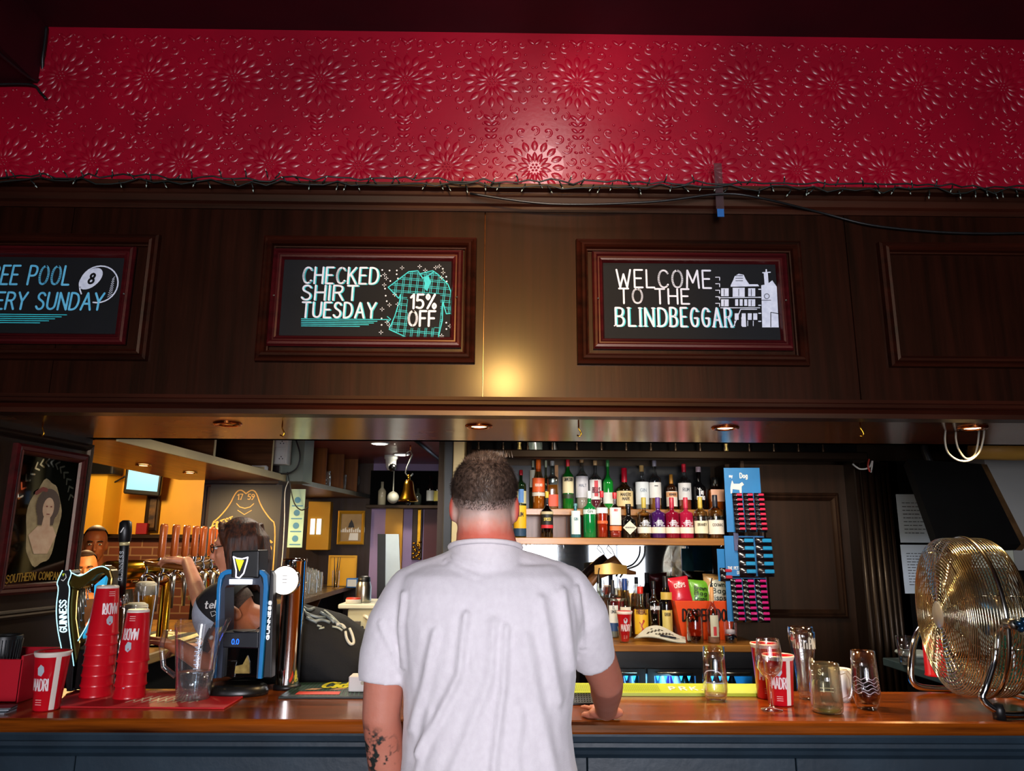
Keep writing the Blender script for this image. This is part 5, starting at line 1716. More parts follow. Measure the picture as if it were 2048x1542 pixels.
m_ = MB(); m_.lay([f(.2, .42, .0016), f(.34, .42, .0016), f(.42, .5, .0016), f(.28, .5, .0016)]); m_.lay([f(.5, .42, .0016), f(.6, .42, .0016), f(.75, .5, .0016), f(.6, .5, .0016)]); m_.build('peach_marks', flat('#e0a880'), t)
t, f = counter_mat('bar_mat', 'black studded rubber mat by the man\'s right wrist', [(1100, 1411), (1190, 1410), (1186, 1386), (1100, 1387)], M_BLK, .008)
m_ = MB()
for i in range(16):
    for j in range(6):
        x, y, z = f(.03 + .062 * i, .08 + .16 * j, 0)
        m_.box(x - .0018, x + .0018, y - .004, y + .004, z, z + .003)
m_.build('studs', mat('stud_rubber', '#2a2c2a', .4, scale=9), t)
xl, xr_ = on(1060, 1393, ZC).x, on(1532, 1393, ZC).x
t = thing('lime_bar_rail', 'lime green bar rail mat running along the counter\'s back edge', 'bar mat', ((xl + xr_) / 2, 2.79, ZC))
hw_ = (xr_ - xl) / 2
V = [(sx_ * hw_, y, z) for sx_ in (-1, 1) for y, z in ((0, .001), (0, .012), (.09, .028), (.095, .028), (.095, .001))]
MB().add(V, [(0, 1, 2, 3, 4), (9, 8, 7, 6, 5)] + [(i, i + 5, (i + 1) % 5 + 5, (i + 1) % 5) for i in range(5)]).build('rail_body', mat('lime_plastic', '#aabc24', .35, c2='#98aa1c', scale=5, coat=.2), t)
sl = .016 / .09
fr = lambda u, v: (u, v, .0128 + v * sl + .0002)
m_ = MB()
for i in range(60):
    for j in range(7):
        u = -hw_ + .05 + i * (hw_ * 1.0 / 60)
        m_.stroke([(u, .012 + .01 * j), (u + .003, .016 + .01 * j)], .0028, fr, cap=False)
m_.build('perforations', flat('#6a7a14'), t)
m_ = MB(); text(m_, 'PRKJ', fr, .03, .007, width=.13, u0=xat(1343, 2.8, 1384) - (xl + xr_) / 2, v0=.025, gap=.5); m_.build('lettering', flat('#e8d8d8'), t, 'pale lettering')
b = base(70, 1402)
t = thing('red_caddy', 'red plastic bar caddy with a black cup inside at the counter\'s left end', 'bar caddy', (b.x - .17, b.y + .12, ZC))
m_ = MB()
rp = mat('red_plastic_box', '#b80e24', .4, c2='#a00c1e', scale=5)
for a in ((-.26, .135, -.16, -.152, 0, .138), (.128, .136, -.16, .06, 0, .15), (-.26, .135, .052, .06, 0, .15), (-.26, .135, -.16, .06, 0, .008)):
    m_.box(*a, .002)
m_.build('box_walls', rp, t)
p = at(16, 1300, b.y + .1)
tt = thing('ribbed_cup', 'black ribbed cup standing inside the red caddy', 'cup', (p.x, b.y + .08, ZC + .009))
MB().lathe([(0, 0), (.04, 0), (.052, .19), (.05, .194), (.047, .19), (.036, .006)], 32).build('cup_wall', M_BLK, tt)
m_ = MB()
for k in range(32):
    a = 2 * PI * k / 32
    m_.tube([(.0415 * math.cos(a), .0415 * math.sin(a), .01), (.052 * math.cos(a), .052 * math.sin(a), .18)], .0016, 5)
m_.build('ribs', mat('rib_black', '#1c2024', .4, scale=9), tt)
b = base(716, 1389)
t = thing('white_box', 'small white napkin box on the ribbed mat at the man\'s left', 'box', (b.x + .02, b.y + .03, ZC + .0095))
MB().box(-.055, .075, -.035, .035, 0, .052, .003).build('carton', mat('white_card', '#dcd6d0', .6, scale=5), t)
m_ = MB(); m_.dot((-.005, .03), .007, lambda u, v: (u, -.0356, v), 10); m_.build('printed_mark', flat('#b0a890'), t)
for k in range(4):
    o = MB().box(-.05, .03, -.012, .012, .003 * k, .003 * k + .0025).build('beer_mat', M_BLK if k % 2 else M_WHITE) if False else None
b = base(14, 1418)
t = thing('folded_leaflets', 'small pile of grey leaflets at the counter\'s left edge', 'leaflets', (b.x - .04, b.y - .045, ZC))
for k in range(4):
    o = MB().box(-.06, .08, -.03, .03, 0, .0035).build('leaflet', flat(('#8a9098', '#3a4048')[k % 2]), t)
    o.location.z = .0036 * k; o.rotation_euler.z = .08 * k

# water jug
b = base(385, 1401)
t = thing('water_jug', 'clear plastic jug a third full of water on the red mat', 'jug', (b.x, b.y, ZC + MATH + .001), .5)
def jug(a, v):
    th = 2 * PI * a
    r = lerp(.054, .079, v)
    lip = max(0, math.cos(th)) ** 6 * max(0, v - .75) * .1
    r += lip
    z = .245 * v + (.012 * math.sin(3 * th + 1) * max(0, v - .85) / .15 if v > .85 else 0)
    return (r * math.cos(th), r * math.sin(th), z)
MB().grid(jug, 36, 14).lathe([(0, .002), (.054, 0)], 36).build('jug_wall', G_PLAST, t)
MB().lathe([(0, .006), (.052, .006), (.060, .085), (0, .085)], 32).build('water', glass('water', '#dfe6ea', .9, .01, .05, '#c8c8c8'), t)
m_ = MB(); fn = cone_map(.0545, 0, .0805, .245, toward(b) - .5 + .05)
for k in range(9):
    m_.stroke([(-.006, .09 + .014 * k), (.006 + .004 * (k % 2), .09 + .014 * k)], .0022, fn, cap=False)
text(m_, 'CARLING', lambda u, v: fn(v, .2 - u), .012, .002, width=.09)
m_.build('measure_marks', flat('#c8d4e8'), t)
hd = math.radians(150)
MB().tube([(math.cos(hd) * r_, math.sin(hd) * r_, z) for r_, z in ((.076, .21), (.115, .215), (.125, .17), (.11, .1), (.066, .07))], .009, 8).build('handle', G_PLAST, t)

# harp tap
HY = 2.845
hb = base(178, 1384)
h0 = Vector((at(180, 1384, HY).x, HY, ZC))
t = thing('harp_tap', 'lit harp-shaped black and gold beer tap at the left of the counter', 'beer tap', h0)


def HP(L_):
    return [((at(x / 3.655, 1120 + y / 3.655, HY).x - h0.x), (at(x / 3.655, 1120 + y / 3.655, HY).z - ZC)) for x, y in L_]


M_GOLDB = mat('dark_gold_lacquer', '#6a5420', .22, .7, c2='#4a3a14', scale=6)
M_ICE = glow('ice_blue_light', '#a8e4f4', 1.1)
pil = HP([(492, 76), (548, 72), (560, 96), (528, 168), (546, 200), (532, 330), (536, 480), (574, 760), (560, 950), (520, 950), (490, 660), (452, 470), (446, 330), (466, 198), (448, 168)])
MB().prism(pil, -.03, .03).build('column', M_BLK, t, bevel=.003)
MB().prism(HP([(548, 200), (600, 215), (590, 300), (585, 420), (612, 600), (600, 700), (574, 760), (536, 480), (532, 330)]), -.022, .03).build('gold_column', M_GOLDB, t, bevel=.004)
MB().prism(HP([(528, 168), (560, 100), (610, 112), (652, 98), (716, 54), (785, 36), (832, 66), (850, 130), (842, 200), (800, 190), (812, 130), (780, 92), (730, 110), (690, 150), (640, 190), (600, 215), (546, 200)]), -.026, .03).build('gold_neck', M_GOLDB, t, bevel=.006)
MB().prism(HP([(690, 186), (778, 112), (742, 270), (690, 440), (606, 580), (600, 560), (680, 400)]), .0, .025).build('blue_board', glow('harp_blue', '#2a9cc8', .55), t, 'blue lit inner board')
MB().prism(HP([(836, 190), (800, 190), (742, 300), (700, 440), (622, 600), (640, 640), (800, 640), (840, 400)]), .005, .03).build('rear_body', M_BLK, t)
f_ = lambda u, v: (u, -.0315, v)
m_ = MB()
for seg_ in ([(548, 72), (560, 96), (530, 168), (548, 200), (534, 330), (538, 480), (576, 762)], [(492, 76), (448, 168), (467, 198), (447, 330), (453, 470), (490, 660)], [(560, 92), (610, 116), (652, 102), (716, 58), (785, 40), (830, 68)], [(742, 268), (690, 440), (606, 582)]):
    m_.stroke(smooth_line(HP(seg_), 2), .0036, f_)
m_.build('lit_outline', M_ICE, t, 'ice blue lit outline')
m_ = MB()
c0, c1 = HP([(520, 520), (516, 290)])
text(m_, 'GUINNESS', lambda u, v: (c0[0] + (c1[0] - c0[0]) * u / abs(c1[1] - c0[1]) - v, -.0318, c0[1] + u), .024, .0042, width=c1[1] - c0[1], v0=-.002, serif=True)
m_.build('lit_lettering', glow('ice_letters', '#bfeaf8', 1.2), t, 'lit vertical lettering')
m_ = MB(); m_.fill(HP([(490, 98), (510, 94), (497, 120)]), f_); m_.build('logo_yellow', flat('#c8dc28'), t)
m_ = MB(); m_.stroke(HP([(515, 100), (520, 125), (498, 150), (485, 142)]), .003, f_); m_.build('logo_white', M_WHITE, t)
for k in range(7):
    x = 582 + 17 * k
    a, b_ = HP([(x, 218 - 4 * k), (x + 10 - 1 * k, 490 - 52 * k)])
    q = MB().tube([(a[0], -.012, a[1]), (b_[0], -.012, b_[1])], .0022, 6).build('string', M_STEEL, t)
    MB().ell((b_[0], -.014, b_[1]), .0042, 8, 6).build('string_pin', M_CHROME, q)
MB().lathe([(0, 0), (.046, 0), (.046, .012), (.04, .02), (0, .02)], 24, (.02, 0, 0)).build('foot', M_BLK, t)
MB().box(-.045, .02, -.028, .028, .01, .14, .004).build('lower_column', M_BLK, t)
# tall black tap handle
TY = 2.80
a, b_ = at(232, 1190, TY), at(241, 1040, TY)
c = at(226, 1250, TY)
t = thing('lever_tap', 'tall black lever beer tap with white vertical lettering', 'beer tap', (c.x, TY + .04, ZC))
bz = b_.z - ZC; az = a.z - ZC; ax = a.x - c.x; bx = b_.x - c.x
MB().lathe([(.016, 0), (.016, az - .05), (.01, az - .05)], 14).tube([(0, 0, az - .05), (ax, 0, az)], .010, 10).build('chrome_stem', M_CHROME, t)
pts = [lerp(0, 1, k / 6) for k in range(7)]
MB().tube([(lerp(ax, bx, v), -.0, lerp(az, bz, v)) for v in (0, .2, .55, .70, .72, .85, .97, 1)], [.013, .014, .016, .017, .021, .023, .021, .012], 16).build('grip', M_BLK, t)
MB().tube([(lerp(ax, bx, v), 0, lerp(az, bz, v)) for v in (.655, .70)], .0178, 16).build('gold_band', mat('pale_gold_band', '#d8c890', .4, .3, scale=9), t)
m_ = MB()
text(m_, 'GUINNESS', lambda u, v: (lerp(ax, bx, u) - v, -.0172 - .0, lerp(az, bz, u)), .013, .0024, u0=.18, v0=-.0065, width=.40, serif=False)
m_.build('lettering', flat('#c8ccd0'), t, 'white vertical lettering')
m_ = MB(); m_.stroke([(-.005, .83), (.006, .9)], .004, lambda u, v: (lerp(ax, bx, v) + u, -.0245, lerp(az, bz, v)), cap=False); m_.build('logo_mark', M_WHITE, t)

# tall black dispenser with blue frame
GY = 2.775
g0 = Vector((at(478, 1384, GY + .05).x, GY, ZC))
t = thing('tap_machine', 'tall black drinks dispenser with bright blue frame and 0.0 display', 'drinks dispenser', g0)


def GP(L_, Y=GY):
    return [((at(400 + x / 4.973, 1090 + y / 4.973, Y).x - g0.x), (at(400 + x / 4.973, 1090 + y / 4.973, Y).z - ZC)) for x, y in L_]


M_BLUEF = mat('bright_blue_plastic', '#0f86cc', .35, c2='#0c74b4', scale=5, coat=.2)
M_SLATE = mat('slate_plastic', '#2a3448', .4, c2='#222b3c', scale=6)
outer = [(122, 1325), (150, 800), (164, 430), (176, 330), (204, 274), (262, 244), (540, 240), (622, 252), (668, 300), (676, 430), (650, 800), (612, 1330)]
inner_ = [(158, 1325), (188, 800), (204, 430), (216, 340), (244, 300), (290, 290), (540, 284), (598, 294), (626, 330), (630, 430), (608, 800), (572, 1330)]
O, I = GP(outer), GP(inner_)
n = len(O)
V = []
for y in (0, .03):
    V += [(x, y, z) for x, z in O] + [(x, y, z) for x, z in I]
F = []
for i in range(n - 1):
    F += [(i, i + 1, n + i + 1, n + i)[::-1], (2 * n + i, 2 * n + i + 1, 3 * n + i + 1, 3 * n + i), (i, i + 1, 2 * n + i + 1, 2 * n + i), (n + i, n + i + 1, 3 * n + i + 1, 3 * n + i)[::-1]]
MB().add(V, F).build('blue_frame', M_BLUEF, t, bevel=.003)
op = [(206, 1325), (240, 800), (240, 430), (262, 402), (575, 396), (592, 420), (588, 800), (556, 1330)]
I2 = GP([(158, 1325), (188, 800), (204, 430), (250, 296), (590, 290), (630, 430), (608, 800), (572, 1330)]); O2 = GP(op)
V = []
for y in (.006, .10):
    V += [(x, y, z) for x, z in I2] + [(x, y, z) for x, z in O2]
n = 8; F = []
for i in range(n - 1):
    F += [(i, i + 1, n + i + 1, n + i)[::-1], (2 * n + i, 2 * n + i + 1, 3 * n + i + 1, 3 * n + i), (i, i + 1, 2 * n + i + 1, 2 * n + i), (n + i, n + i + 1, 3 * n + i + 1, 3 * n + i)[::-1]]
MB().add(V, F).build('inner_frame', M_SLATE, t)
hd_ = GP([(318, 330), (322, 58), (600, 48), (592, 330)])
MB().prism(hd_, -.012, .10).build('head', M_BLK, t, bevel=.006)
f_ = lambda u, v: (u, -.0128, v)
m_ = MB(); m_.stroke(GP([(345, 116), (380, 132), (430, 138), (488, 122), (478, 170), (446, 280), (404, 326), (370, 318), (372, 250), (345, 116)]), .005, f_); m_.build('harp_outline', glow('white_neon', '#e8e4f4', 1.0), t, 'white neon harp outline')
m_ = MB(); m_.fill(GP([(366, 140), (450, 152), (404, 262)]), f_); m_.build('harp_yellow', glow('yellow_neon', '#e8e410', .9), t, 'yellow lit triangle')
MB().prism(GP([(306, 340), (524, 342), (520, 390), (306, 388)]), -.014, 0).build('lit_bar', glow('white_bar', '#f4f8ff', 1.6), t, 'white lit bar')
pf = GP([(228, 1020), (232, 866), (585, 862), (580, 1030)])
MB().prism(pf, -.004, .09).build('platform', mat('dark_slate', '#10131c', .35, scale=6), t, bevel=.004)
xc = (pf[0][0] + pf[2][0]) / 2
zc = pf[1][1]
MB().lathe([(0, zc), (.038, zc), (.04, zc + .003), (.036, zc + .004), (0, zc + .002)], 24, (xc, .03, 0)).build('cup_ring', M_BLK, t)
m_ = MB(); e = GP([(320, 985), (393, 935)])
text(m_, '0.0', lambda u, v: (u, -.0052, v), e[1][1] - e[0][1], .0026, width=e[1][0] - e[0][0], u0=e[0][0], v0=e[0][1]); m_.build('display_digits', glow('blue_digits', '#1c6cf0', 1.4), t, 'blue 0.0 digits')
MB().prism(GP([(206, 1325), (222, 1020), (575, 1030), (556, 1330)]), .03, .10).build('lower_body', mat('black_gloss', '#050506', .06, scale=3, coat=.5), t)
m_ = MB(); m_.prism(GP([(318, 1290), (330, 1215), (400, 1200), (448, 1110), (468, 1180), (470, 1290)]), .024, .03); m_.build('gold_badge', mat('gold_badge', '#a8904c', .4, .4, c2='#6a5420', scale=40), t)
bp = GP([(72, 1400), (700, 1400)], GY + .06)
rx = (bp[1][0] - bp[0][0]) / 2
MB(Matrix.Translation(((bp[0][0] + bp[1][0]) / 2, .03, 0)) @ Matrix.Diagonal((1, .68, 1, 1))).lathe([(0, 0), (rx, 0), (rx + .002, .012), (rx - .006, .03), (rx - .02, .036), (0, .034)], 36).build('base_disc', mat('base_black', '#12110f', .35, scale=6), t)
sd = GP([(612, 1330), (650, 800), (676, 430), (690, 250), (720, 300), (712, 800), (700, 1330)])
MB().prism(sd, .012, .06).build('side_casing', M_BLK, t, bevel=.004)
m_ = MB(); a, b_ = GP([(664, 945), (690, 560)])
text(m_, 'GUINNESS', lambda u, v: (a[0] + (b_[0] - a[0]) * u / (b_[1] - a[1]) - v, .0105, a[1] + u), .0085, .003, width=b_[1] - a[1], v0=-.004); m_.build('lit_lettering', glow('white_letters', '#f0f4ff', 1.3), t, 'white lit vertical lettering')

# chrome tap column with lit disc
cb = base(574, 1377)
t = thing('chrome_tap', 'tall polished chrome beer tap column with a white lit disc', 'beer tap', cb)
top = at(585, 1117, cb.y).z - ZC
MB().lathe([(0, 0), (.05, 0), (.05, .012), (.044, .018)], 32).build('foot', M_BLK, t)
MB().lathe([(.043, .012), (.043, top - .012), (.045, top - .01), (.045, top), (0, top + .002)], 40).build('column', M_CHROME, t)
dz = at(573, 1160, cb.y - .06).z - ZC
dx = at(573, 1160, cb.y - .06).x - cb.x
MB().lathe([(0, -.085), (.050, -.085), (.054, -.08), (.054, -.062), (.03, -.055), (.0, -.04)], 36, (dx, 0, dz), 'y').build('disc_body', M_CHROME, t)
MB().lathe([(0, -.087), (.0505, -.0865), (.0505, -.085)], 36, (dx, 0, dz), 'y').build('lit_disc', glow('white_disc', '#fbf6ee', 1.6), t, 'white lit disc')
m_ = MB()
for k in range(3):
    m_.stroke([(dx - .008, dz + .016 - .012 * k), (dx + .010, dz + .016 - .012 * k)], .003, lambda u, v: (u, -.0878, v), cap=False)
m_.build('disc_print', flat('#b8b4b0'), t)

# right-hand glasses
b = base(1432, 1401)
t = lathe_thing('tumbler', 'nearly empty tall tumbler standing alone by the lime rail', 'glass', 0, 0, 0, 0, [(0, .001), (.030, 0), (.037, .012), (.0425, .04), (.042, .07), (.0385, .13), (.0365, .178), (.0355, .178), (.0375, .13), (.041, .07), (.0405, .04), (.034, .016), (0, .012)], G_CLEAR, loc=b, inner=[('dregs', [(0, .014), (.034, .017), (.036, .022), (0, .022)], glass('cloudy_dregs', '#e8dcc0', .8, .05, .25, '#c8bca0'))])
m_ = MB(); fn = cone_map(.0432, 0, .0385, .17, toward(b))
m_.stroke([(.034 * math.cos(a) - .01, .082 + .022 * math.sin(a)) for a in [R(200 - 22 * k) for k in range(11)]], .003, fn); m_.stroke([(-.035, .062), (.03, .062)], .004, fn); m_.stroke([(-.035, .12), (-.02, .12)], .006, fn, cap=False)
m_.build('etched_print', flat('#c8ccd0', .3), t)
b = base(1544, 1420)
lathe_thing('wine_glass', 'empty stemmed wine glass in front of the two red cups', 'wine glass', 0, 0, 0, 0, [(0, .0005), (.034, .0005), (.0345, .0015), (.034, .003), (.012, .007), (.0045, .016), (.004, .085), (.007, .096), (.024, .108), (.039, .128), (.0435, .152), (.042, .18), (.0362, .220), (.0354, .222), (.0346, .220), (.0405, .18), (.0419, .152), (.037, .13), (.02, .113), (0, .107)], G_WINE, loc=b)
b = base(1614, 1398)
for k, (dx_, dz_, lb) in enumerate(((.0, .0, 'tall printed pint glass, outer one of the nested pair'), (-.006, .014, 'tall pint glass, inner one nested with its rim higher'))):
    t = lathe_thing('pint_glass', lb, 'glass', 0, 0, 0, 0, [(0, .001), (.024, 0), (.025, .01), (.0255, .06), (.032, .12), (.0425, .19), (.043, .225), (.042, .225), (.041, .19), (.03, .12), (.024, .06), (.022, .014), (0, .012)], G_CLEAR, loc=b + Vector((dx_, 0, dz_ + (.0 if k == 0 else .003))), group='nested pair of tall pint glasses')
    if k == 0:
        m_ = MB(); fn = cone_map(.0425, .16, .0436, .225, toward(b))
        for q in range(9):
            m_.stroke([(-.04 + .01 * q, .012), (-.04 + .01 * q, .052 - .01 * (q % 3))], .0042, fn, cap=False)
        text(m_, 'PIN', fn, .034, .0042, width=.03, u0=.018, v0=.012)
        m_.build('white_print', flat('#d8d0b8', .4), t)
b = base(1655, 1424)
t = lathe_thing('beer_mug', 'clear glass beer mug with handle and a small S mark', 'beer mug', 0, 0, 0, 0, [(0, .002), (.042, 0), (.048, .004), (.05, .02), (.0485, .1), (.046, .15), (.0445, .15), (.0465, .1), (.0475, .022), (.04, .014), (0, .013)], glass('thick_glass', '#f4f2e8', .9, .03, .04, '#c8c4a0'), loc=b, inner=[('base_ring', [(0, .004), (.041, .004), (.044, .012), (0, .012)], glass('yellow_base', '#d8cc78', .8, .05, .3, '#a89838'))])
MB().tube([(.046, 0, .118), (.07, 0, .125), (.085, 0, .105), (.088, 0, .075), (.078, 0, .045), (.049, 0, .032)], .0075, 10).build('handle', G_CLEAR, t)
m_ = MB(); fn = cone_map(.0508, .02, .048, .15, toward(b)); text(m_, 'S', fn, .016, .003, u0=-.022, v0=.1); m_.stroke([(-.02, .06), (.02, .06)], .002, fn); m_.stroke([(-.02, .05), (.02, .05)], .002, fn); m_.build('print', flat('#c8bc88', .4), t)
b = base(1684, 1402)
t = lathe_thing('white_mug', 'white china mug behind the clear beer mug', 'mug', 0, 0, 0, 0, [(0, .002), (.026, 0), (.034, .02), (.038, .105), (.036, .107), (.033, .1), (.03, .02), (0, .01)], M_WHITE, loc=b, part='mug_body')
b = base(1735, 1417)
t = lathe_thing('tumbler', 'curved tumbler with wavy rings and a little dark red drink', 'glass', 0, 0, 0, 0, [(0, .001), (.029, 0), (.036, .014), (.044, .042), (.0445, .065), (.041, .12), (.0375, .182), (.0366, .182), (.04, .12), (.0434, .065), (.043, .042), (.034, .018), (0, .012)], G_CLEAR, loc=b, inner=[('red_drink', [(0, .014), (.034, .018), (.0425, .042), (.0432, .052), (0, .052)], glass('dark_red_drink', '#7a1420', .8, .02, .35, '#3a0610'))])
m_ = MB(); fn = cone_map(.0455, 0, .0385, .182, -PI / 2)
for k in range(5):
    m_.stroke([(.005 * i, .055 + .011 * k + .004 * math.sin(i * .9 + k)) for i in range(-13, 14)], .002, fn, cap=False)
m_.build('etched_waves', flat('#d0b8c0', .3), t)

# side shelf at the right with a glass and cup
t = thing('side_shelf', 'grey-green service shelf running back from the counter beside the fan', 'shelf', (1.885, 2.93, 0))
MB().box(0, .75, .02, .92, ZC - .05, ZC - .012, .004).build('shelf_top', mat('teal_grey_laminate', '#3a4a4c', .3, c2='#2c3a3c', scale=5), t)
MB().box(.1, .7, .1, .9, 0, ZC - .05).build('shelf_base', M_BLKM, t)
b = on(1816, 1329, ZC - .012)
lathe_thing('tumbler', 'small water tumbler on the grey-green shelf by the notices', 'glass', 0, 0, 0, 0, [(0, .002), (.034, 0), (.037, .02), (.044, .125), (.0425, .125), (.035, .02), (0, .012)], G_CLEAR, loc=Vector((b.x, b.y, ZC - .011)), inner=[('water', [(0, .012), (.034, .014), (.039, .06), (0, .06)], glass('water', '#dfe6ea', .9, .01, .05, '#c8c8c8'))])
b = on(1868, 1352, ZC - .012)
beer_cup('red plastic cup on the grey-green shelf, partly hidden by the fan', (b.x + .01, b.y, ZC - .011), .165, .042, .04, True, -PI / 2 - .5)
p = on(1832, 1318, ZC - .012)
t = thing('white_cloth', 'folded white cloth lying behind the water tumbler', 'cloth', (p.x + .06, p.y + .1, ZC - .011))
MB().box(-.07, .07, -.09, .09, 0, .02, .008).build('folds', flat('#b8c0b8', .8), t)
t = thing('green_bottle', 'dark green bottle behind the fan at the picture edge', 'bottle', (at(2030, 1380, 3.2).x, 3.2, ZC - .011))
MB().lathe([(0, 0), (.05, 0), (.052, .01), (.052, .17), (.04, .21), (.016, .25), (.016, .3), (0, .3)], 24).build('glass_body', gloss('#0f3a30'), t)

# chrome drum fan
FC = Vector((1.618, 2.655, 1.393))
t = thing('fan', 'chrome drum fan facing left on the right end of the counter', 'fan', (FC.x, FC.y, ZC))
rzf = math.atan2(.165, -.986)
Mf = Matrix.Translation((0, 0, FC.z - ZC)) @ Matrix.Rotation(rzf, 4, 'Z')      # local +x is where it blows
RF = .262
M_FANW = mat('warm_chrome_wire', '#e6dcbc', .14, 1.0, c2='#d8ccaa', scale=9)
m_ = MB(Mf)


def ring(m__, x, r, w=.0019, seg=56):
    m__.tube([(x, r * math.cos(2 * PI * k / seg), r * math.sin(2 * PI * k / seg)) for k in range(seg)], w, 4, closed=True)


def cage(m__, sg):
    for k in range(15):
        u = k / 14
        x = .004 + .088 * math.sin(u * PI / 2 * .98); r = RF * (1 if u < .35 else 1 - .16 * ((u - .35) / .65) ** 2.2)
        ring(m__, sg * x, r)
    for k in range(15):
        r = RF * .83 - k * .0122
        ring(m__, sg * (.094 + .006 * k / 14), r, .0017, 48)
    for k in range(10):
        a = 2 * PI * (k + .5) / 10
        m__.tube([(sg * .004, RF * math.cos(a), RF * math.sin(a)), (sg * .06, RF * .985 * math.cos(a), RF * .985 * math.sin(a)), (sg * .088, RF * .88 * math.cos(a), RF * .88 * math.sin(a)), (sg * .1, .05 * math.cos(a), .05 * math.sin(a))], .0024, 4)


cage(m_, 1); m_.build('front_grille', M_FANW, t)
m_ = MB(Mf); cage(m_, -1); m_.build('rear_grille', M_FANW, t)
MB(Mf).lathe([(RF + .004, -.008), (RF + .007, -.004), (RF + .007, .004), (RF + .004, .008), (RF - .002, .004), (RF - .002, -.004), (RF + .004, -.008)], 64, ax='x').build('clamp_band', mat('fan_band', '#d8d4c8', .15, 1.0, scale=9), t)
MB(Mf).lathe([(0, .106), (.042, .105), (.046, .1), (.046, .094), (0, .094)], 28, ax='x').build('hub_cap', mat('hub_grey', '#a8a498', .4, .3, scale=7), t)
MB(Mf).lathe([(0, -.13), (.06, -.128), (.065, -.12), (.065, -.05), (0, -.05)], 24, ax='x').build('motor', M_STEEL, t)
for k in range(4):
    a0 = 2 * PI * k / 4 + .35
    def bl(u, v):
        r = lerp(.04, .225, v); a = a0 + (u - .5) * lerp(.5, 1.0, v)
        return (lerp(-.02, .045, u), r * math.cos(a), r * math.sin(a))
    MB(Mf).grid(bl, 6, 6).build('blade', mat('blade_metal', '#c8bc98', .22, 1.0, scale=7), t)
M_TUBE = mat('chrome_tube', '#d8dce0', .1, 1.0, scale=9)
nv = Vector((math.sin(-rzf), math.cos(rzf), 0))
nv = Vector((.165, .986, 0))
near = Vector((0, 0, FC.z - ZC)) - nv * (RF + .03) * 1.0
P = lambda x, y, Y: at(x, y, Y) - Vector((FC.x, FC.y, ZC))
yn = 2.455
pts = [near, P(2000, 1262, 2.43), P(1988, 1320, 2.44), P(1972, 1372, yn), P(1965, 1398, yn)]
b1 = on(1972, 1420, ZC + .014) - Vector((FC.x, FC.y, ZC))
pts += [Vector((b1.x + .0, pts[-1].y + .0, .022)), Vector((b1.x + .03, pts[-1].y, .013)), Vector((b1.x + .16, pts[-1].y + .01, .013)), Vector((b1.x + .26, pts[-1].y + .03, .013)), Vector((b1.x + .28, pts[-1].y + .12, .013)), Vector((b1.x + .28, .17, .013)), Vector((b1.x + .2, .22, .013)), Vector((-.02, .225, .013)), Vector((-.10, .22, .03)), Vector((-.105, .225, .09)), Vector((-.06, .245, .2))]
far = Vector((0, 0, FC.z - ZC)) + nv * (RF + .03)
pts.append(far)
out = []
for i in range(len(pts) - 1):
    a_, b2, c2, d2 = pts[max(i - 1, 0)], pts[i], pts[i + 1], pts[min(i + 2, len(pts) - 1)]
    for k in range(6):
        u = k / 6
        out.append(.5 * ((2 * b2) + (c2 - a_) * u + (2 * a_ - 5 * b2 + 4 * c2 - d2) * u * u + (3 * b2 - a_ - 3 * c2 + d2) * u ** 3))
out.append(pts[-1])
for p in out:
    p.z = max(p.z, .0125)
MB().tube(out, .0115, 12).build('tube_stand', M_TUBE, t)
for q in (near, far):
    MB(Matrix.Translation(q)).lathe([(0, -.02), (.016, -.02), (.016, .02), (0, .02)], 12, ax='y').build('pivot', M_STEEL, t)
m_ = MB(Matrix.Translation(near + Vector((.015, -.03, .0))))
for k in range(5):
    a = 2 * PI * k / 5 + .3
    m_.tube([(0, 0, 0), (.026 * math.cos(a), -.004, .022 * math.sin(a))], [.012, .008], 8)
m_.build('star_knob', mat('blue_black_knob', '#16344c', .2, .6, scale=6), t)
MB().lathe([(0, 0), (.018, 0), (.018, .03), (.013, .045), (0, .045)], 14, (b1.x, pts[4].y, 0)).build('rubber_foot', M_BLK, t)
cable('fan_cable', 'black fan cable trailing over the counter behind the fan', [FC + Vector((.12, .05, 0)), at(2036, 1290, 2.75), Vector((2.0, 2.8, ZC + .006)), Vector((2.2, 2.7, ZC + .006))], .004)
# till behind
p = at(1990, 1190, 3.9)
t = thing('till', 'pale grey till machine behind the fan', 'till', (p.x, 3.95, ZC))
MB().box(-.14, .22, 0, .3, -.012, .06, .006).box(-.1, .2, .05, .25, .05, .52, .01).build('housing', mat('till_grey', '#a8ac9c', .5, scale=6), t)
MB().box(-.05, .14, .035, .05, .2, .42, .003).build('screen_panel', flat('#4a5448', .2), t)
t = thing('till_stand', 'dark cupboard under the till', 'cupboard', (p.x, 3.95, 0))
MB().box(-.25, .4, -.02, .4, 0, ZC - .013, .004).build('body', M_BLKM, t); MB().box(-.2, .35, -.03, -.02, .1, .95, .003).build('door', M_BLACKW, t)
p = at(2010, 897, 3.6)
t = thing('wood_roll', 'pale tan rolled blind high at the right above the black screen', 'blind', (p.x + .12, 3.72, p.z - .03))
MB().lathe([(0, -.2), (.05, -.2), (.055, 0), (.05, .5), (0, .5)], 18, ax='x', c=(0, 0, .04)).build('roll', wood('tan_roll', '#a8782c', '#c89a48', 'x', .5, 0, grain=8), t)
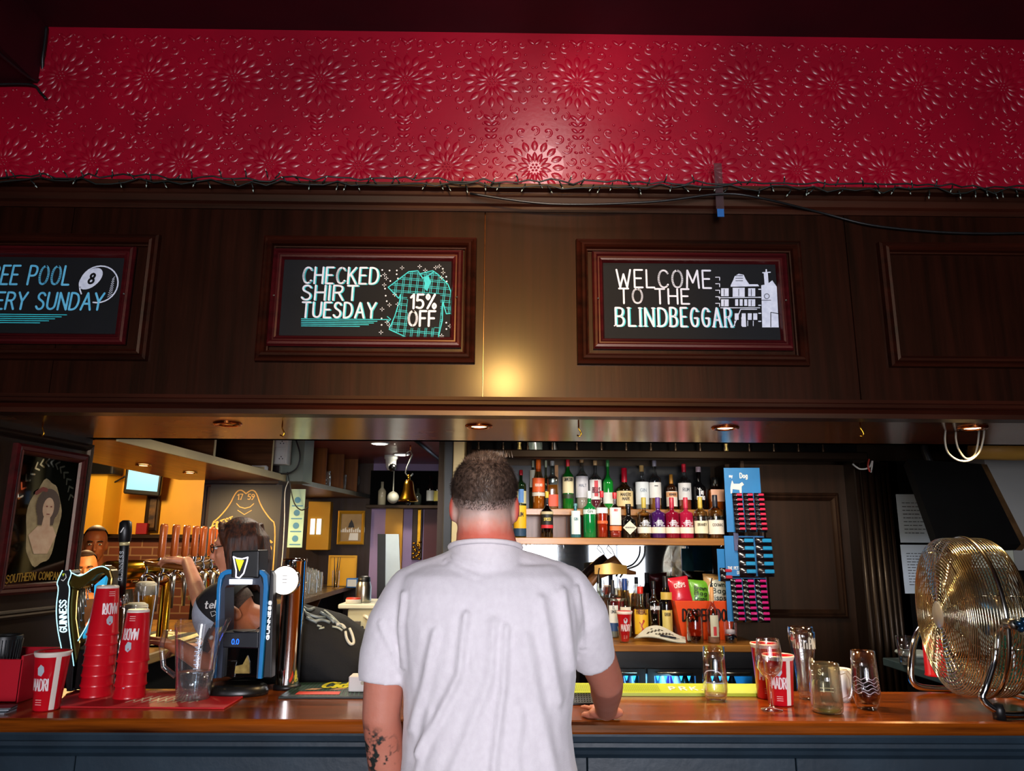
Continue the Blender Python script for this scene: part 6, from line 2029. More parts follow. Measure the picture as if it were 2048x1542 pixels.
# loose cables under the last downlight
cable('loose_cable', 'white flex hanging in a loop below the dim downlight', [Vector((at(1892, 870, 2.78).x, 2.78, ZS))] + [at(x, y, 2.78) for x, y in ((1890, 882), (1896, 905), (1915, 920), (1938, 921), (1958, 905), (1966, 880))] + [Vector((at(1968, 860, 2.78).x, 2.78, ZS))], .0038, mat('grey_flex', '#8c8a80', .5, scale=9))
cable('loose_cable', 'white flex beside the first loop below the dim downlight', [Vector((at(1912, 866, 2.8).x, 2.8, ZS))] + [at(x, y, 2.8) for x, y in ((1912, 880), (1918, 900), (1932, 917), (1948, 912), (1955, 890))] + [Vector((at(1958, 864, 2.8).x, 2.8, ZS))], .0038, mat('grey_flex', '#8c8a80', .5, scale=9))
for px_, lb in ((1720, 'small brass hook under the soffit near the fluted pillar'), (565, 'small brass hook under the soffit over the tap machine'), (1157, 'small brass hook under the soffit over the bottle shelves'), (86, 'small brass hook under the soffit over the pub mirror')):
    p = on(px_, 846, ZS)
    o = MB().tube([(0, 0, 0), (0, 0, -.02), (.006, 0, -.03), (.01, 0, -.04), (.004, 0, -.05), (-.006, 0, -.045)], .0028, 6).build('cup_hook', M_BRASS)
    o.location = p; tag(o, lb, 'hook', 'brass hooks under the soffit')
cable('wire_tangle', 'tangle of red and white wires at the top of the fluted pillar', A([(1705, 928), (1720, 938), (1738, 935), (1745, 922), (1742, 945)], 4.36), .005, M_WHITE)
cable('red_wire', 'short red wire hanging at the top of the fluted pillar', A([(1738, 918), (1736, 932), (1740, 944)], 4.35), .006, flat('#b03020'))

# ================================================================ far bar: taps, glasses, bell
t = thing('tap_rail', 'polished brass beer tap rail with eight taps on the left counter', 'beer taps', (-1.7, 3.9, 1.12))
zr = 1.50 - 1.12
tapx = [310, 335, 357, 376, 393, 410, 425]
ys = []
for x in tapx:
    best = min([3.3 + .01 * k for k in range(140)], key=lambda Y: abs((1024 + 1) * 0 + at(x, 1110, Y).x + 1.70))
    ys.append(best)
yb0, yb1 = ys[0] - .42, ys[-1] + .16
MB().tube([(0, yb0 - 3.9, zr), (0, yb1 - 3.9, zr)], .045, 18).build('rail_tube', M_BRASS, t)
MB().tube([(-.05, yb0 - 3.9, zr - .05), (-.05, yb1 - 3.9, zr - .05)], .04, 16).build('lower_tube', M_COPPER, t)
for yy in (yb0 + .08, (yb0 + yb1) / 2, yb1 - .08):
    MB().lathe([(.045, 0), (.04, .02), (.028, .03), (.028, zr)], 16, (-.03, yy - 3.9, 0)).build('rail_post', M_BRASS, t)
M_ORH = wood('orange_handle', '#a8481c', '#e07c3c', 'z', .2, .6)
proto = None


def tap(y, down=False):
    q = []
    b_ = MB().lathe([(.018, 0), (.02, .02), (.02, .06), (.012, .075), (.012, .09)], 12).tube([(0, 0, .03), (.04, 0, .03), (.065, 0, .01)], .012, 10).build('tap_body', M_CHROME, t)
    n_ = MB().tube([(.065, 0, .02), (.068, 0, -.03), (.072, 0, -.13)], [.016, .012, .008], 10).build('nozzle', M_STEEL, b_)
    if down:
        h_ = MB().tube([(0, 0, .085), (.05, .0, .078), (.24, 0, .06), (.26, 0, .058)], [.012, .011, .018, .012], 12).build('handle', wood('brown_handle', '#5a2c10', '#a0622c', 'x', .25, .5), b_, 'brown handle pulled down')
    else:
        h_ = MB().lathe([(.011, .085), (.012, .10), (.019, .125), (.017, .2), (.019, .255), (.015, .268), (0, .27)], 14).build('handle', M_ORH, b_)
        MB().lathe([(.013, .085), (.015, .1), (.013, .112)], 12).build('collar', M_CHROME, b_)
    b_.location = (.03, y - 3.9, zr + .02 - .075)
    return b_


tap(ys[0] - .17, True)
for k, y in enumerate(ys):
    if proto is None:
        proto = tap(y)
    else:
        c = copy_tree(proto, t); c.location.y = y - 3.9
# pints and glass at the taps
for (px_, py_, Y, lb, kind) in ((286, 1232, 3.36, 'pint of beer with a tall white head by the taps', 0), (268, 1262, 3.1, 'second pint of beer lower down behind the shorter cup stack', 1), (250, 1245, 3.22, 'pint glass with a red round badge behind the taller cup stack', 2)):
    p = at(px_, py_, Y)
    q = thing('pint_glass', lb, 'glass', (p.x, Y, 1.121))
    h = {0: .33, 1: .26, 2: .30}[kind]
    MB().lathe([(0, 0), (.03, 0), (.032, .02), (.045, h - .09), (.047, h - .04), (.042, h)], 22).build('glass_wall', G_CLEAR, q)
    MB().lathe([(0, .01), (.028, .01), (.031, .03), (.043, h - .09), (.0455, h - .05), (0, h - .05)], 22).build('beer', mat('amber_beer', '#e09a18', .15, c2='#c87c10', scale=5, emit='#e09a18', es=0), q)
    if kind < 2:
        MB().lathe([(0, h - .05), (.0455, h - .05), (.043, h - .005), (.03, h + .006), (0, h + .008)], 22).build('foam', mat('beer_foam', '#f0e4c4', .8, scale=40), q)
    else:
        m_ = MB(); fn = cone_map(.046, 0, .047, h, -PI / 2 + .4); m_.dot((0, h * .55), .022, fn, 16); m_.build('round_badge', flat('#d02828'), q)
        m_ = MB(); fn = cone_map(.047, 0, .048, h, -PI / 2 + .4); m_.dot((0, h * .55), .008, fn, 10); m_.build('badge_mark', M_WHITE, q)
t = thing('drip_tray', 'black slotted drip tray on the left counter behind the water jug', 'drip tray', (-1.62 + .10, 3.32, 1.12 - .06))
t.location = (at(322, 1310, 3.15).x, 3.15, ZC - .12)
m_ = MB(); m_.box(-.14, .14, -.2, .25, 0, .02, .003)
m_.build('tray', M_BLK, t)
m_ = MB()
for k in range(16):
    m_.box(-.13, .13, -.19 + .027 * k, -.18 + .027 * k, .021, .026)
m_.build('slots', M_STEEL, t, 'steel slats')
t = thing('tray_stand', 'dark sink unit below the slotted drip tray', 'sink unit', (t.location.x, 3.15, 0)); MB().box(-.1, .03, -.2, .1, 0, ZC - .121).build('body', M_BLKM, t); MB().box(-.08, .01, -.21, -.2, .1, .8).build('panel', M_BLK, t)
t = thing('bar_towel', 'yellow-lit striped bar towel lying on the left counter', 'towel', (-1.86, 4.15, 1.121))
MB().grid(lambda a, b: (lerp(-.2, .2, a), lerp(-.3, .3, b), .006 + .004 * math.sin(9 * a + 5 * b)), 10, 10).build('cloth', mat('towel_cream', '#d8d0a0', .9, c2='#b0a870', scale=30, bump=.3, bscale=90), t)
m_ = MB()
for k in (-.1, .1):
    m_.grid(lambda a, b: (lerp(k - .03, k + .03, a), lerp(-.29, .29, b), .0085 + .004 * math.sin(9 * (lerp(k - .03, k + .03, a) + .2) / .4 + 5 * b)), 4, 10)
m_.build('dark_stripe', flat('#20241c', .9), t)

# glasses in the cubbyholes and on the glass shelf
GT = 'glasses in the overhead cubbyholes'
kinds = {'wine': [(0, 0), (.03, .001), (.004, .01), (.004, .07), (.02, .085), (.036, .11), (.034, .15), (.03, .17)], 'jar': [(0, 0), (.036, 0), (.04, .01), (.04, .1), (.03, .12), (.034, .14)], 'hi': [(0, 0), (.028, 0), (.03, .01), (.034, .15)]}
protos = {}


def clone_glass(kind, loc, label, group, name='drinking_glass'):
    if kind not in protos:
        t_ = thing(name, label, 'glass', loc, group=group)
        MB().lathe(kinds[kind], 16).build('glass_wall', G_SHELF, t_)
        protos[kind] = t_
        return t_
    c_ = copy_tree(protos[kind], label=label)
    c_.location = loc; c_['group'] = group
    return c_


rs = random.Random(11)
for comp, (ya, yb_, kd, nm) in enumerate(((5.66, 6.1, 'wine', 'upturned stem glass in the first overhead cubbyhole'), (6.16, 6.5, 'jar', 'chunky jar glass in the second overhead cubbyhole'), (6.58, 6.9, 'hi', 'plain straight glass in the third overhead cubbyhole'), (6.96, 7.25, 'wine', 'stem glass in the furthest overhead cubbyhole'))):
    for k in range(4):
        y = lerp(ya + .04, yb_ - .04, (k + .5) / 4)
        clone_glass(kd, (-1.55 + .131 * (y - 5.62) - .06 - .08 * (k % 2), y, 2.0905), nm, 'glasses in overhead cubbyhole %s' % ('first', 'second', 'third', 'fourth')[comp])
for k in range(26):
    y = lerp(5.35, 6.9, ((k * 7) % 26) / 25); x = -1.46 - .105 * (k % 4) + rs.uniform(-.01, .01)
    clone_glass(('hi', 'jar', 'wine')[k % 3], (x, y, 1.2505), ('plain straight glass on the crowded glass shelf', 'chunky jar glass on the crowded glass shelf', 'stem glass on the crowded glass shelf')[k % 3], ('straight', 'jar', 'stem')[k % 3] + ' glasses on the glass shelf')
p = at(683, 1183, 6.2)
t = thing('blue_carton', 'small blue and white carton at the end of the glass shelf', 'carton', (p.x, 6.75, 1.2505)); MB().box(-.07, .1, -.04, .04, 0, .08, .003).build('carton_body', flat('#2870b8'), t); MB().box(-.06, .02, -.042, -.04, .01, .07).build('white_panel', M_WHITE, t)
t = thing('straw_holder', 'glass holding straws at the end of the glass shelf', 'straws', (at(672, 1150, 6.6).x, 6.6, 1.2505)); MB().lathe(kinds['hi'], 16).build('glass_wall', G_CLEAR, t)
m_ = MB()
for k in range(5):
    m_.tube([(.01 * math.cos(k), .01 * math.sin(k), .006), (.03 * math.cos(k * 1.3), .02 * math.sin(k), .26)], .003, 6)
m_.build('straws', M_BLK, t, kind='stuff')
# dishwasher, kettle, ashtray
zt_ = at(715, 1208, 5.0).z
x0, x1_ = xat(694, 5.0, 1250), xat(749, 5.0, 1250)
t = thing('dishwasher', 'cream under-counter glass washer with a white loop handle', 'dishwasher', (x0, 5.0, 0))
w = x1_ - x0
MB().box(0, w, 0, .5, 0, zt_ - .03, .008).build('body', mat('cream_enamel', '#d8d8bc', .35, scale=5), t)
MB().box(-.06, w + .005, -.02, .5, zt_ - .03, zt_, .006).build('lid', mat('lid_white', '#e0e4d4', .35, scale=5), t)
za, zb_ = at(735, 1232, 5.0).z, at(735, 1268, 5.0).z
xh = xat(728, 5.0, 1250) - x0
MB().tube([(xh, -.0, za), (xh + .02, -.04, za), (xh + .05, -.05, za - .02), (xh + .05, -.05, zb_ + .02), (xh + .02, -.04, zb_), (xh, 0, zb_)], .012, 8).build('loop_handle', M_WHITE, t)
MB().box(.01, w * .5, -.012, 0, za - .16, za - .03, .003).build('control_panel', M_STEEL, t)
for k in range(4):
    MB().lathe([(0, -.02), (.01, -.02), (.011, -.012)], 10, (.03 + .035 * k, 0, za - .07), 'y').build('button', M_BLK, t)
t = thing('steel_flask', 'shiny steel vacuum flask standing on the glass washer', 'flask', (xat(727, 5.15, 1190), 5.15, zt_ + .001))
MB().lathe([(0, 0), (.05, 0), (.052, .01), (.052, .10), (.045, .125), (.04, .135)], 24).build('flask_body', M_STEEL, t); MB().lathe([(.042, .133), (.044, .14), (.04, .16), (.02, .17), (0, .17)], 20).build('cap', M_BLK, t)
t = thing('pill_tin', 'small round tin with red top beside the steel flask', 'tin', (xat(706, 5.05, 1205), 5.06, zt_ + .001)); MB().lathe([(0, 0), (.05, 0), (.05, .025)], 20).build('tin_body', M_WHITE, t); MB().lathe([(.05, .025), (.045, .035), (0, .036)], 20).build('lid', flat('#c03c28'), t)

# end wall: shelf with bottles, doors, board, ornament
zs_ = at(800, 1012, 7.25).z
xa_, xb_ = xat(738, 7.2, 1000), xat(886, 7.2, 1000)
t = thing('end_shelf', 'dark shelf with a few bottles high on the far end wall', 'shelf', (xa_, 7.04, zs_))
MB().box(0, xb_ - xa_, 0, .25, -.03, 0, .003).build('shelf_board', M_BLACKW, t); MB().box(0, xb_ - xa_, .2, .25, 0, .34).build('back_board', M_BLKM, t)
for k, (px_, c, h, lab) in enumerate(((861, '#101010', .28, '#c8ccc8'), (876, '#141818', .27, '#d8c860'), (882, '#3a2a10', .24, None), (836, '#3a4038', .16, None), (764, '#c8c0a0', .22, None))):
    q = thing('bottle', ('dark bottle with pale label on the far end shelf', 'black bottle with yellow band on the far end shelf', 'brown bottle at the right end of the far shelf', 'squat grey bottle on the far end shelf', 'pale bottle at the left end of the far shelf')[k], 'bottle', (xat(px_, 7.12, 990), 7.12, zs_ + .0005), group='bottles on the far end shelf')
    MB().lathe([(0, 0), (.038, 0), (.038, .6 * h), (.014, .75 * h), (.014, h), (0, h)], 14).build('glass_body', gloss(c), q)
    if lab:
        MB().lathe([(.0388, .15 * h), (.0388, .5 * h)], 10, a0=-PI, a1=0).build('paper_label', flat(lab), q)
mb = MB(); mb.box(xat(768, 7.2, 1080), xat(803, 7.2, 1080), 7.24, YF, 0, zs_ - .03); struct(mb.build('door_2', mat('ochre_door', '#d89c1c', .5, scale=4)))
mb = MB(); mb.box(xat(846, 7.2, 1080), xat(888, 7.2, 1080), 7.24, YF, 0, zs_ - .03); struct(mb.build('wall_maroon', mat('dark_maroon', '#4a060c', .5, scale=4)))
a, b_, c, d = at(773, 1068, 6.6), at(783, 1068, 6.6), at(799, 1170, 6.5), at(782, 1170, 6.5)
t = thing('folding_board', 'leaning white board with black edge beside the yellow door', 'board', (d.x, 6.5, 0))
b0 = [(a.x - d.x - .02, .12, a.z), (b_.x - d.x + .06, .12, b_.z), (c.x - d.x + .12, -.1, .02), (-.0, -.1, .02)]
V = b0 + [(x, y + .03, z) for x, y, z in b0]
MB().add(V, [(0, 1, 2, 3)[::-1], (4, 5, 6, 7), (0, 1, 5, 4), (1, 2, 6, 5), (2, 3, 7, 6), (3, 0, 4, 7)]).build('white_face', mat('board_white', '#d0e0e8', .4, scale=5), t)
V = [(x - .06, y - .004, z) for x, y, z in b0[:1]] + [(b0[0][0] + .01, b0[0][1] - .004, b0[0][2]), (b0[3][0] + .01, b0[3][1] - .004, .02), (b0[3][0] - .06, b0[3][1] - .004, .02)]
V += [(x, y + .04, z) for x, y, z in V]
MB().add(V, [(0, 1, 2, 3)[::-1], (4, 5, 6, 7), (0, 1, 5, 4), (1, 2, 6, 5), (2, 3, 7, 6), (3, 0, 4, 7)]).build('black_edge', M_BLK, t)
p0, p1 = at(831, 1120, 7.2), at(833, 1008, 7.2)
t = thing('wall_ornament', 'tall narrow gilt and dark ornament hanging on the mauve wall', 'ornament', (p0.x, 7.295, p0.z))
h = p1.z - p0.z
MB().box(-.05, .05, -.03, 0, 0, h, .006).build('dark_panel', M_BLACKW, t); MB().box(.0, .035, -.04, -.03, .12, h - .05, .004).build('gilt_strip', M_BRASS, t)
m_ = MB()
for k in range(14):
    m_.ell((.03 * math.cos(k * 2.4), -.035, .01 + .012 * k), (.016, .012, .012), 8, 6)
m_.build('gilt_carving', M_BRASS, t)
p = at(781, 948, 6.6)
t = thing('security_camera', 'white dome security camera under the far bar ceiling', 'camera', (p.x, 6.6, 2.40))
MB().lathe([(.06, 0), (.06, -.03), (.05, -.04), (.045, -.1), (.03, -.13), (0, -.135)], 24).build('housing', M_WHITE, t); MB().ell((.02, -.03, -.11), .035, 14, 9).build('lens_dome', mat('dark_dome', '#060606', .06, scale=3), t)
p = at(786, 995, 6.9)
t = thing('white_globe', 'round white globe hanging below the far shelf left end', 'globe', (p.x, 6.9, p.z))
MB().ell((0, 0, 0), .055, 16, 10).lathe([(.02, .05), (.006, .06), (.004, 2.398 - p.z)], 10).build('globe_body', mat('globe_white', '#c8c8b8', .4, c2='#a8a898', scale=9), t)
# bell
p = at(817, 985, 5.9)
t = thing('brass_bell', 'brass bell hanging from a steel S hook below the bar ceiling', 'bell', (p.x, 5.9, p.z))
s_ = 1.42
MB().lathe([(0, .10), (.02, .098), (.034, .085), (.04, .06), (.045, .02), (.056, -.02), (.072, -.05), (.08, -.065), (.078, -.07), (.07, -.06), (.045, -.0), (.03, .06), (0, .085)], 32).build('bell_cup', M_BRASS, t)
MB().tube([(.0, 0, .098), (.0, 0, .125)], .010, 8).ell((0, 0, .13), .014, 10, 8).build('crown', M_BRASS, t)
MB().tube([(0, 0, .06), (.0, 0, -.075)], .005, 6).ell((0, 0, -.085), .018, 10, 8).build('clapper', M_BLK, t)
pts = []
for k in range(10):
    a = R(-150 + 27 * k); pts.append((.028 * math.cos(a), 0, .155 + .028 * math.sin(a)))
for k in range(10):
    a = R(-60 - 27 * k) ; pts.append((.028 * math.cos(a) * -1 * -1 - .0, 0, .30 + .03 * math.sin(a + PI) ))
pts = [(-.03, 0, .15), (-.015, 0, .13), (.01, 0, .13), (.03, 0, .155), (.02, 0, .2), (-.0, 0, .25), (-.02, 0, .3), (-.005, 0, .33), (.02, 0, .32), (.032, 0, .29)]
pts = [(x * -1, y, z) for x, y, z in pts]
MB().tube(pts, .006, 8).build('hook', M_STEEL, t)
MB().tube([(.0, 0, .328), (.005, 0, .36), (0, 0, 2.4 - p.z)], .006, 8).build('hanger', M_COPPER, t)
t = thing('metal_rod', 'black metal rod running across the bar ceiling beside the round lights', 'rod', (0, 0, 0))
a, b_ = on(828, 878, 2.385), on(886, 926, 2.385)
MB().tube([a, b_], .014, 8).build('rod', M_BLK, t)
for q in (a, b_):
    MB().lathe([(.02, 0), (.02, 2.398 - q.z)], 10, q).build('bracket', M_BLK, t)
# television in the ochre room
p = at(286, 962, 6.75)
t = thing('television', 'small wall television with bright picture in the ochre room', 'television', p)
t.rotation_euler = (R(12), R(4), R(12))
MB().box(-.155, .155, -.0, .06, -.13, .11, .012).build('casing', M_BLK, t)
MB().box(-.13, .13, -.004, 0, -.085, .095).build('screen', glow('tv_picture', '#6ca8cc', .75), t, 'lit pale blue picture')
MB().box(-.04, .04, .04, .22, -.03, .03).build('wall_bracket', M_BLK, t)
t = thing('wall_speaker', 'black box speaker at the top of the ochre wall', 'speaker', (at(198, 938, 6.6).x, 6.6, at(198, 948, 6.6).z)); MB().box(-.12, .12, 0, .2, 0, .1, .008).box(-.02, .02, .1, .4, .05, .09).build('case', M_BLK, t); MB().box(-.1, .1, -.006, 0, .01, .09).build('mesh_front', M_BLKM, t)
t = thing('red_box', 'small red box on the brick ledge below the wall picture', 'box', (at(283, 1070, 6.93).x, 6.93, 1.7005)); MB().box(-.05, .05, -.02, .02, 0, .1, .003).build('carton', flat('#8a1414'), t)

# ================================================================ fairy lights and cables on the cornice
FYW = Y0 - .066
t = thing('fairy_lights', 'dark string of unlit fairy lights along the top of the wooden fascia', 'fairy lights', (0, FYW, 2.885))
rs = random.Random(5)
M_WIRE = mat('green_black_wire', '#08140f', .5, scale=20)
pts = [(-2.0 + .04 * k, -.004 + rs.uniform(-.008, .004), .006 + rs.uniform(-.010, .010)) for k in range(101)]
pts2 = [(-2.0 + .05 * k, -.01 + rs.uniform(-.004, .006), -.012 + rs.uniform(-.014, .014)) for k in range(81)]
MB().tube(pts, .0032, 5).tube(pts2, .0028, 5).build('wire', M_WIRE, t)
M_BULBOFF = mat('clear_bulb', '#b8c8b8', .1, scale=20, coat=.5)
proto = None
for k in range(98):
    if proto is None:
        proto = MB().tube([(0, 0, 0), (.002, -.004, .016), (0, -.006, .024)], [.0022, .003, .0022], 5).build('socket', M_WIRE, t)
        MB().tube([(0, -.006, .024), (0, -.007, .032)], [.0026, .001], 6).build('bulb', M_BULBOFF, proto)
        o = proto
    else:
        o = copy_tree(proto, t)
    up = rs.random() < .45
    o.location = (-1.93 + .04 * k + rs.uniform(-.015, .015), -.006, rs.uniform(-.012, .010))
    o.rotation_euler = (R(rs.uniform(-25, 25) + (0 if up else 180)), R(rs.uniform(-50, 50)), 0)
cable('black_cable', 'black cable sagging off the cornice down across the right-hand fascia', [at(x, y, Y0 - .075) for x, y in ((940, 387), (1100, 408), (1300, 404), (1440, 388), (1520, 396))] + [at(x, y, Y0 - .012) for x, y in ((1640, 425), (1740, 450), (1860, 463), (1960, 467), (2060, 466))], .0045)
t = thing('tape_strip', 'strip of peeling clear tape over the cornice between two chalkboards', 'tape', (at(1428, 400, Y0).x, Y0 - .066, at(1428, 450, Y0).z))
zz = at(1428, 345, Y0).z - t.location.z
MB().box(-.014, .014, -.002, 0, .03, zz, 0).build('tape', glass('tape', '#d8c8c8', .8, .2, .12, '#806468'), t)
MB().box(-.012, .012, -.004, -.0005, 0, .03).build('blue_end', flat('#1c5a9a'), t)
cable('corner_cable', 'cable running round the ceiling beam corner on the red wall', [(-1.755, Y0 - .012, 3.54), (-1.752, Y0 - .012, 3.42), (-1.765, Y0 - .012, 3.31), (-1.80, Y0 - .3, 3.298), (-1.9, Y0 - .6, 3.298)], .006, M_BLK)
cable('corner_plug_cable', 'short grey cable with a black plug below the ceiling beam', [(-1.93, Y0 - .014, 3.29), (-1.78, Y0 - .014, 3.292), (-1.74, Y0 - .014, 3.26), (-1.715, Y0 - .014, 3.235)], .005, M_BLK)


# ================================================================ people
from mathutils.bvhtree import BVHTree


def fused(mb, name, voxel, it=6, fac=.5, fn=None):
    """one continuous skin grown over overlapping closed shapes"""
    me = mb.mesh(name + '_raw')
    o = bpy.data.objects.new(name + '_raw', me)
    COL.objects.link(o)
    r = o.modifiers.new('remesh', 'REMESH'); r.mode = 'VOXEL'; r.voxel_size = voxel; r.use_smooth_shade = True
    s_ = o.modifiers.new('smooth', 'SMOOTH'); s_.iterations = it; s_.factor = fac
    bpy.context.view_layer.update()
    dg = bpy.context.evaluated_depsgraph_get()
    out = bpy.data.meshes.new_from_object(o.evaluated_get(dg))
    out.name = name
    bpy.data.objects.remove(o); bpy.data.meshes.remove(me)
    if fn:
        ns = [v.normal.copy() for v in out.vertices]
        for v, n in zip(out.vertices, ns):
            v.co = v.co + n * fn(v.co, n)
    out.polygons.foreach_set('use_smooth', [True] * len(out.polygons))
    out.update()
    return out


def put(me, name, m, parent, label=None):
    o = bpy.data.objects.new(name, me)
    COL.objects.link(o)
    o.data.materials.clear(); o.data.materials.append(m)
    o.parent = parent
    if label:
        o['label'] = label
    return o


def capsule(mb, pts, rs, seg=14):
    """round-ended tapering limb"""
    P = [Vector(p) for p in pts]
    out = []; rr = []
    for i in range(len(P) - 1):
        for k in range(4):
            out.append(P[i].lerp(P[i + 1], k / 4)); rr.append(lerp(rs[i], rs[i + 1], k / 4))
    out.append(P[-1]); rr.append(rs[-1])
    mb.tube(out, rr, seg)
    mb.ell(P[0], rs[0] * .98, seg, 9); mb.ell(P[-1], rs[-1] * .98, seg, 9)
    for p, r in zip(P[1:-1], rs[1:-1]):
        mb.ell(p, r * .99, seg, 9)


def headform(mb, Mh, big_ears=0.0):
    k = MB(Mh)
    k.ell((0, -.014, .028), (.075, .096, .092), 20, 14)
    k.ell((0, .022, -.035), (.062, .068, .086), 18, 12)
    k.ell((0, .04, -.092), (.042, .042, .034), 14, 9)
    k.tube([(0, .084, .012), (0, .1, -.018), (0, .108, -.034), (0, .092, -.046)], [.008, .011, .014, .009], 10)
    k.ell((0, .068, .026), (.05, .022, .014), 12, 8)
    k.ell((-.034, .066, -.03), (.02, .016, .02), 10, 7); k.ell((.034, .066, -.03), (.02, .016, .02), 10, 7)
    k.ell((0, .082, -.066), (.025, .012, .011), 12, 7)
    for s_ in (-1, 1):
        e = big_ears
        k.ell((s_ * (.074 + .4 * e), -.012 - e, -.016), (.012 + .3 * e, .022 + .2 * e, .034 + .4 * e), 12, 10)
    mb.v_off = len(mb.v)
    mb.add(k.v, k.f, True)


def hand(mb, wrist, fwd, up, thumb, curl=.4, L_=1.0, spread=.16):
    """palm, four fingers of unequal length and a thumb that leaves the palm's side"""
    f = Vector(fwd).normalized(); u = Vector(up); u = (u - f * u.dot(f)).normalized(); s_ = f.cross(u).normalized()
    if s_.dot(Vector(thumb)) < 0:
        s_ = -s_
    w = Vector(wrist)
    Mp = Matrix((s_, f, u)).transposed().to_4x4(); Mp.translation = w
    k = MB(Mp)
    k.ell((0, .048, 0), (.042, .054, .017), 16, 10)
    k.ell((.022, .026, -.006), (.02, .03, .016), 10, 8)
    for i, (x, ln) in enumerate(((.031, .072), (.011, .082), (-.010, .077), (-.030, .060))):
        a = (x / .03) * spread
        p = Vector((x, .088, .0)); d = Vector((math.sin(a), math.cos(a), 0)); pts = [p - d * .02, p]
        c = 0.0
        for j, fr in enumerate((.45, .31, .24)):
            c += curl * (.6, 1.0, .8)[j]
            d2 = Vector((math.sin(a) * math.cos(c), math.cos(a) * math.cos(c), -math.sin(c)))
            p = p + d2 * ln * fr * L_; pts.append(p)
        k.tube([tuple(q) for q in pts], [.0095, .0095, .0088, .0084, .0072], 10); k.ell(pts[-1], .0074, 8, 6)
    pts = [(.028, .018, -.006), (.052, .040, -.010), (.062, .068, -.014), (.060, .090, -.020)]
    k.tube(pts, [.013, .0115, .0098, .008], 10); k.ell(pts[-1], .0082, 8, 6)
    mb.add(k.v, k.f, True)


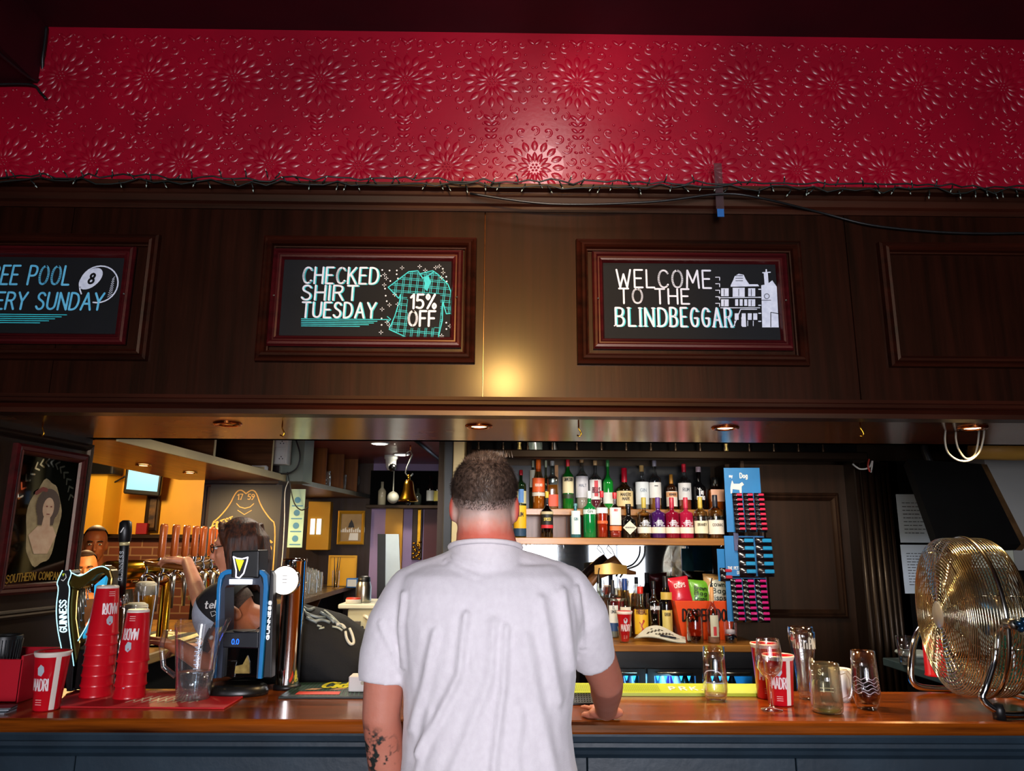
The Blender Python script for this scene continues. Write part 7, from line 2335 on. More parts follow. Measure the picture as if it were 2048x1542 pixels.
def skin_mat(name, stops, pink=None, tattoo=None, base2='#000000'):
    """skin whose own colour changes up the body: list of (height, colour)"""
    m, nt, b = newmat(name)
    N, L_ = nt.nodes, nt.links
    tc = N.new('ShaderNodeTexCoord'); sp = N.new('ShaderNodeSeparateXYZ'); L_.new(tc.outputs['Object'], sp.inputs[0])
    nz = N.new('ShaderNodeTexNoise'); nz.inputs['Scale'].default_value = 38; nz.inputs['Detail'].default_value = 6; L_.new(tc.outputs['Object'], nz.inputs['Vector'])
    ad = N.new('ShaderNodeMath'); ad.operation = 'MULTIPLY_ADD'; ad.inputs[1].default_value = .03; L_.new(nz.outputs['Fac'], ad.inputs[0]); L_.new(sp.outputs['Z'], ad.inputs[2])
    z0, z1 = stops[0][0], stops[-1][0]
    mr = N.new('ShaderNodeMapRange'); mr.inputs['From Min'].default_value = z0 + .015; mr.inputs['From Max'].default_value = z1 + .015; L_.new(ad.outputs[0], mr.inputs[0])
    rp = N.new('ShaderNodeValToRGB')
    while len(rp.color_ramp.elements) < len(stops):
        rp.color_ramp.elements.new(.5)
    for e, (z, c) in zip(rp.color_ramp.elements, stops):
        e.position = (z - z0) / (z1 - z0); e.color = hx(c)
    L_.new(mr.outputs[0], rp.inputs[0])
    n2 = N.new('ShaderNodeTexNoise'); n2.inputs['Scale'].default_value = 14; n2.inputs['Detail'].default_value = 5; L_.new(tc.outputs['Object'], n2.inputs['Vector'])
    mx = N.new('ShaderNodeMix'); mx.data_type = 'RGBA'; mx.blend_type = 'MULTIPLY'; mx.inputs[0].default_value = .5
    r2 = N.new('ShaderNodeValToRGB'); r2.color_ramp.elements[0].position = .35; r2.color_ramp.elements[1].position = .65; r2.color_ramp.elements[0].color = (.85, .62, .55, 1); r2.color_ramp.elements[1].color = (1, 1, 1, 1)
    L_.new(n2.outputs['Fac'], r2.inputs[0]); L_.new(rp.outputs[0], mx.inputs[6]); L_.new(r2.outputs[0], mx.inputs[7])
    last = mx.outputs[2]
    if pink:
        hx_, wd, zc_, c = pink
        a = N.new('ShaderNodeMath'); a.operation = 'SUBTRACT'; a.inputs[1].default_value = hx_; L_.new(sp.outputs['X'], a.inputs[0])
        a2 = N.new('ShaderNodeMath'); a2.operation = 'ABSOLUTE'; L_.new(a.outputs[0], a2.inputs[0])
        a3 = N.new('ShaderNodeMapRange'); a3.inputs['From Min'].default_value = wd - .004; a3.inputs['From Max'].default_value = wd + .004; L_.new(a2.outputs[0], a3.inputs[0])
        a4 = N.new('ShaderNodeMath'); a4.operation = 'GREATER_THAN'; a4.inputs[1].default_value = zc_; L_.new(sp.outputs['Z'], a4.inputs[0])
        a5 = N.new('ShaderNodeMath'); a5.operation = 'MULTIPLY'; L_.new(a3.outputs[0], a5.inputs[0]); L_.new(a4.outputs[0], a5.inputs[1])
        m3 = N.new('ShaderNodeMix'); m3.data_type = 'RGBA'; L_.new(a5.outputs[0], m3.inputs[0]); L_.new(last, m3.inputs[6]); m3.inputs[7].default_value = hx(c)
        last = m3.outputs[2]
    if tattoo:
        ds = N.new('ShaderNodeVectorMath'); ds.operation = 'DISTANCE'; L_.new(tc.outputs['Object'], ds.inputs[0]); ds.inputs[1].default_value = tattoo
        lt = N.new('ShaderNodeMapRange'); lt.inputs['From Min'].default_value = .075; lt.inputs['From Max'].default_value = .05; L_.new(ds.outputs['Value'], lt.inputs[0])
        n3 = N.new('ShaderNodeTexNoise'); n3.inputs['Scale'].default_value = 45; L_.new(tc.outputs['Object'], n3.inputs['Vector'])
        g = N.new('ShaderNodeMapRange'); g.inputs['From Min'].default_value = .48; g.inputs['From Max'].default_value = .56; L_.new(n3.outputs['Fac'], g.inputs[0])
        pm = N.new('ShaderNodeMath'); pm.operation = 'MULTIPLY'; L_.new(lt.outputs[0], pm.inputs[0]); L_.new(g.outputs[0], pm.inputs[1])
        m4 = N.new('ShaderNodeMix'); m4.data_type = 'RGBA'; L_.new(pm.outputs[0], m4.inputs[0]); L_.new(last, m4.inputs[6]); m4.inputs[7].default_value = hx('#232a28')
        last = m4.outputs[2]
    L_.new(last, b.inputs['Base Color'])
    b.inputs['Roughness'].default_value = .5
    b.inputs['Subsurface Weight'].default_value = .12; b.inputs['Subsurface Radius'].default_value = (.008, .003, .0015)
    bp = N.new('ShaderNodeBump'); bp.inputs['Strength'].default_value = .12; bp.inputs['Distance'].default_value = .004
    n4 = N.new('ShaderNodeTexNoise'); n4.inputs['Scale'].default_value = 160; L_.new(tc.outputs['Object'], n4.inputs['Vector']); L_.new(n4.outputs['Fac'], bp.inputs['Height']); L_.new(bp.outputs[0], b.inputs['Normal'])
    return m


# ---------------------------------------------------------------- the man at the counter
F0 = Vector((-.04, 1.87, 0))
man = thing('person', 'man in a white T-shirt seen from behind, leaning his right hand on the counter', 'person', F0)
TM = Matrix.Translation(-F0)
Yb = 1.86
g = lambda x, y, Y=Yb: at(x, y, Y)
hc = g(969, 985, 1.87)
hc = Vector((hc.x, 1.875, g(969, 906).z - .124))
Mh = Matrix.Translation(hc) @ Matrix.Rotation(R(2), 4, 'Z') @ Matrix.Rotation(R(-4), 4, 'X')
mb = MB(TM)
headform(mb, Mh, .003)
# skull breadth as in the picture, thick neck, sloping shoulders
mb.ell((hc.x, hc.y - .02, hc.z + .022), (.0765, .096, .094), 22, 14)
mb.ell((hc.x + .002, hc.y - .035, hc.z - .05), (.068, .07, .085), 18, 12)
nb = g(968, 1092)
capsule(mb, [(hc.x, hc.y - .035, hc.z - .06), (hc.x + .004, 1.852, nb.z + .02), (nb.x + .01, 1.862, nb.z - .06)], [.066, .073, .09], 18)
shL, shR = g(806, 1178, 1.87), g(1146, 1176, 1.88)
capsule(mb, [(nb.x + .006, 1.86, nb.z - .05), (shL.x + .05, 1.865, shL.z - .004)], [.066, .045]); capsule(mb, [(nb.x + .006, 1.86, nb.z - .05), (shR.x - .05, 1.87, shR.z - .004)], [.066, .045])


def torso(mb_, grow=0.0, lo=None):
    rows = [(1128, 850, 1112, 1.785, 1.945), (1150, 812, 1140, 1.755, 1.965), (1185, 795, 1158, 1.735, 1.985), (1240, 793, 1160, 1.722, 2.005), (1310, 802, 1153, 1.722, 2.03), (1380, 807, 1145, 1.73, 2.06), (1450, 806, 1141, 1.733, 2.08), (1520, 803, 1150, 1.725, 2.085), (1600, 798, 1165, 1.715, 2.07), (1690, 792, 1180, 1.715, 2.03)]
    rings = []
    for y, xl_, xr__, yb, yf in rows:
        a, c = g(xl_, y), g(xr__, y)
        cx_, cy_ = (a.x + c.x) / 2, (yb + yf) / 2
        rx_, ry_ = (c.x - a.x) / 2 - .012 + grow, (yf - yb) / 2 - .012 + grow
        ring_ = []
        for k in range(36):
            t_ = 2 * PI * k / 36
            ct, st = math.cos(t_), math.sin(t_)
            q = (abs(ct) ** 2.5 + abs(st) ** 2.5) ** (-1 / 2.5)
            ring_.append((cx_ + rx_ * q * ct, cy_ + ry_ * q * st, a.z))
        rings.append(ring_)
    mb_.loft(rings[::-1])
    return rings


rings = torso(mb)
elL, wrL = g(762, 1432, 1.88), Vector((g(785, 1560, 1.93).x, 1.99, .985))
capsule(mb, [shL + Vector((.02, 0, -.01)), g(775, 1290, 1.87), elL, (elL + wrL) / 2 + Vector((0, -.005, 0)), wrL], [.062, .053, .045, .047, .031], 16)
hand(mb, wrL, (.06, .25, -1), (-1, 0, 0), (0, 1, 0), .35)
elR, wrR = g(1213, 1362, 2.11), g(1213, 1424, 2.385)
wrR = Vector((wrR.x + .002, 2.405, ZC + .034))
capsule(mb, [shR + Vector((-.02, 0, -.01)), g(1180, 1280, 1.97), elR, elR.lerp(wrR, .35) + Vector((0, 0, .004)), wrR], [.062, .054, .046, .046, .033], 16)
mb.ell((wrR.x + .002, wrR.y + .018, ZC + .022), (.055, .036, .0205), 18, 12)
hand(mb, (wrR.x + .006, wrR.y, ZC + .024), (-.1, 1, -.05), (0, 0, 1), (-1, 0, 0), .05, .95, .30)
for s_, hx_ in ((-1, -.13), (1, .05)):
    capsule(mb, [(hx_, 1.88, .92), (hx_ + .01 * s_, 1.87, .5), (hx_ + .015 * s_, 1.86, .09)], [.10, .062, .042]); capsule(mb, [(hx_ + .015 * s_, 1.86, .05), (hx_ + .03 * s_, 2.02, .035)], [.04, .032])
me = fused(mb, 'body', .0062, 5)
tat = g(740, 1512, 1.86) - F0
M_SKIN = skin_mat('ruddy_skin', [(0, '#b07460'), (1.2, '#b87662'), (1.5, '#c07c68'), (nb.z - .02, '#d08068'), (nb.z + .025, '#cc6a58'), (nb.z + .05, '#cf9484'), (nb.z + .072, '#b8a29c'), (nb.z + .10, '#8a7c76'), (nb.z + .14, '#6c605a'), (1.9, '#6a5a52')], (hc.x - F0.x, .0775, hc.z - .07, '#cc5a50'), tat)
body = put(me, 'body', M_SKIN, man)
# face, away from the lens
k = MB(TM @ Mh)
for s_ in (-1, 1):
    k.ell((s_ * .032, .078, .004), (.012, .009, .009), 12, 8)
k.build('eyes', M_WHITE, man)
k = MB(TM @ Mh); k.tube([(-.024, .094, -.066), (0, .098, -.067), (.024, .094, -.066)], .004, 8).build('mouth', flat('#8a3a34'), man)
# T-shirt
mb = MB(TM)
torso(mb, .016)
capsule(mb, [(nb.x + .006, 1.862, nb.z - .062), (shL.x + .04, 1.865, shL.z + .006)], [.082, .058], 16); capsule(mb, [(nb.x + .006, 1.862, nb.z - .062), (shR.x - .04, 1.87, shR.z + .006)], [.082, .058], 16)
mb.loft([[(nb.x + .004 + rx_ * math.cos(2 * PI * k_ / 28), 1.856 + ry_ * math.sin(2 * PI * k_ / 28) + dy_, nb.z + z_ + .014 * math.sin(2 * PI * k_ / 28) * -1) for k_ in range(28)] for z_, rx_, ry_, dy_ in ((-.12, .14, .11, .01), (-.05, .105, .098, .004), (-.012, .088, .09, 0), (-.002, .084, .087, 0))])


def sleeve(mb_, pts, rs):
    P = [Vector(p) for p in pts]
    out = []; rr = []
    for i in range(len(P) - 1):
        for q in range(4):
            out.append(P[i].lerp(P[i + 1], q / 4)); rr.append(lerp(rs[i], rs[i + 1], q / 4))
    out.append(P[-1]); rr.append(rs[-1])
    mb_.tube(out, rr, 22)
    mb_.ell(P[0], rs[0] * .98, 16, 10)
    return out


sleeve(mb, [shL + Vector((.02, 0, -.008)), g(789, 1250, 1.87), g(773, 1310, 1.872), g(767, 1362, 1.874)], [.064, .066, .063, .0605])
sleeve(mb, [shR + Vector((-.02, 0, -.008)), g(1166, 1232, 1.91), g(1179, 1282, 1.955), g(1188, 1318, 1.99)], [.064, .064, .059, .056])
FOLDS = [([(880, 1250), (858, 1350), (826, 1450)], .007, 13), ([(938, 1215), (925, 1330), (880, 1420), (842, 1490)], .009, 12), ([(990, 1230), (985, 1330), (930, 1470), (900, 1540)], .006, 16), ([(1012, 1240), (1006, 1360), (992, 1470), (985, 1560)], .009, 12),
         ([(1078, 1190), (1092, 1290), (1112, 1390)], .007, 17), ([(1045, 1260), (1062, 1350), (1092, 1480), (1112, 1560)], .006, 20), ([(1120, 1175), (1128, 1250), (1140, 1330)], .007, 14), ([(1150, 1170), (1163, 1240), (1168, 1300)], .006, 8), ([(815, 1180), (808, 1250), (812, 1330)], .006, 9),
         ([(905, 1110), (950, 1125), (985, 1130)], .004, 7), ([(890, 1118), (930, 1138), (960, 1150)], .003, 7), ([(765, 1240), (790, 1290), (806, 1340)], .004, 9), ([(1040, 1400), (1030, 1480), (1040, 1560)], .004, 12), ([(950, 1250), (952, 1320)], .003, 10), ([(870, 1400), (850, 1470), (838, 1550)], .004, 12)]
FS = []
for pl, amp, wd in FOLDS:
    FS.append(([Vector((g(x, y).x - F0.x, g(x, y).z)) for x, y in pl], amp, wd * 1.83 / FPX * .62))
from mathutils import noise as NZ


def wrinkle(co, n):
    d = .0035 * NZ.noise(co * 7) + .0025 * NZ.noise(Vector((co.x * 14 + co.z * 5, co.y * 8, co.z * 6))) + .0008 * NZ.noise(co * 26)
    if n.y < .35:
        p = Vector((co.x, co.z))
        for pl, amp, wd in FS:
            best = 9
            for i_, (a, c) in enumerate(zip(pl[:-1], pl[1:])):
                ab = c - a
                t_ = max(0, min(1, (p - a).dot(ab) / ab.length_squared))
                best = min(best, (p - a - ab * t_).length + (0 if 0 < t_ < 1 else .004))
            if best < wd * 3:
                d += amp * (math.exp(-(best / wd) ** 2) - .35 * math.exp(-((best - 1.6 * wd) / wd) ** 2))
    return d


me = fused(mb, 'shirt', .0066, 5, fn=wrinkle)
M_SHIRT = mat('white_cotton', '#d6d0d4', .85, c2='#cec7cc', scale=70, bump=.12, bscale=420, sheen=.25, stretch=(1, 1, .8))
shirt = put(me, 'shirt', M_SHIRT, man, 'plain white short-sleeved T-shirt')
m_ = MB(TM)
m_.tube([(nb.x + .004 + .087 * math.cos(2 * PI * k_ / 40), 1.856 + .090 * math.sin(2 * PI * k_ / 40), nb.z - .004 - .016 * math.sin(2 * PI * k_ / 40)) for k_ in range(40)], .0062, 8, closed=True)
m_.build('collar', M_SHIRT, shirt)
# trousers and shoes below the frame
mb = MB(TM)
mb.loft([[(-.045 + rx_ * math.cos(2 * PI * k_ / 28), 1.885 + ry_ * math.sin(2 * PI * k_ / 28), z_) for k_ in range(28)] for z_, rx_, ry_ in ((.80, .19, .15), (.9, .2, .165), (1.0, .2, .168), (1.04, .195, .165))])
for s_, hx_ in ((-1, -.13), (1, .05)):
    capsule(mb, [(hx_, 1.88, .88), (hx_ + .01 * s_, 1.87, .5), (hx_ + .015 * s_, 1.86, .10)], [.115, .08, .068])
put(fused(mb, 'trousers', .01, 4), 'trousers', mat('dark_denim', '#1a2230', .85, c2='#141a26', scale=60, bump=.15, bscale=300), man)
for s_, hx_ in ((-1, -.13), (1, .05)):
    MB(TM @ Matrix.Translation((hx_ + .02 * s_, 1.93, .05)) @ Matrix.Diagonal((1, 1, 1, 1))).ell((0, 0, 0), (.05, .14, .05), 16, 10).build('shoe', mat('black_leather', '#0c0c0c', .35, scale=20), man)
# cropped hair
mb = MB(TM)
rs = random.Random(21)
hcx, hcy, hcz = hc.x, hc.y - .02, hc.z + .022
RX, RY, RZ = .0775, .097, .0955


def skull(az, elv, k=1.0):
    return Vector((hcx + RX * k * math.cos(elv) * math.cos(az), hcy + RY * k * math.cos(elv) * math.sin(az), hcz + RZ * k * math.sin(elv)))


def hairline(az):
    back = max(0, -math.sin(az))
    return R(-4 - 10 * back) if math.sin(az) < .3 else R(12)


mb.grid(lambda a, b: tuple(skull(2 * PI * a, lerp(hairline(2 * PI * a), PI / 2 - .001, b), lerp(1.0, 1.05, min(1, b * 3.5)) + .006 * NZ.noise(Vector((a * 60, b * 22, 0))))), 72, 26)
for k_ in range(10500):
    az = rs.uniform(0, 2 * PI); hl = hairline(az)
    elv = math.asin(rs.uniform(math.sin(hl - R(13)), 1))
    fade = max(.15, min(1, (elv - hl + R(13)) / R(30)))
    p = skull(az, elv, 1.0 + .035 * fade)
    nrm = Vector(((p.x - hcx) / RX ** 2, (p.y - hcy) / RY ** 2, (p.z - hcz) / RZ ** 2)).normalized()
    flow = Vector((.25 * math.sin(3 * az + 7 * elv), -.5, -.75)) if elv < R(48) else Vector((rs.uniform(-.4, .4), .7, .15))
    tgt = (flow - nrm * flow.dot(nrm)).normalized()
    d = (nrm * rs.uniform(.35, .75) + tgt + Vector((rs.uniform(-.35, .35), rs.uniform(-.35, .35), rs.uniform(-.35, .35)))).normalized()
    ln = rs.uniform(.010, .019) * fade
    s_ = d.cross(nrm).normalized() * .0009
    mb.add([p - s_, p + s_, p + d * ln], [(0, 1, 2)], False)
for k_ in range(160):
    p = Vector((hcx + .03 + rs.gauss(0, .012), hcy + .01 + rs.gauss(0, .012), hcz + RZ * .97))
    d = Vector((rs.uniform(-.4, .4), rs.uniform(-.2, .5), 1)).normalized() * rs.uniform(.010, .019)
    mb.add([p - Vector((.001, 0, 0)), p + Vector((.001, 0, 0)), p + d], [(0, 1, 2)], False)
mb.build('hair', mat('greying_brown_hair', '#5a4a42', .55, c2='#241a16', scale=120, contrast=1.4), man, 'short dark greying hair, faded at the nape')

# ---------------------------------------------------------------- barmaid in profile
HX = -1.7 + .03 + .17
YT = ys[0] - .17
ZT = 1.12 + zr + .02 - .075 + .064
bc = at(472, 1092, 3.32)
F1 = Vector((bc.x + .02, 3.34, 0))
maid = thing('person', 'barmaid with long brown hair and glasses pulling a beer tap, in profile', 'person', F1)
TB = Matrix.Translation(-F1)
Mb = Matrix.Translation(bc) @ Matrix.Rotation(R(97), 4, 'Z') @ Matrix.Rotation(R(-8), 4, 'X') @ Matrix.Diagonal((.95, .97, .97, 1))
mb = MB(TB)
headform(mb, Mb)
capsule(mb, [(bc.x + .03, bc.y, bc.z - .08), (bc.x + .045, 3.34, bc.z - .19)], [.05, .055])
sh1, el1 = Vector((bc.x + .02, 3.25, bc.z - .24)), at(402, 1203, 3.2)
wr1 = Vector((HX + .035, YT - .0, ZT + .02))
hd_to = Vector((HX - .06, YT + .0, ZT + .03))
wr1 = Vector((HX + .05, YT - .05, ZT + .03))
capsule(mb, [sh1, el1, wr1], [.046, .038, .025])
hand(mb, wr1, (-.9, .45, .1), (0, .25, 1), (-.2, -1, 0), .55, .9)
sh2 = Vector((bc.x + .05, 3.46, bc.z - .25))
capsule(mb, [sh2, (bc.x + .0, 3.52, bc.z - .5), (bc.x - .2, 3.55, bc.z - .45)], [.05, .04, .028]); hand(mb, (bc.x - .2, 3.55, bc.z - .45), (-1, 0, 0), (0, 0, 1), (0, -1, 0), .5)
mb.loft([[(bc.x + .06 + rx_ * math.cos(2 * PI * k_ / 24), 3.36 + ry_ * math.sin(2 * PI * k_ / 24), bc.z + z_) for k_ in range(24)] for z_, rx_, ry_ in ((-.9, .13, .17), (-.7, .12, .16), (-.5, .11, .15), (-.3, .11, .17), (-.2, .09, .15), (-.16, .05, .07))])
for s_ in (-1, 1):
    capsule(mb, [(bc.x + .07, 3.36 + .08 * s_, .75), (bc.x + .06, 3.36 + .08 * s_, .4), (bc.x + .07, 3.36 + .08 * s_, .06)], [.09, .055, .04]); capsule(mb, [(bc.x + .06, 3.36 + .08 * s_, .05), (bc.x - .08, 3.36 + .08 * s_, .04)], [.038, .03])
M_SK2 = skin_mat('fair_skin', [(0, '#c08060'), (1, '#c88868'), (2, '#d09070')])
put(fused(mb, 'body', .0068, 4), 'body', M_SK2, maid)
mb = MB(TB)
mb.loft([[(bc.x + .06 + rx_ * math.cos(2 * PI * k_ / 24), 3.36 + ry_ * math.sin(2 * PI * k_ / 24), bc.z + z_) for k_ in range(24)] for z_, rx_, ry_ in ((-.85, .145, .185), (-.5, .125, .165), (-.3, .125, .185), (-.2, .105, .17), (-.165, .065, .085))])
capsule(mb, [sh1, sh1.lerp(el1, .45)], [.058, .054]); capsule(mb, [sh2, (bc.x + .03, 3.49, bc.z - .38)], [.058, .054])
put(fused(mb, 'top', .009, 4), 'top', mat('black_cotton', '#0c0b0c', .85, c2='#060606', scale=60, bump=.12, bscale=200), maid)
mb = MB(TB)
mb.loft([[(bc.x + .07 + rx_ * math.cos(2 * PI * k_ / 24), 3.36 + ry_ * math.sin(2 * PI * k_ / 24), z_) for k_ in range(24)] for z_, rx_, ry_ in ((.66, .13, .17), (.85, .15, .19))])
for s_ in (-1, 1):
    capsule(mb, [(bc.x + .07, 3.36 + .08 * s_, .72), (bc.x + .06, 3.36 + .08 * s_, .4), (bc.x + .07, 3.36 + .08 * s_, .1)], [.10, .07, .055])
put(fused(mb, 'trousers', .012, 4), 'trousers', mat('black_cotton', '#0c0b0c', .85), maid)
mb = MB(TB @ Mb)
mb.ell((0, -.022, .034), (.083, .100, .094), 22, 14)
rs = random.Random(4)
for s_ in (-1, 1):
    for k_ in range(9):
        y = .008 - .014 * k_
        mb.tube([(s_ * .05, y, .09), (s_ * .082, y, .03), (s_ * (.088 + rs.uniform(-.004, .006)), y - .004, -.06), (s_ * (.084 + rs.uniform(-.01, .01)), y - .012 + rs.uniform(-.008, .008), -.15), (s_ * (.07 + rs.uniform(-.01, .01)), y - .02, -.20 - .02 * (k_ % 3))], [.012, .016, .016, .014, .005], 8)
for k_ in range(8):
    x = -.07 + .02 * k_
    mb.tube([(x * .6, -.08, .09), (x, -.118, .02), (x * 1.1, -.122, -.08), (x, -.11, -.17), (x, -.10, -.22 - .015 * (k_ % 3))], [.014, .019, .019, .015, .005], 8)
mb.tube([(0, .06, .108), (-.05, .045, .07), (-.078, .022, .0), (-.084, .018, -.08), (-.08, .02, -.15)], [.014, .018, .016, .012, .005], 8)
put(fused(mb, 'hair', .006, 2), 'hair', mat('chestnut_hair', '#54290f', .6, c2='#180a05', scale=90, stretch=(1, 1, .12), contrast=1.5, bump=.3), maid, 'long straight brown hair')
m_ = MB(TB @ Mb)
for s_ in (-1, 1):
    m_.tube([(s_ * .034 + .023 * math.cos(2 * PI * k_ / 16), .094, .002 + .019 * math.sin(2 * PI * k_ / 16)) for k_ in range(16)], .0024, 6, closed=True); m_.tube([(s_ * .057, .092, .006), (s_ * .074, .04, .006), (s_ * .078, -.02, .0)], .0022, 6)
m_.tube([(-.011, .096, .006), (.011, .096, .006)], .002, 6)
m_.build('spectacles', M_BLK, maid)
m_ = MB(TB @ Mb)
for s_ in (-1, 1):
    m_.ell((s_ * .032, .077, .003), (.012, .008, .008), 10, 7)
m_.build('eyes', M_WHITE, maid)
m_ = MB(TB @ Mb); m_.tube([(-.022, .092, -.066), (0, .096, -.067), (.022, .092, -.066)], .0042, 8).build('mouth', flat('#a04a44'), maid)

# ---------------------------------------------------------------- bending barman in a cap
cc = at(425, 1213, 3.06)
F2 = Vector((at(760, 1380, 3.2).x, 3.22, 0))
barman = thing('person', 'barman in a black T-shirt and grey-fronted cap bending low behind the counter', 'person', F2)
T2 = Matrix.Translation(-F2)
q2 = lambda x, y, Y: at(x, y, Y)
# head: crown points left and up, face down; local z is the crown, local +y the face
zc_ = Vector((-.86, .0, .50)).normalized(); fc = Vector((-.48, -.25, -.82)); fc = (fc - zc_ * fc.dot(zc_)).normalized(); xc_ = fc.cross(zc_)
M2 = Matrix((xc_, fc, zc_)).transposed().to_4x4(); M2.translation = q2(458, 1237, 3.06); M2 = M2 @ Matrix.Scale(1.16, 4)
mb = MB(T2)
headform(mb, M2, .007)
nk0, nk1 = q2(486, 1232, 3.08), q2(545, 1258, 3.12)
capsule(mb, [nk0, nk1], [.058, .075])
capsule(mb, [q2(560, 1282, 3.15), q2(650, 1302, 3.2), q2(760, 1385, 3.22)], [.14, .145, .14], 18)
sA = q2(520, 1300, 3.02); eA = q2(440, 1345, 3.02); wA = q2(352, 1292, 3.02)
capsule(mb, [sA, eA, wA], [.055, .042, .028]); hand(mb, wA, (-1, .1, .25), (0, .3, 1), (0, -1, .3), .5)
sB = q2(545, 1290, 3.34); eB = q2(540, 1405, 3.30); wB = Vector((eB.x - .06, 3.2, eB.z - .24))
capsule(mb, [sB, eB, wB], [.055, .042, .028]); hand(mb, wB, (-.2, -.1, -1), (1, 0, 0), (0, -1, 0), .5)
hp = q2(765, 1392, 3.22)
for s_ in (-1, 1):
    capsule(mb, [(hp.x, 3.22 + .1 * s_, hp.z - .05), (hp.x - .05, 3.22 + .1 * s_, .5), (hp.x + .02, 3.22 + .1 * s_, .07)], [.11, .065, .045]); capsule(mb, [(hp.x + .02, 3.22 + .1 * s_, .05), (hp.x - .13, 3.22 + .1 * s_, .04)], [.042, .034])
put(fused(mb, 'body', .0068, 4), 'body', skin_mat('tan_skin', [(0, '#a8603c'), (1, '#b06840'), (2, '#b86c44')]), barman)
mb = MB(T2)
capsule(mb, [q2(548, 1272, 3.14), q2(575, 1284, 3.16), q2(650, 1303, 3.2), q2(760, 1385, 3.22)], [.12, .158, .162, .158], 22)
capsule(mb, [sA, sA.lerp(eA, .55)], [.075, .062]); capsule(mb, [sB, sB.lerp(eB, .55)], [.075, .062])


def crease(co, n):
    return .004 * math.sin(38 * (co.x * .55 + co.z) + 3 * NZ.noise(co * 5)) * max(0, min(1, (1.3 - (co.z)) * 4)) + .002 * NZ.noise(co * 12)


tme = fused(mb, 'shirt', .009, 4, fn=crease)
tsh = put(tme, 'shirt', mat('black_cotton', '#0c0b0c', .85), barman, 'black T-shirt with a silver print across the back')
tree_ = BVHTree.FromPolygons([v.co[:] for v in tme.vertices], [p_.vertices[:] for p_ in tme.polygons])


def draped(px_, py_):
    """the spot on the shirt's back that lies on this sight line"""
    d = ray(px_, py_).normalized()
    h_, n_, i_, r_ = tree_.ray_cast(Vector((0, 0, H)) - F2, d)
    return (h_ + n_ * .003) if h_ else None


def printed(pls, w, name, m):
    k = MB()
    for pl in pls:
        P = [draped(x, y) for x, y in smooth_line(pl, 2, 120)]
        P = [p_ for p_ in P if p_]
        if len(P) > 1:
            k.tube(P, [w] * len(P), 6)
    if k.v:
        k.build(name, m, tsh)


M_SILV = mat('silver_print', '#98a09c', .45, .3, c2='#5a6462', scale=30)
printed([[(604, 1214), (616, 1222), (628, 1218)], [(608, 1226), (622, 1232), (636, 1236), (650, 1236)], [(612, 1236), (628, 1244), (644, 1240), (660, 1246)], [(640, 1226), (656, 1234), (668, 1246)], [(660, 1236), (672, 1246), (682, 1254)], [(606, 1220), (612, 1230), (622, 1240), (634, 1246)]], .0065, 'silver_print', M_SILV)
printed([[(648, 1222), (662, 1232), (676, 1246), (688, 1258)], [(664, 1254), (676, 1256), (684, 1262)], [(634, 1252), (642, 1254), (638, 1258), (648, 1256)]], .0042, 'pale_print', flat('#b8bca8', .6))
printed([[(690, 1264), (692, 1278), (700, 1290), (708, 1288), (704, 1270), (698, 1258)], [(672, 1250), (684, 1250), (690, 1258)]], .006, 'cream_print', flat('#d8d4c0', .6))
mb = MB(T2 @ M2)
mb.grid(lambda a, b: (lerp(.062, .0, 0) * 0 + .087 * math.cos(2 * PI * a) * math.cos(b * PI / 2 * .999), -.012 + .108 * math.sin(2 * PI * a) * math.cos(b * PI / 2 * .999), .012 + .118 * math.sin(b * PI / 2)), 40, 14)
capo = mb.build('cap', mat('cap_black', '#101014', .8, c2='#0a0a0c', scale=60, bump=.1, bscale=200), barman, 'black side of a baseball cap')
mb = MB(T2 @ M2)
mb.grid(lambda a, b: (.089 * math.cos(lerp(R(25), R(155), a)) * math.cos(b * PI / 2 * .999), -.012 + .110 * math.sin(lerp(R(25), R(155), a)) * math.cos(b * PI / 2 * .999), .012 + .120 * math.sin(b * PI / 2)), 24, 14).build('front_panel', mat('cap_grey', '#a8b4c0', .8, c2='#98a4b2', scale=60, bump=.1, bscale=200), capo, 'pale grey front panel')
mb = MB(T2 @ M2)
V = []
for e in (0, .005):
    for b in range(5):
        for a in range(13):
            th = lerp(R(28), R(152), a / 12); k_ = lerp(1, 1.0, b / 4)
            V.append((.088 * math.cos(th) * (1 - .08 * b / 4), -.012 + .109 * math.sin(th) + .075 * (b / 4) * max(0, math.sin((th - R(28)) / R(124) * PI)) ** .6, .014 - .012 * (b / 4) + e))
F = []
for e in (0, 65):
    for b in range(4):
        for a in range(12):
            p_ = e + b * 13 + a
            F.append((p_, p_ + 1, p_ + 14, p_ + 13) if e else (p_, p_ + 13, p_ + 14, p_ + 1))
mb.add(V, F, True).build('peak', mat('cap_black', '#101014', .8), capo)
m_ = MB(T2 @ M2)


def capside(u, v, k=1.012):
    th = R(-8) + u / .1; el_ = v / .118
    return (-.089 * math.cos(th) * math.cos(el_) * k * -1 * -1, -.012 - .110 * math.sin(th) * math.cos(el_) * k * -1 * -1, .012 + .121 * math.sin(el_) * k)


cap_me = [c_ for c_ in barman.children if c_.name.startswith('cap')][0].data
ct = BVHTree.FromPolygons([v.co[:] for v in cap_me.vertices], [p_.vertices[:] for p_ in cap_me.polygons])


def oncap(px_, py_):
    d = ray(px_, py_).normalized()
    h_, n_, i_, r_ = ct.ray_cast(Vector((0, 0, H)) - F2, d)
    return h_ - d * .004 if h_ else None


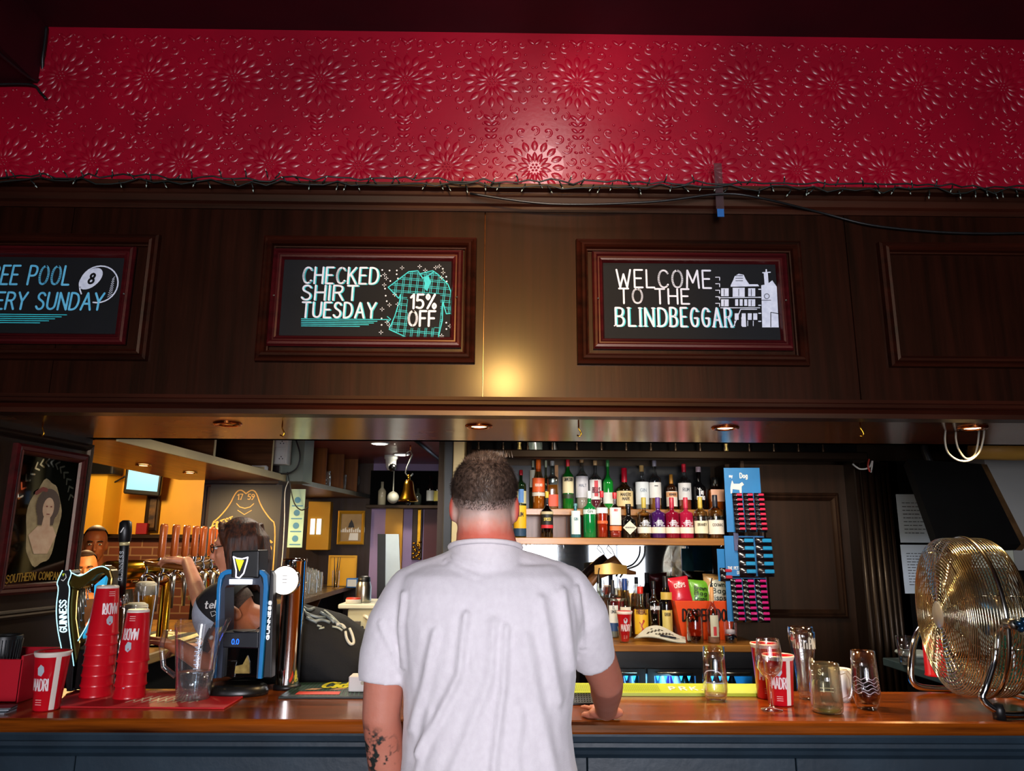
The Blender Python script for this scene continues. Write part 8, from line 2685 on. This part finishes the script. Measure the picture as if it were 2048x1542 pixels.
k = MB()
m_ = MB()
text(m_, 'telcel', lambda u, v: (u, 0, v), 20, 3, u0=409, v0=0, slant=.15, sx=.9)
ok_ = True
pts = [oncap(v[0], 1217 - v[2] * .75 + (v[0] - 409) * -.05) for v in m_.v]
ident = [f_ for f_ in m_.f if all(pts[i_] is not None for i_ in f_)]
k.v = [tuple(p_ or Vector()) for p_ in pts]; k.f = ident; k.sm = [False] * len(ident)
used = sorted({i_ for f_ in ident for i_ in f_}); rm = {o_: n_ for n_, o_ in enumerate(used)}
k.v = [k.v[i_] for i_ in used]; k.f = [tuple(rm[i_] for i_ in f_) for f_ in k.f]
if k.f:
    k.build('cap_lettering', M_WHITE, capo, 'small white lettering')
P = [oncap(x, y) for x, y in ((421, 1224), (424, 1233), (433, 1228), (430, 1222), (421, 1224))]
P = [p_ for p_ in P if p_]
if len(P) > 2:
    MB().tube(P, .0014, 5).build('cap_badge', M_WHITE, capo)
mb = MB(T2 @ M2)
rs = random.Random(9)
mb.grid(lambda a, b: (.079 * math.cos(lerp(R(178), R(362), a)) * math.cos(lerp(-.55, .2, b)), -.014 + .101 * math.sin(lerp(R(178), R(362), a)) * math.cos(lerp(-.55, .2, b)), .026 + .094 * math.sin(lerp(-.55, .2, b))), 40, 8)
mb.build('hair', mat('dark_cropped_hair', '#2a1c14', .7, c2='#5a4030', scale=150), barman)
for s_ in (-1, 1):
    pass
m_ = MB(T2 @ M2)
for s_ in (-1, 1):
    m_.ell((s_ * .032, .077, .003), (.012, .008, .008), 10, 7)
m_.build('eyes', M_WHITE, barman)
mb = MB(T2)
mb.ell((hp.x, 3.22, hp.z - .03), (.155, .185, .14), 18, 12)
for s_ in (-1, 1):
    capsule(mb, [(hp.x, 3.22 + .1 * s_, hp.z - .05), (hp.x - .05, 3.22 + .1 * s_, .5), (hp.x + .02, 3.22 + .1 * s_, .1)], [.125, .085, .065])
put(fused(mb, 'trousers', .012, 4), 'trousers', mat('dark_denim', '#1a2230', .85), barman)


# ---------------------------------------------------------------- drinkers across the left counter
def drinker(label, px_, py_, Y, skin, hairc, topc, size=1.0, tilt=0, beard=False, turn=0.0):
    c_ = at(px_, py_, Y)
    F_ = Vector((c_.x - .02, Y + .03, 0))
    t_ = thing('person', label, 'person', F_)
    T_ = Matrix.Translation(-F_)
    rz_ = math.atan2(-c_.x, c_.y) + PI + R(turn)
    M_ = Matrix.Translation(c_) @ Matrix.Rotation(rz_, 4, 'Z') @ Matrix.Rotation(R(-4), 4, 'X') @ Matrix.Rotation(R(tilt), 4, 'Y') @ Matrix.Scale(size, 4)
    B_ = Matrix.Translation((F_.x, F_.y, 0)) @ Matrix.Rotation(rz_, 4, 'Z')
    mb_ = MB(T_)
    headform(mb_, M_)
    capsule(mb_, [(c_.x, c_.y + .02, c_.z - .08), (F_.x, F_.y + .02, c_.z - .2)], [.055, .065])
    zb_2 = c_.z
    k_ = MB(T_ @ B_)
    k_.loft([[(rx_ * math.cos(2 * PI * q_ / 24), ry_ * math.sin(2 * PI * q_ / 24), zb_2 + z_) for q_ in range(24)] for z_, rx_, ry_ in ((-.85, .17, .12), (-.6, .17, .12), (-.35, .19, .12), (-.23, .17, .1), (-.17, .07, .07))])
    for s_ in (-1, 1):
        capsule(k_, [(s_ * .2, 0, zb_2 - .27), (s_ * .25, .05, zb_2 - .50), (s_ * .14, .24, 1.165)], [.055, .042, .03]); hand(k_, (s_ * .14, .24, 1.165), (-s_ * .5, 1, 0), (0, 0, 1), (-s_, 0, 0), .4)
        capsule(k_, [(s_ * .09, 0, zb_2 - .85), (s_ * .1, .02, (zb_2 - .85) * .52), (s_ * .1, 0, .07)], [.09, .06, .045]); capsule(k_, [(s_ * .1, 0, .05), (s_ * .11, .14, .04)], [.04, .032])
    n_ = len(mb_.v)
    mb_.v += k_.v; mb_.f += [tuple(i_ + n_ for i_ in f_) for f_ in k_.f]; mb_.sm += [True] * len(k_.f)
    put(fused(mb_, 'body', .008, 3), 'body', skin_mat('skin_' + skin[1:], [(0, skin), (1, skin), (2, skin)]), t_)
    k_ = MB(T_ @ B_)
    k_.loft([[(rx_ * math.cos(2 * PI * q_ / 24), ry_ * math.sin(2 * PI * q_ / 24), zb_2 + z_) for q_ in range(24)] for z_, rx_, ry_ in ((-.88, .185, .135), (-.6, .185, .135), (-.35, .205, .135), (-.23, .185, .115), (-.18, .085, .085))])
    for s_ in (-1, 1):
        capsule(k_, [(s_ * .2, 0, zb_2 - .27), (s_ * .25, .05, zb_2 - .50)], [.066, .056])
        capsule(k_, [(s_ * .09, 0, zb_2 - .85), (s_ * .1, .02, (zb_2 - .85) * .52), (s_ * .1, 0, .1)], [.105, .075, .06])
    put(fused(k_, 'clothes', .012, 3), 'clothes', mat('cloth_' + topc[1:], topc, .85, scale=50, bump=.1, bscale=200), t_)
    k_ = MB(T_ @ M_)
    k_.grid(lambda a, b: (.081 * math.cos(2 * PI * a) * math.cos(lerp(R(lerp(30, -20, max(0, -math.sin(2 * PI * a))) if math.sin(2 * PI * a) < .2 else 42), PI / 2 - .01, b)), -.016 + .102 * math.sin(2 * PI * a) * math.cos(lerp(R(lerp(30, -20, max(0, -math.sin(2 * PI * a))) if math.sin(2 * PI * a) < .2 else 42), PI / 2 - .01, b)), .03 + .1 * math.sin(lerp(R(lerp(30, -20, max(0, -math.sin(2 * PI * a))) if math.sin(2 * PI * a) < .2 else 42), PI / 2 - .01, b))), 40, 10)
    k_.build('hair', mat('hair_' + hairc[1:], hairc, .6, scale=80), t_)
    e_ = MB(T_ @ M_); p_ = MB(T_ @ M_)
    for s_ in (-1, 1):
        e_.ell((s_ * .031, .078, .003), (.012, .008, .006), 10, 7); p_.ell((s_ * .031, .0845, .003), (.005, .003, .005), 8, 6)
        p_.tube([(s_ * .015, .092, .022), (s_ * .032, .09, .027), (s_ * .048, .082, .022)], .0035, 6)
    e_.build('eyes', M_WHITE, t_); p_.build('pupils', M_BLK, t_)
    MB(T_ @ M_).tube([(-.024, .092, -.067), (0, .097, -.067), (.024, .092, -.067)], .0055, 8).build('mouth', flat('#7a3a30'), t_)
    return t_


drinker('man with dark skin and a black top facing the bar from across the left counter', 190, 1088, 5.35, '#98582f', '#120c08', '#16130f', 1.0)
drinker('second drinker, lighter skinned, half hidden by the mirror panel', 170, 1138, 4.86, '#c8824c', '#2a180c', '#4a2c18', .9, 4)
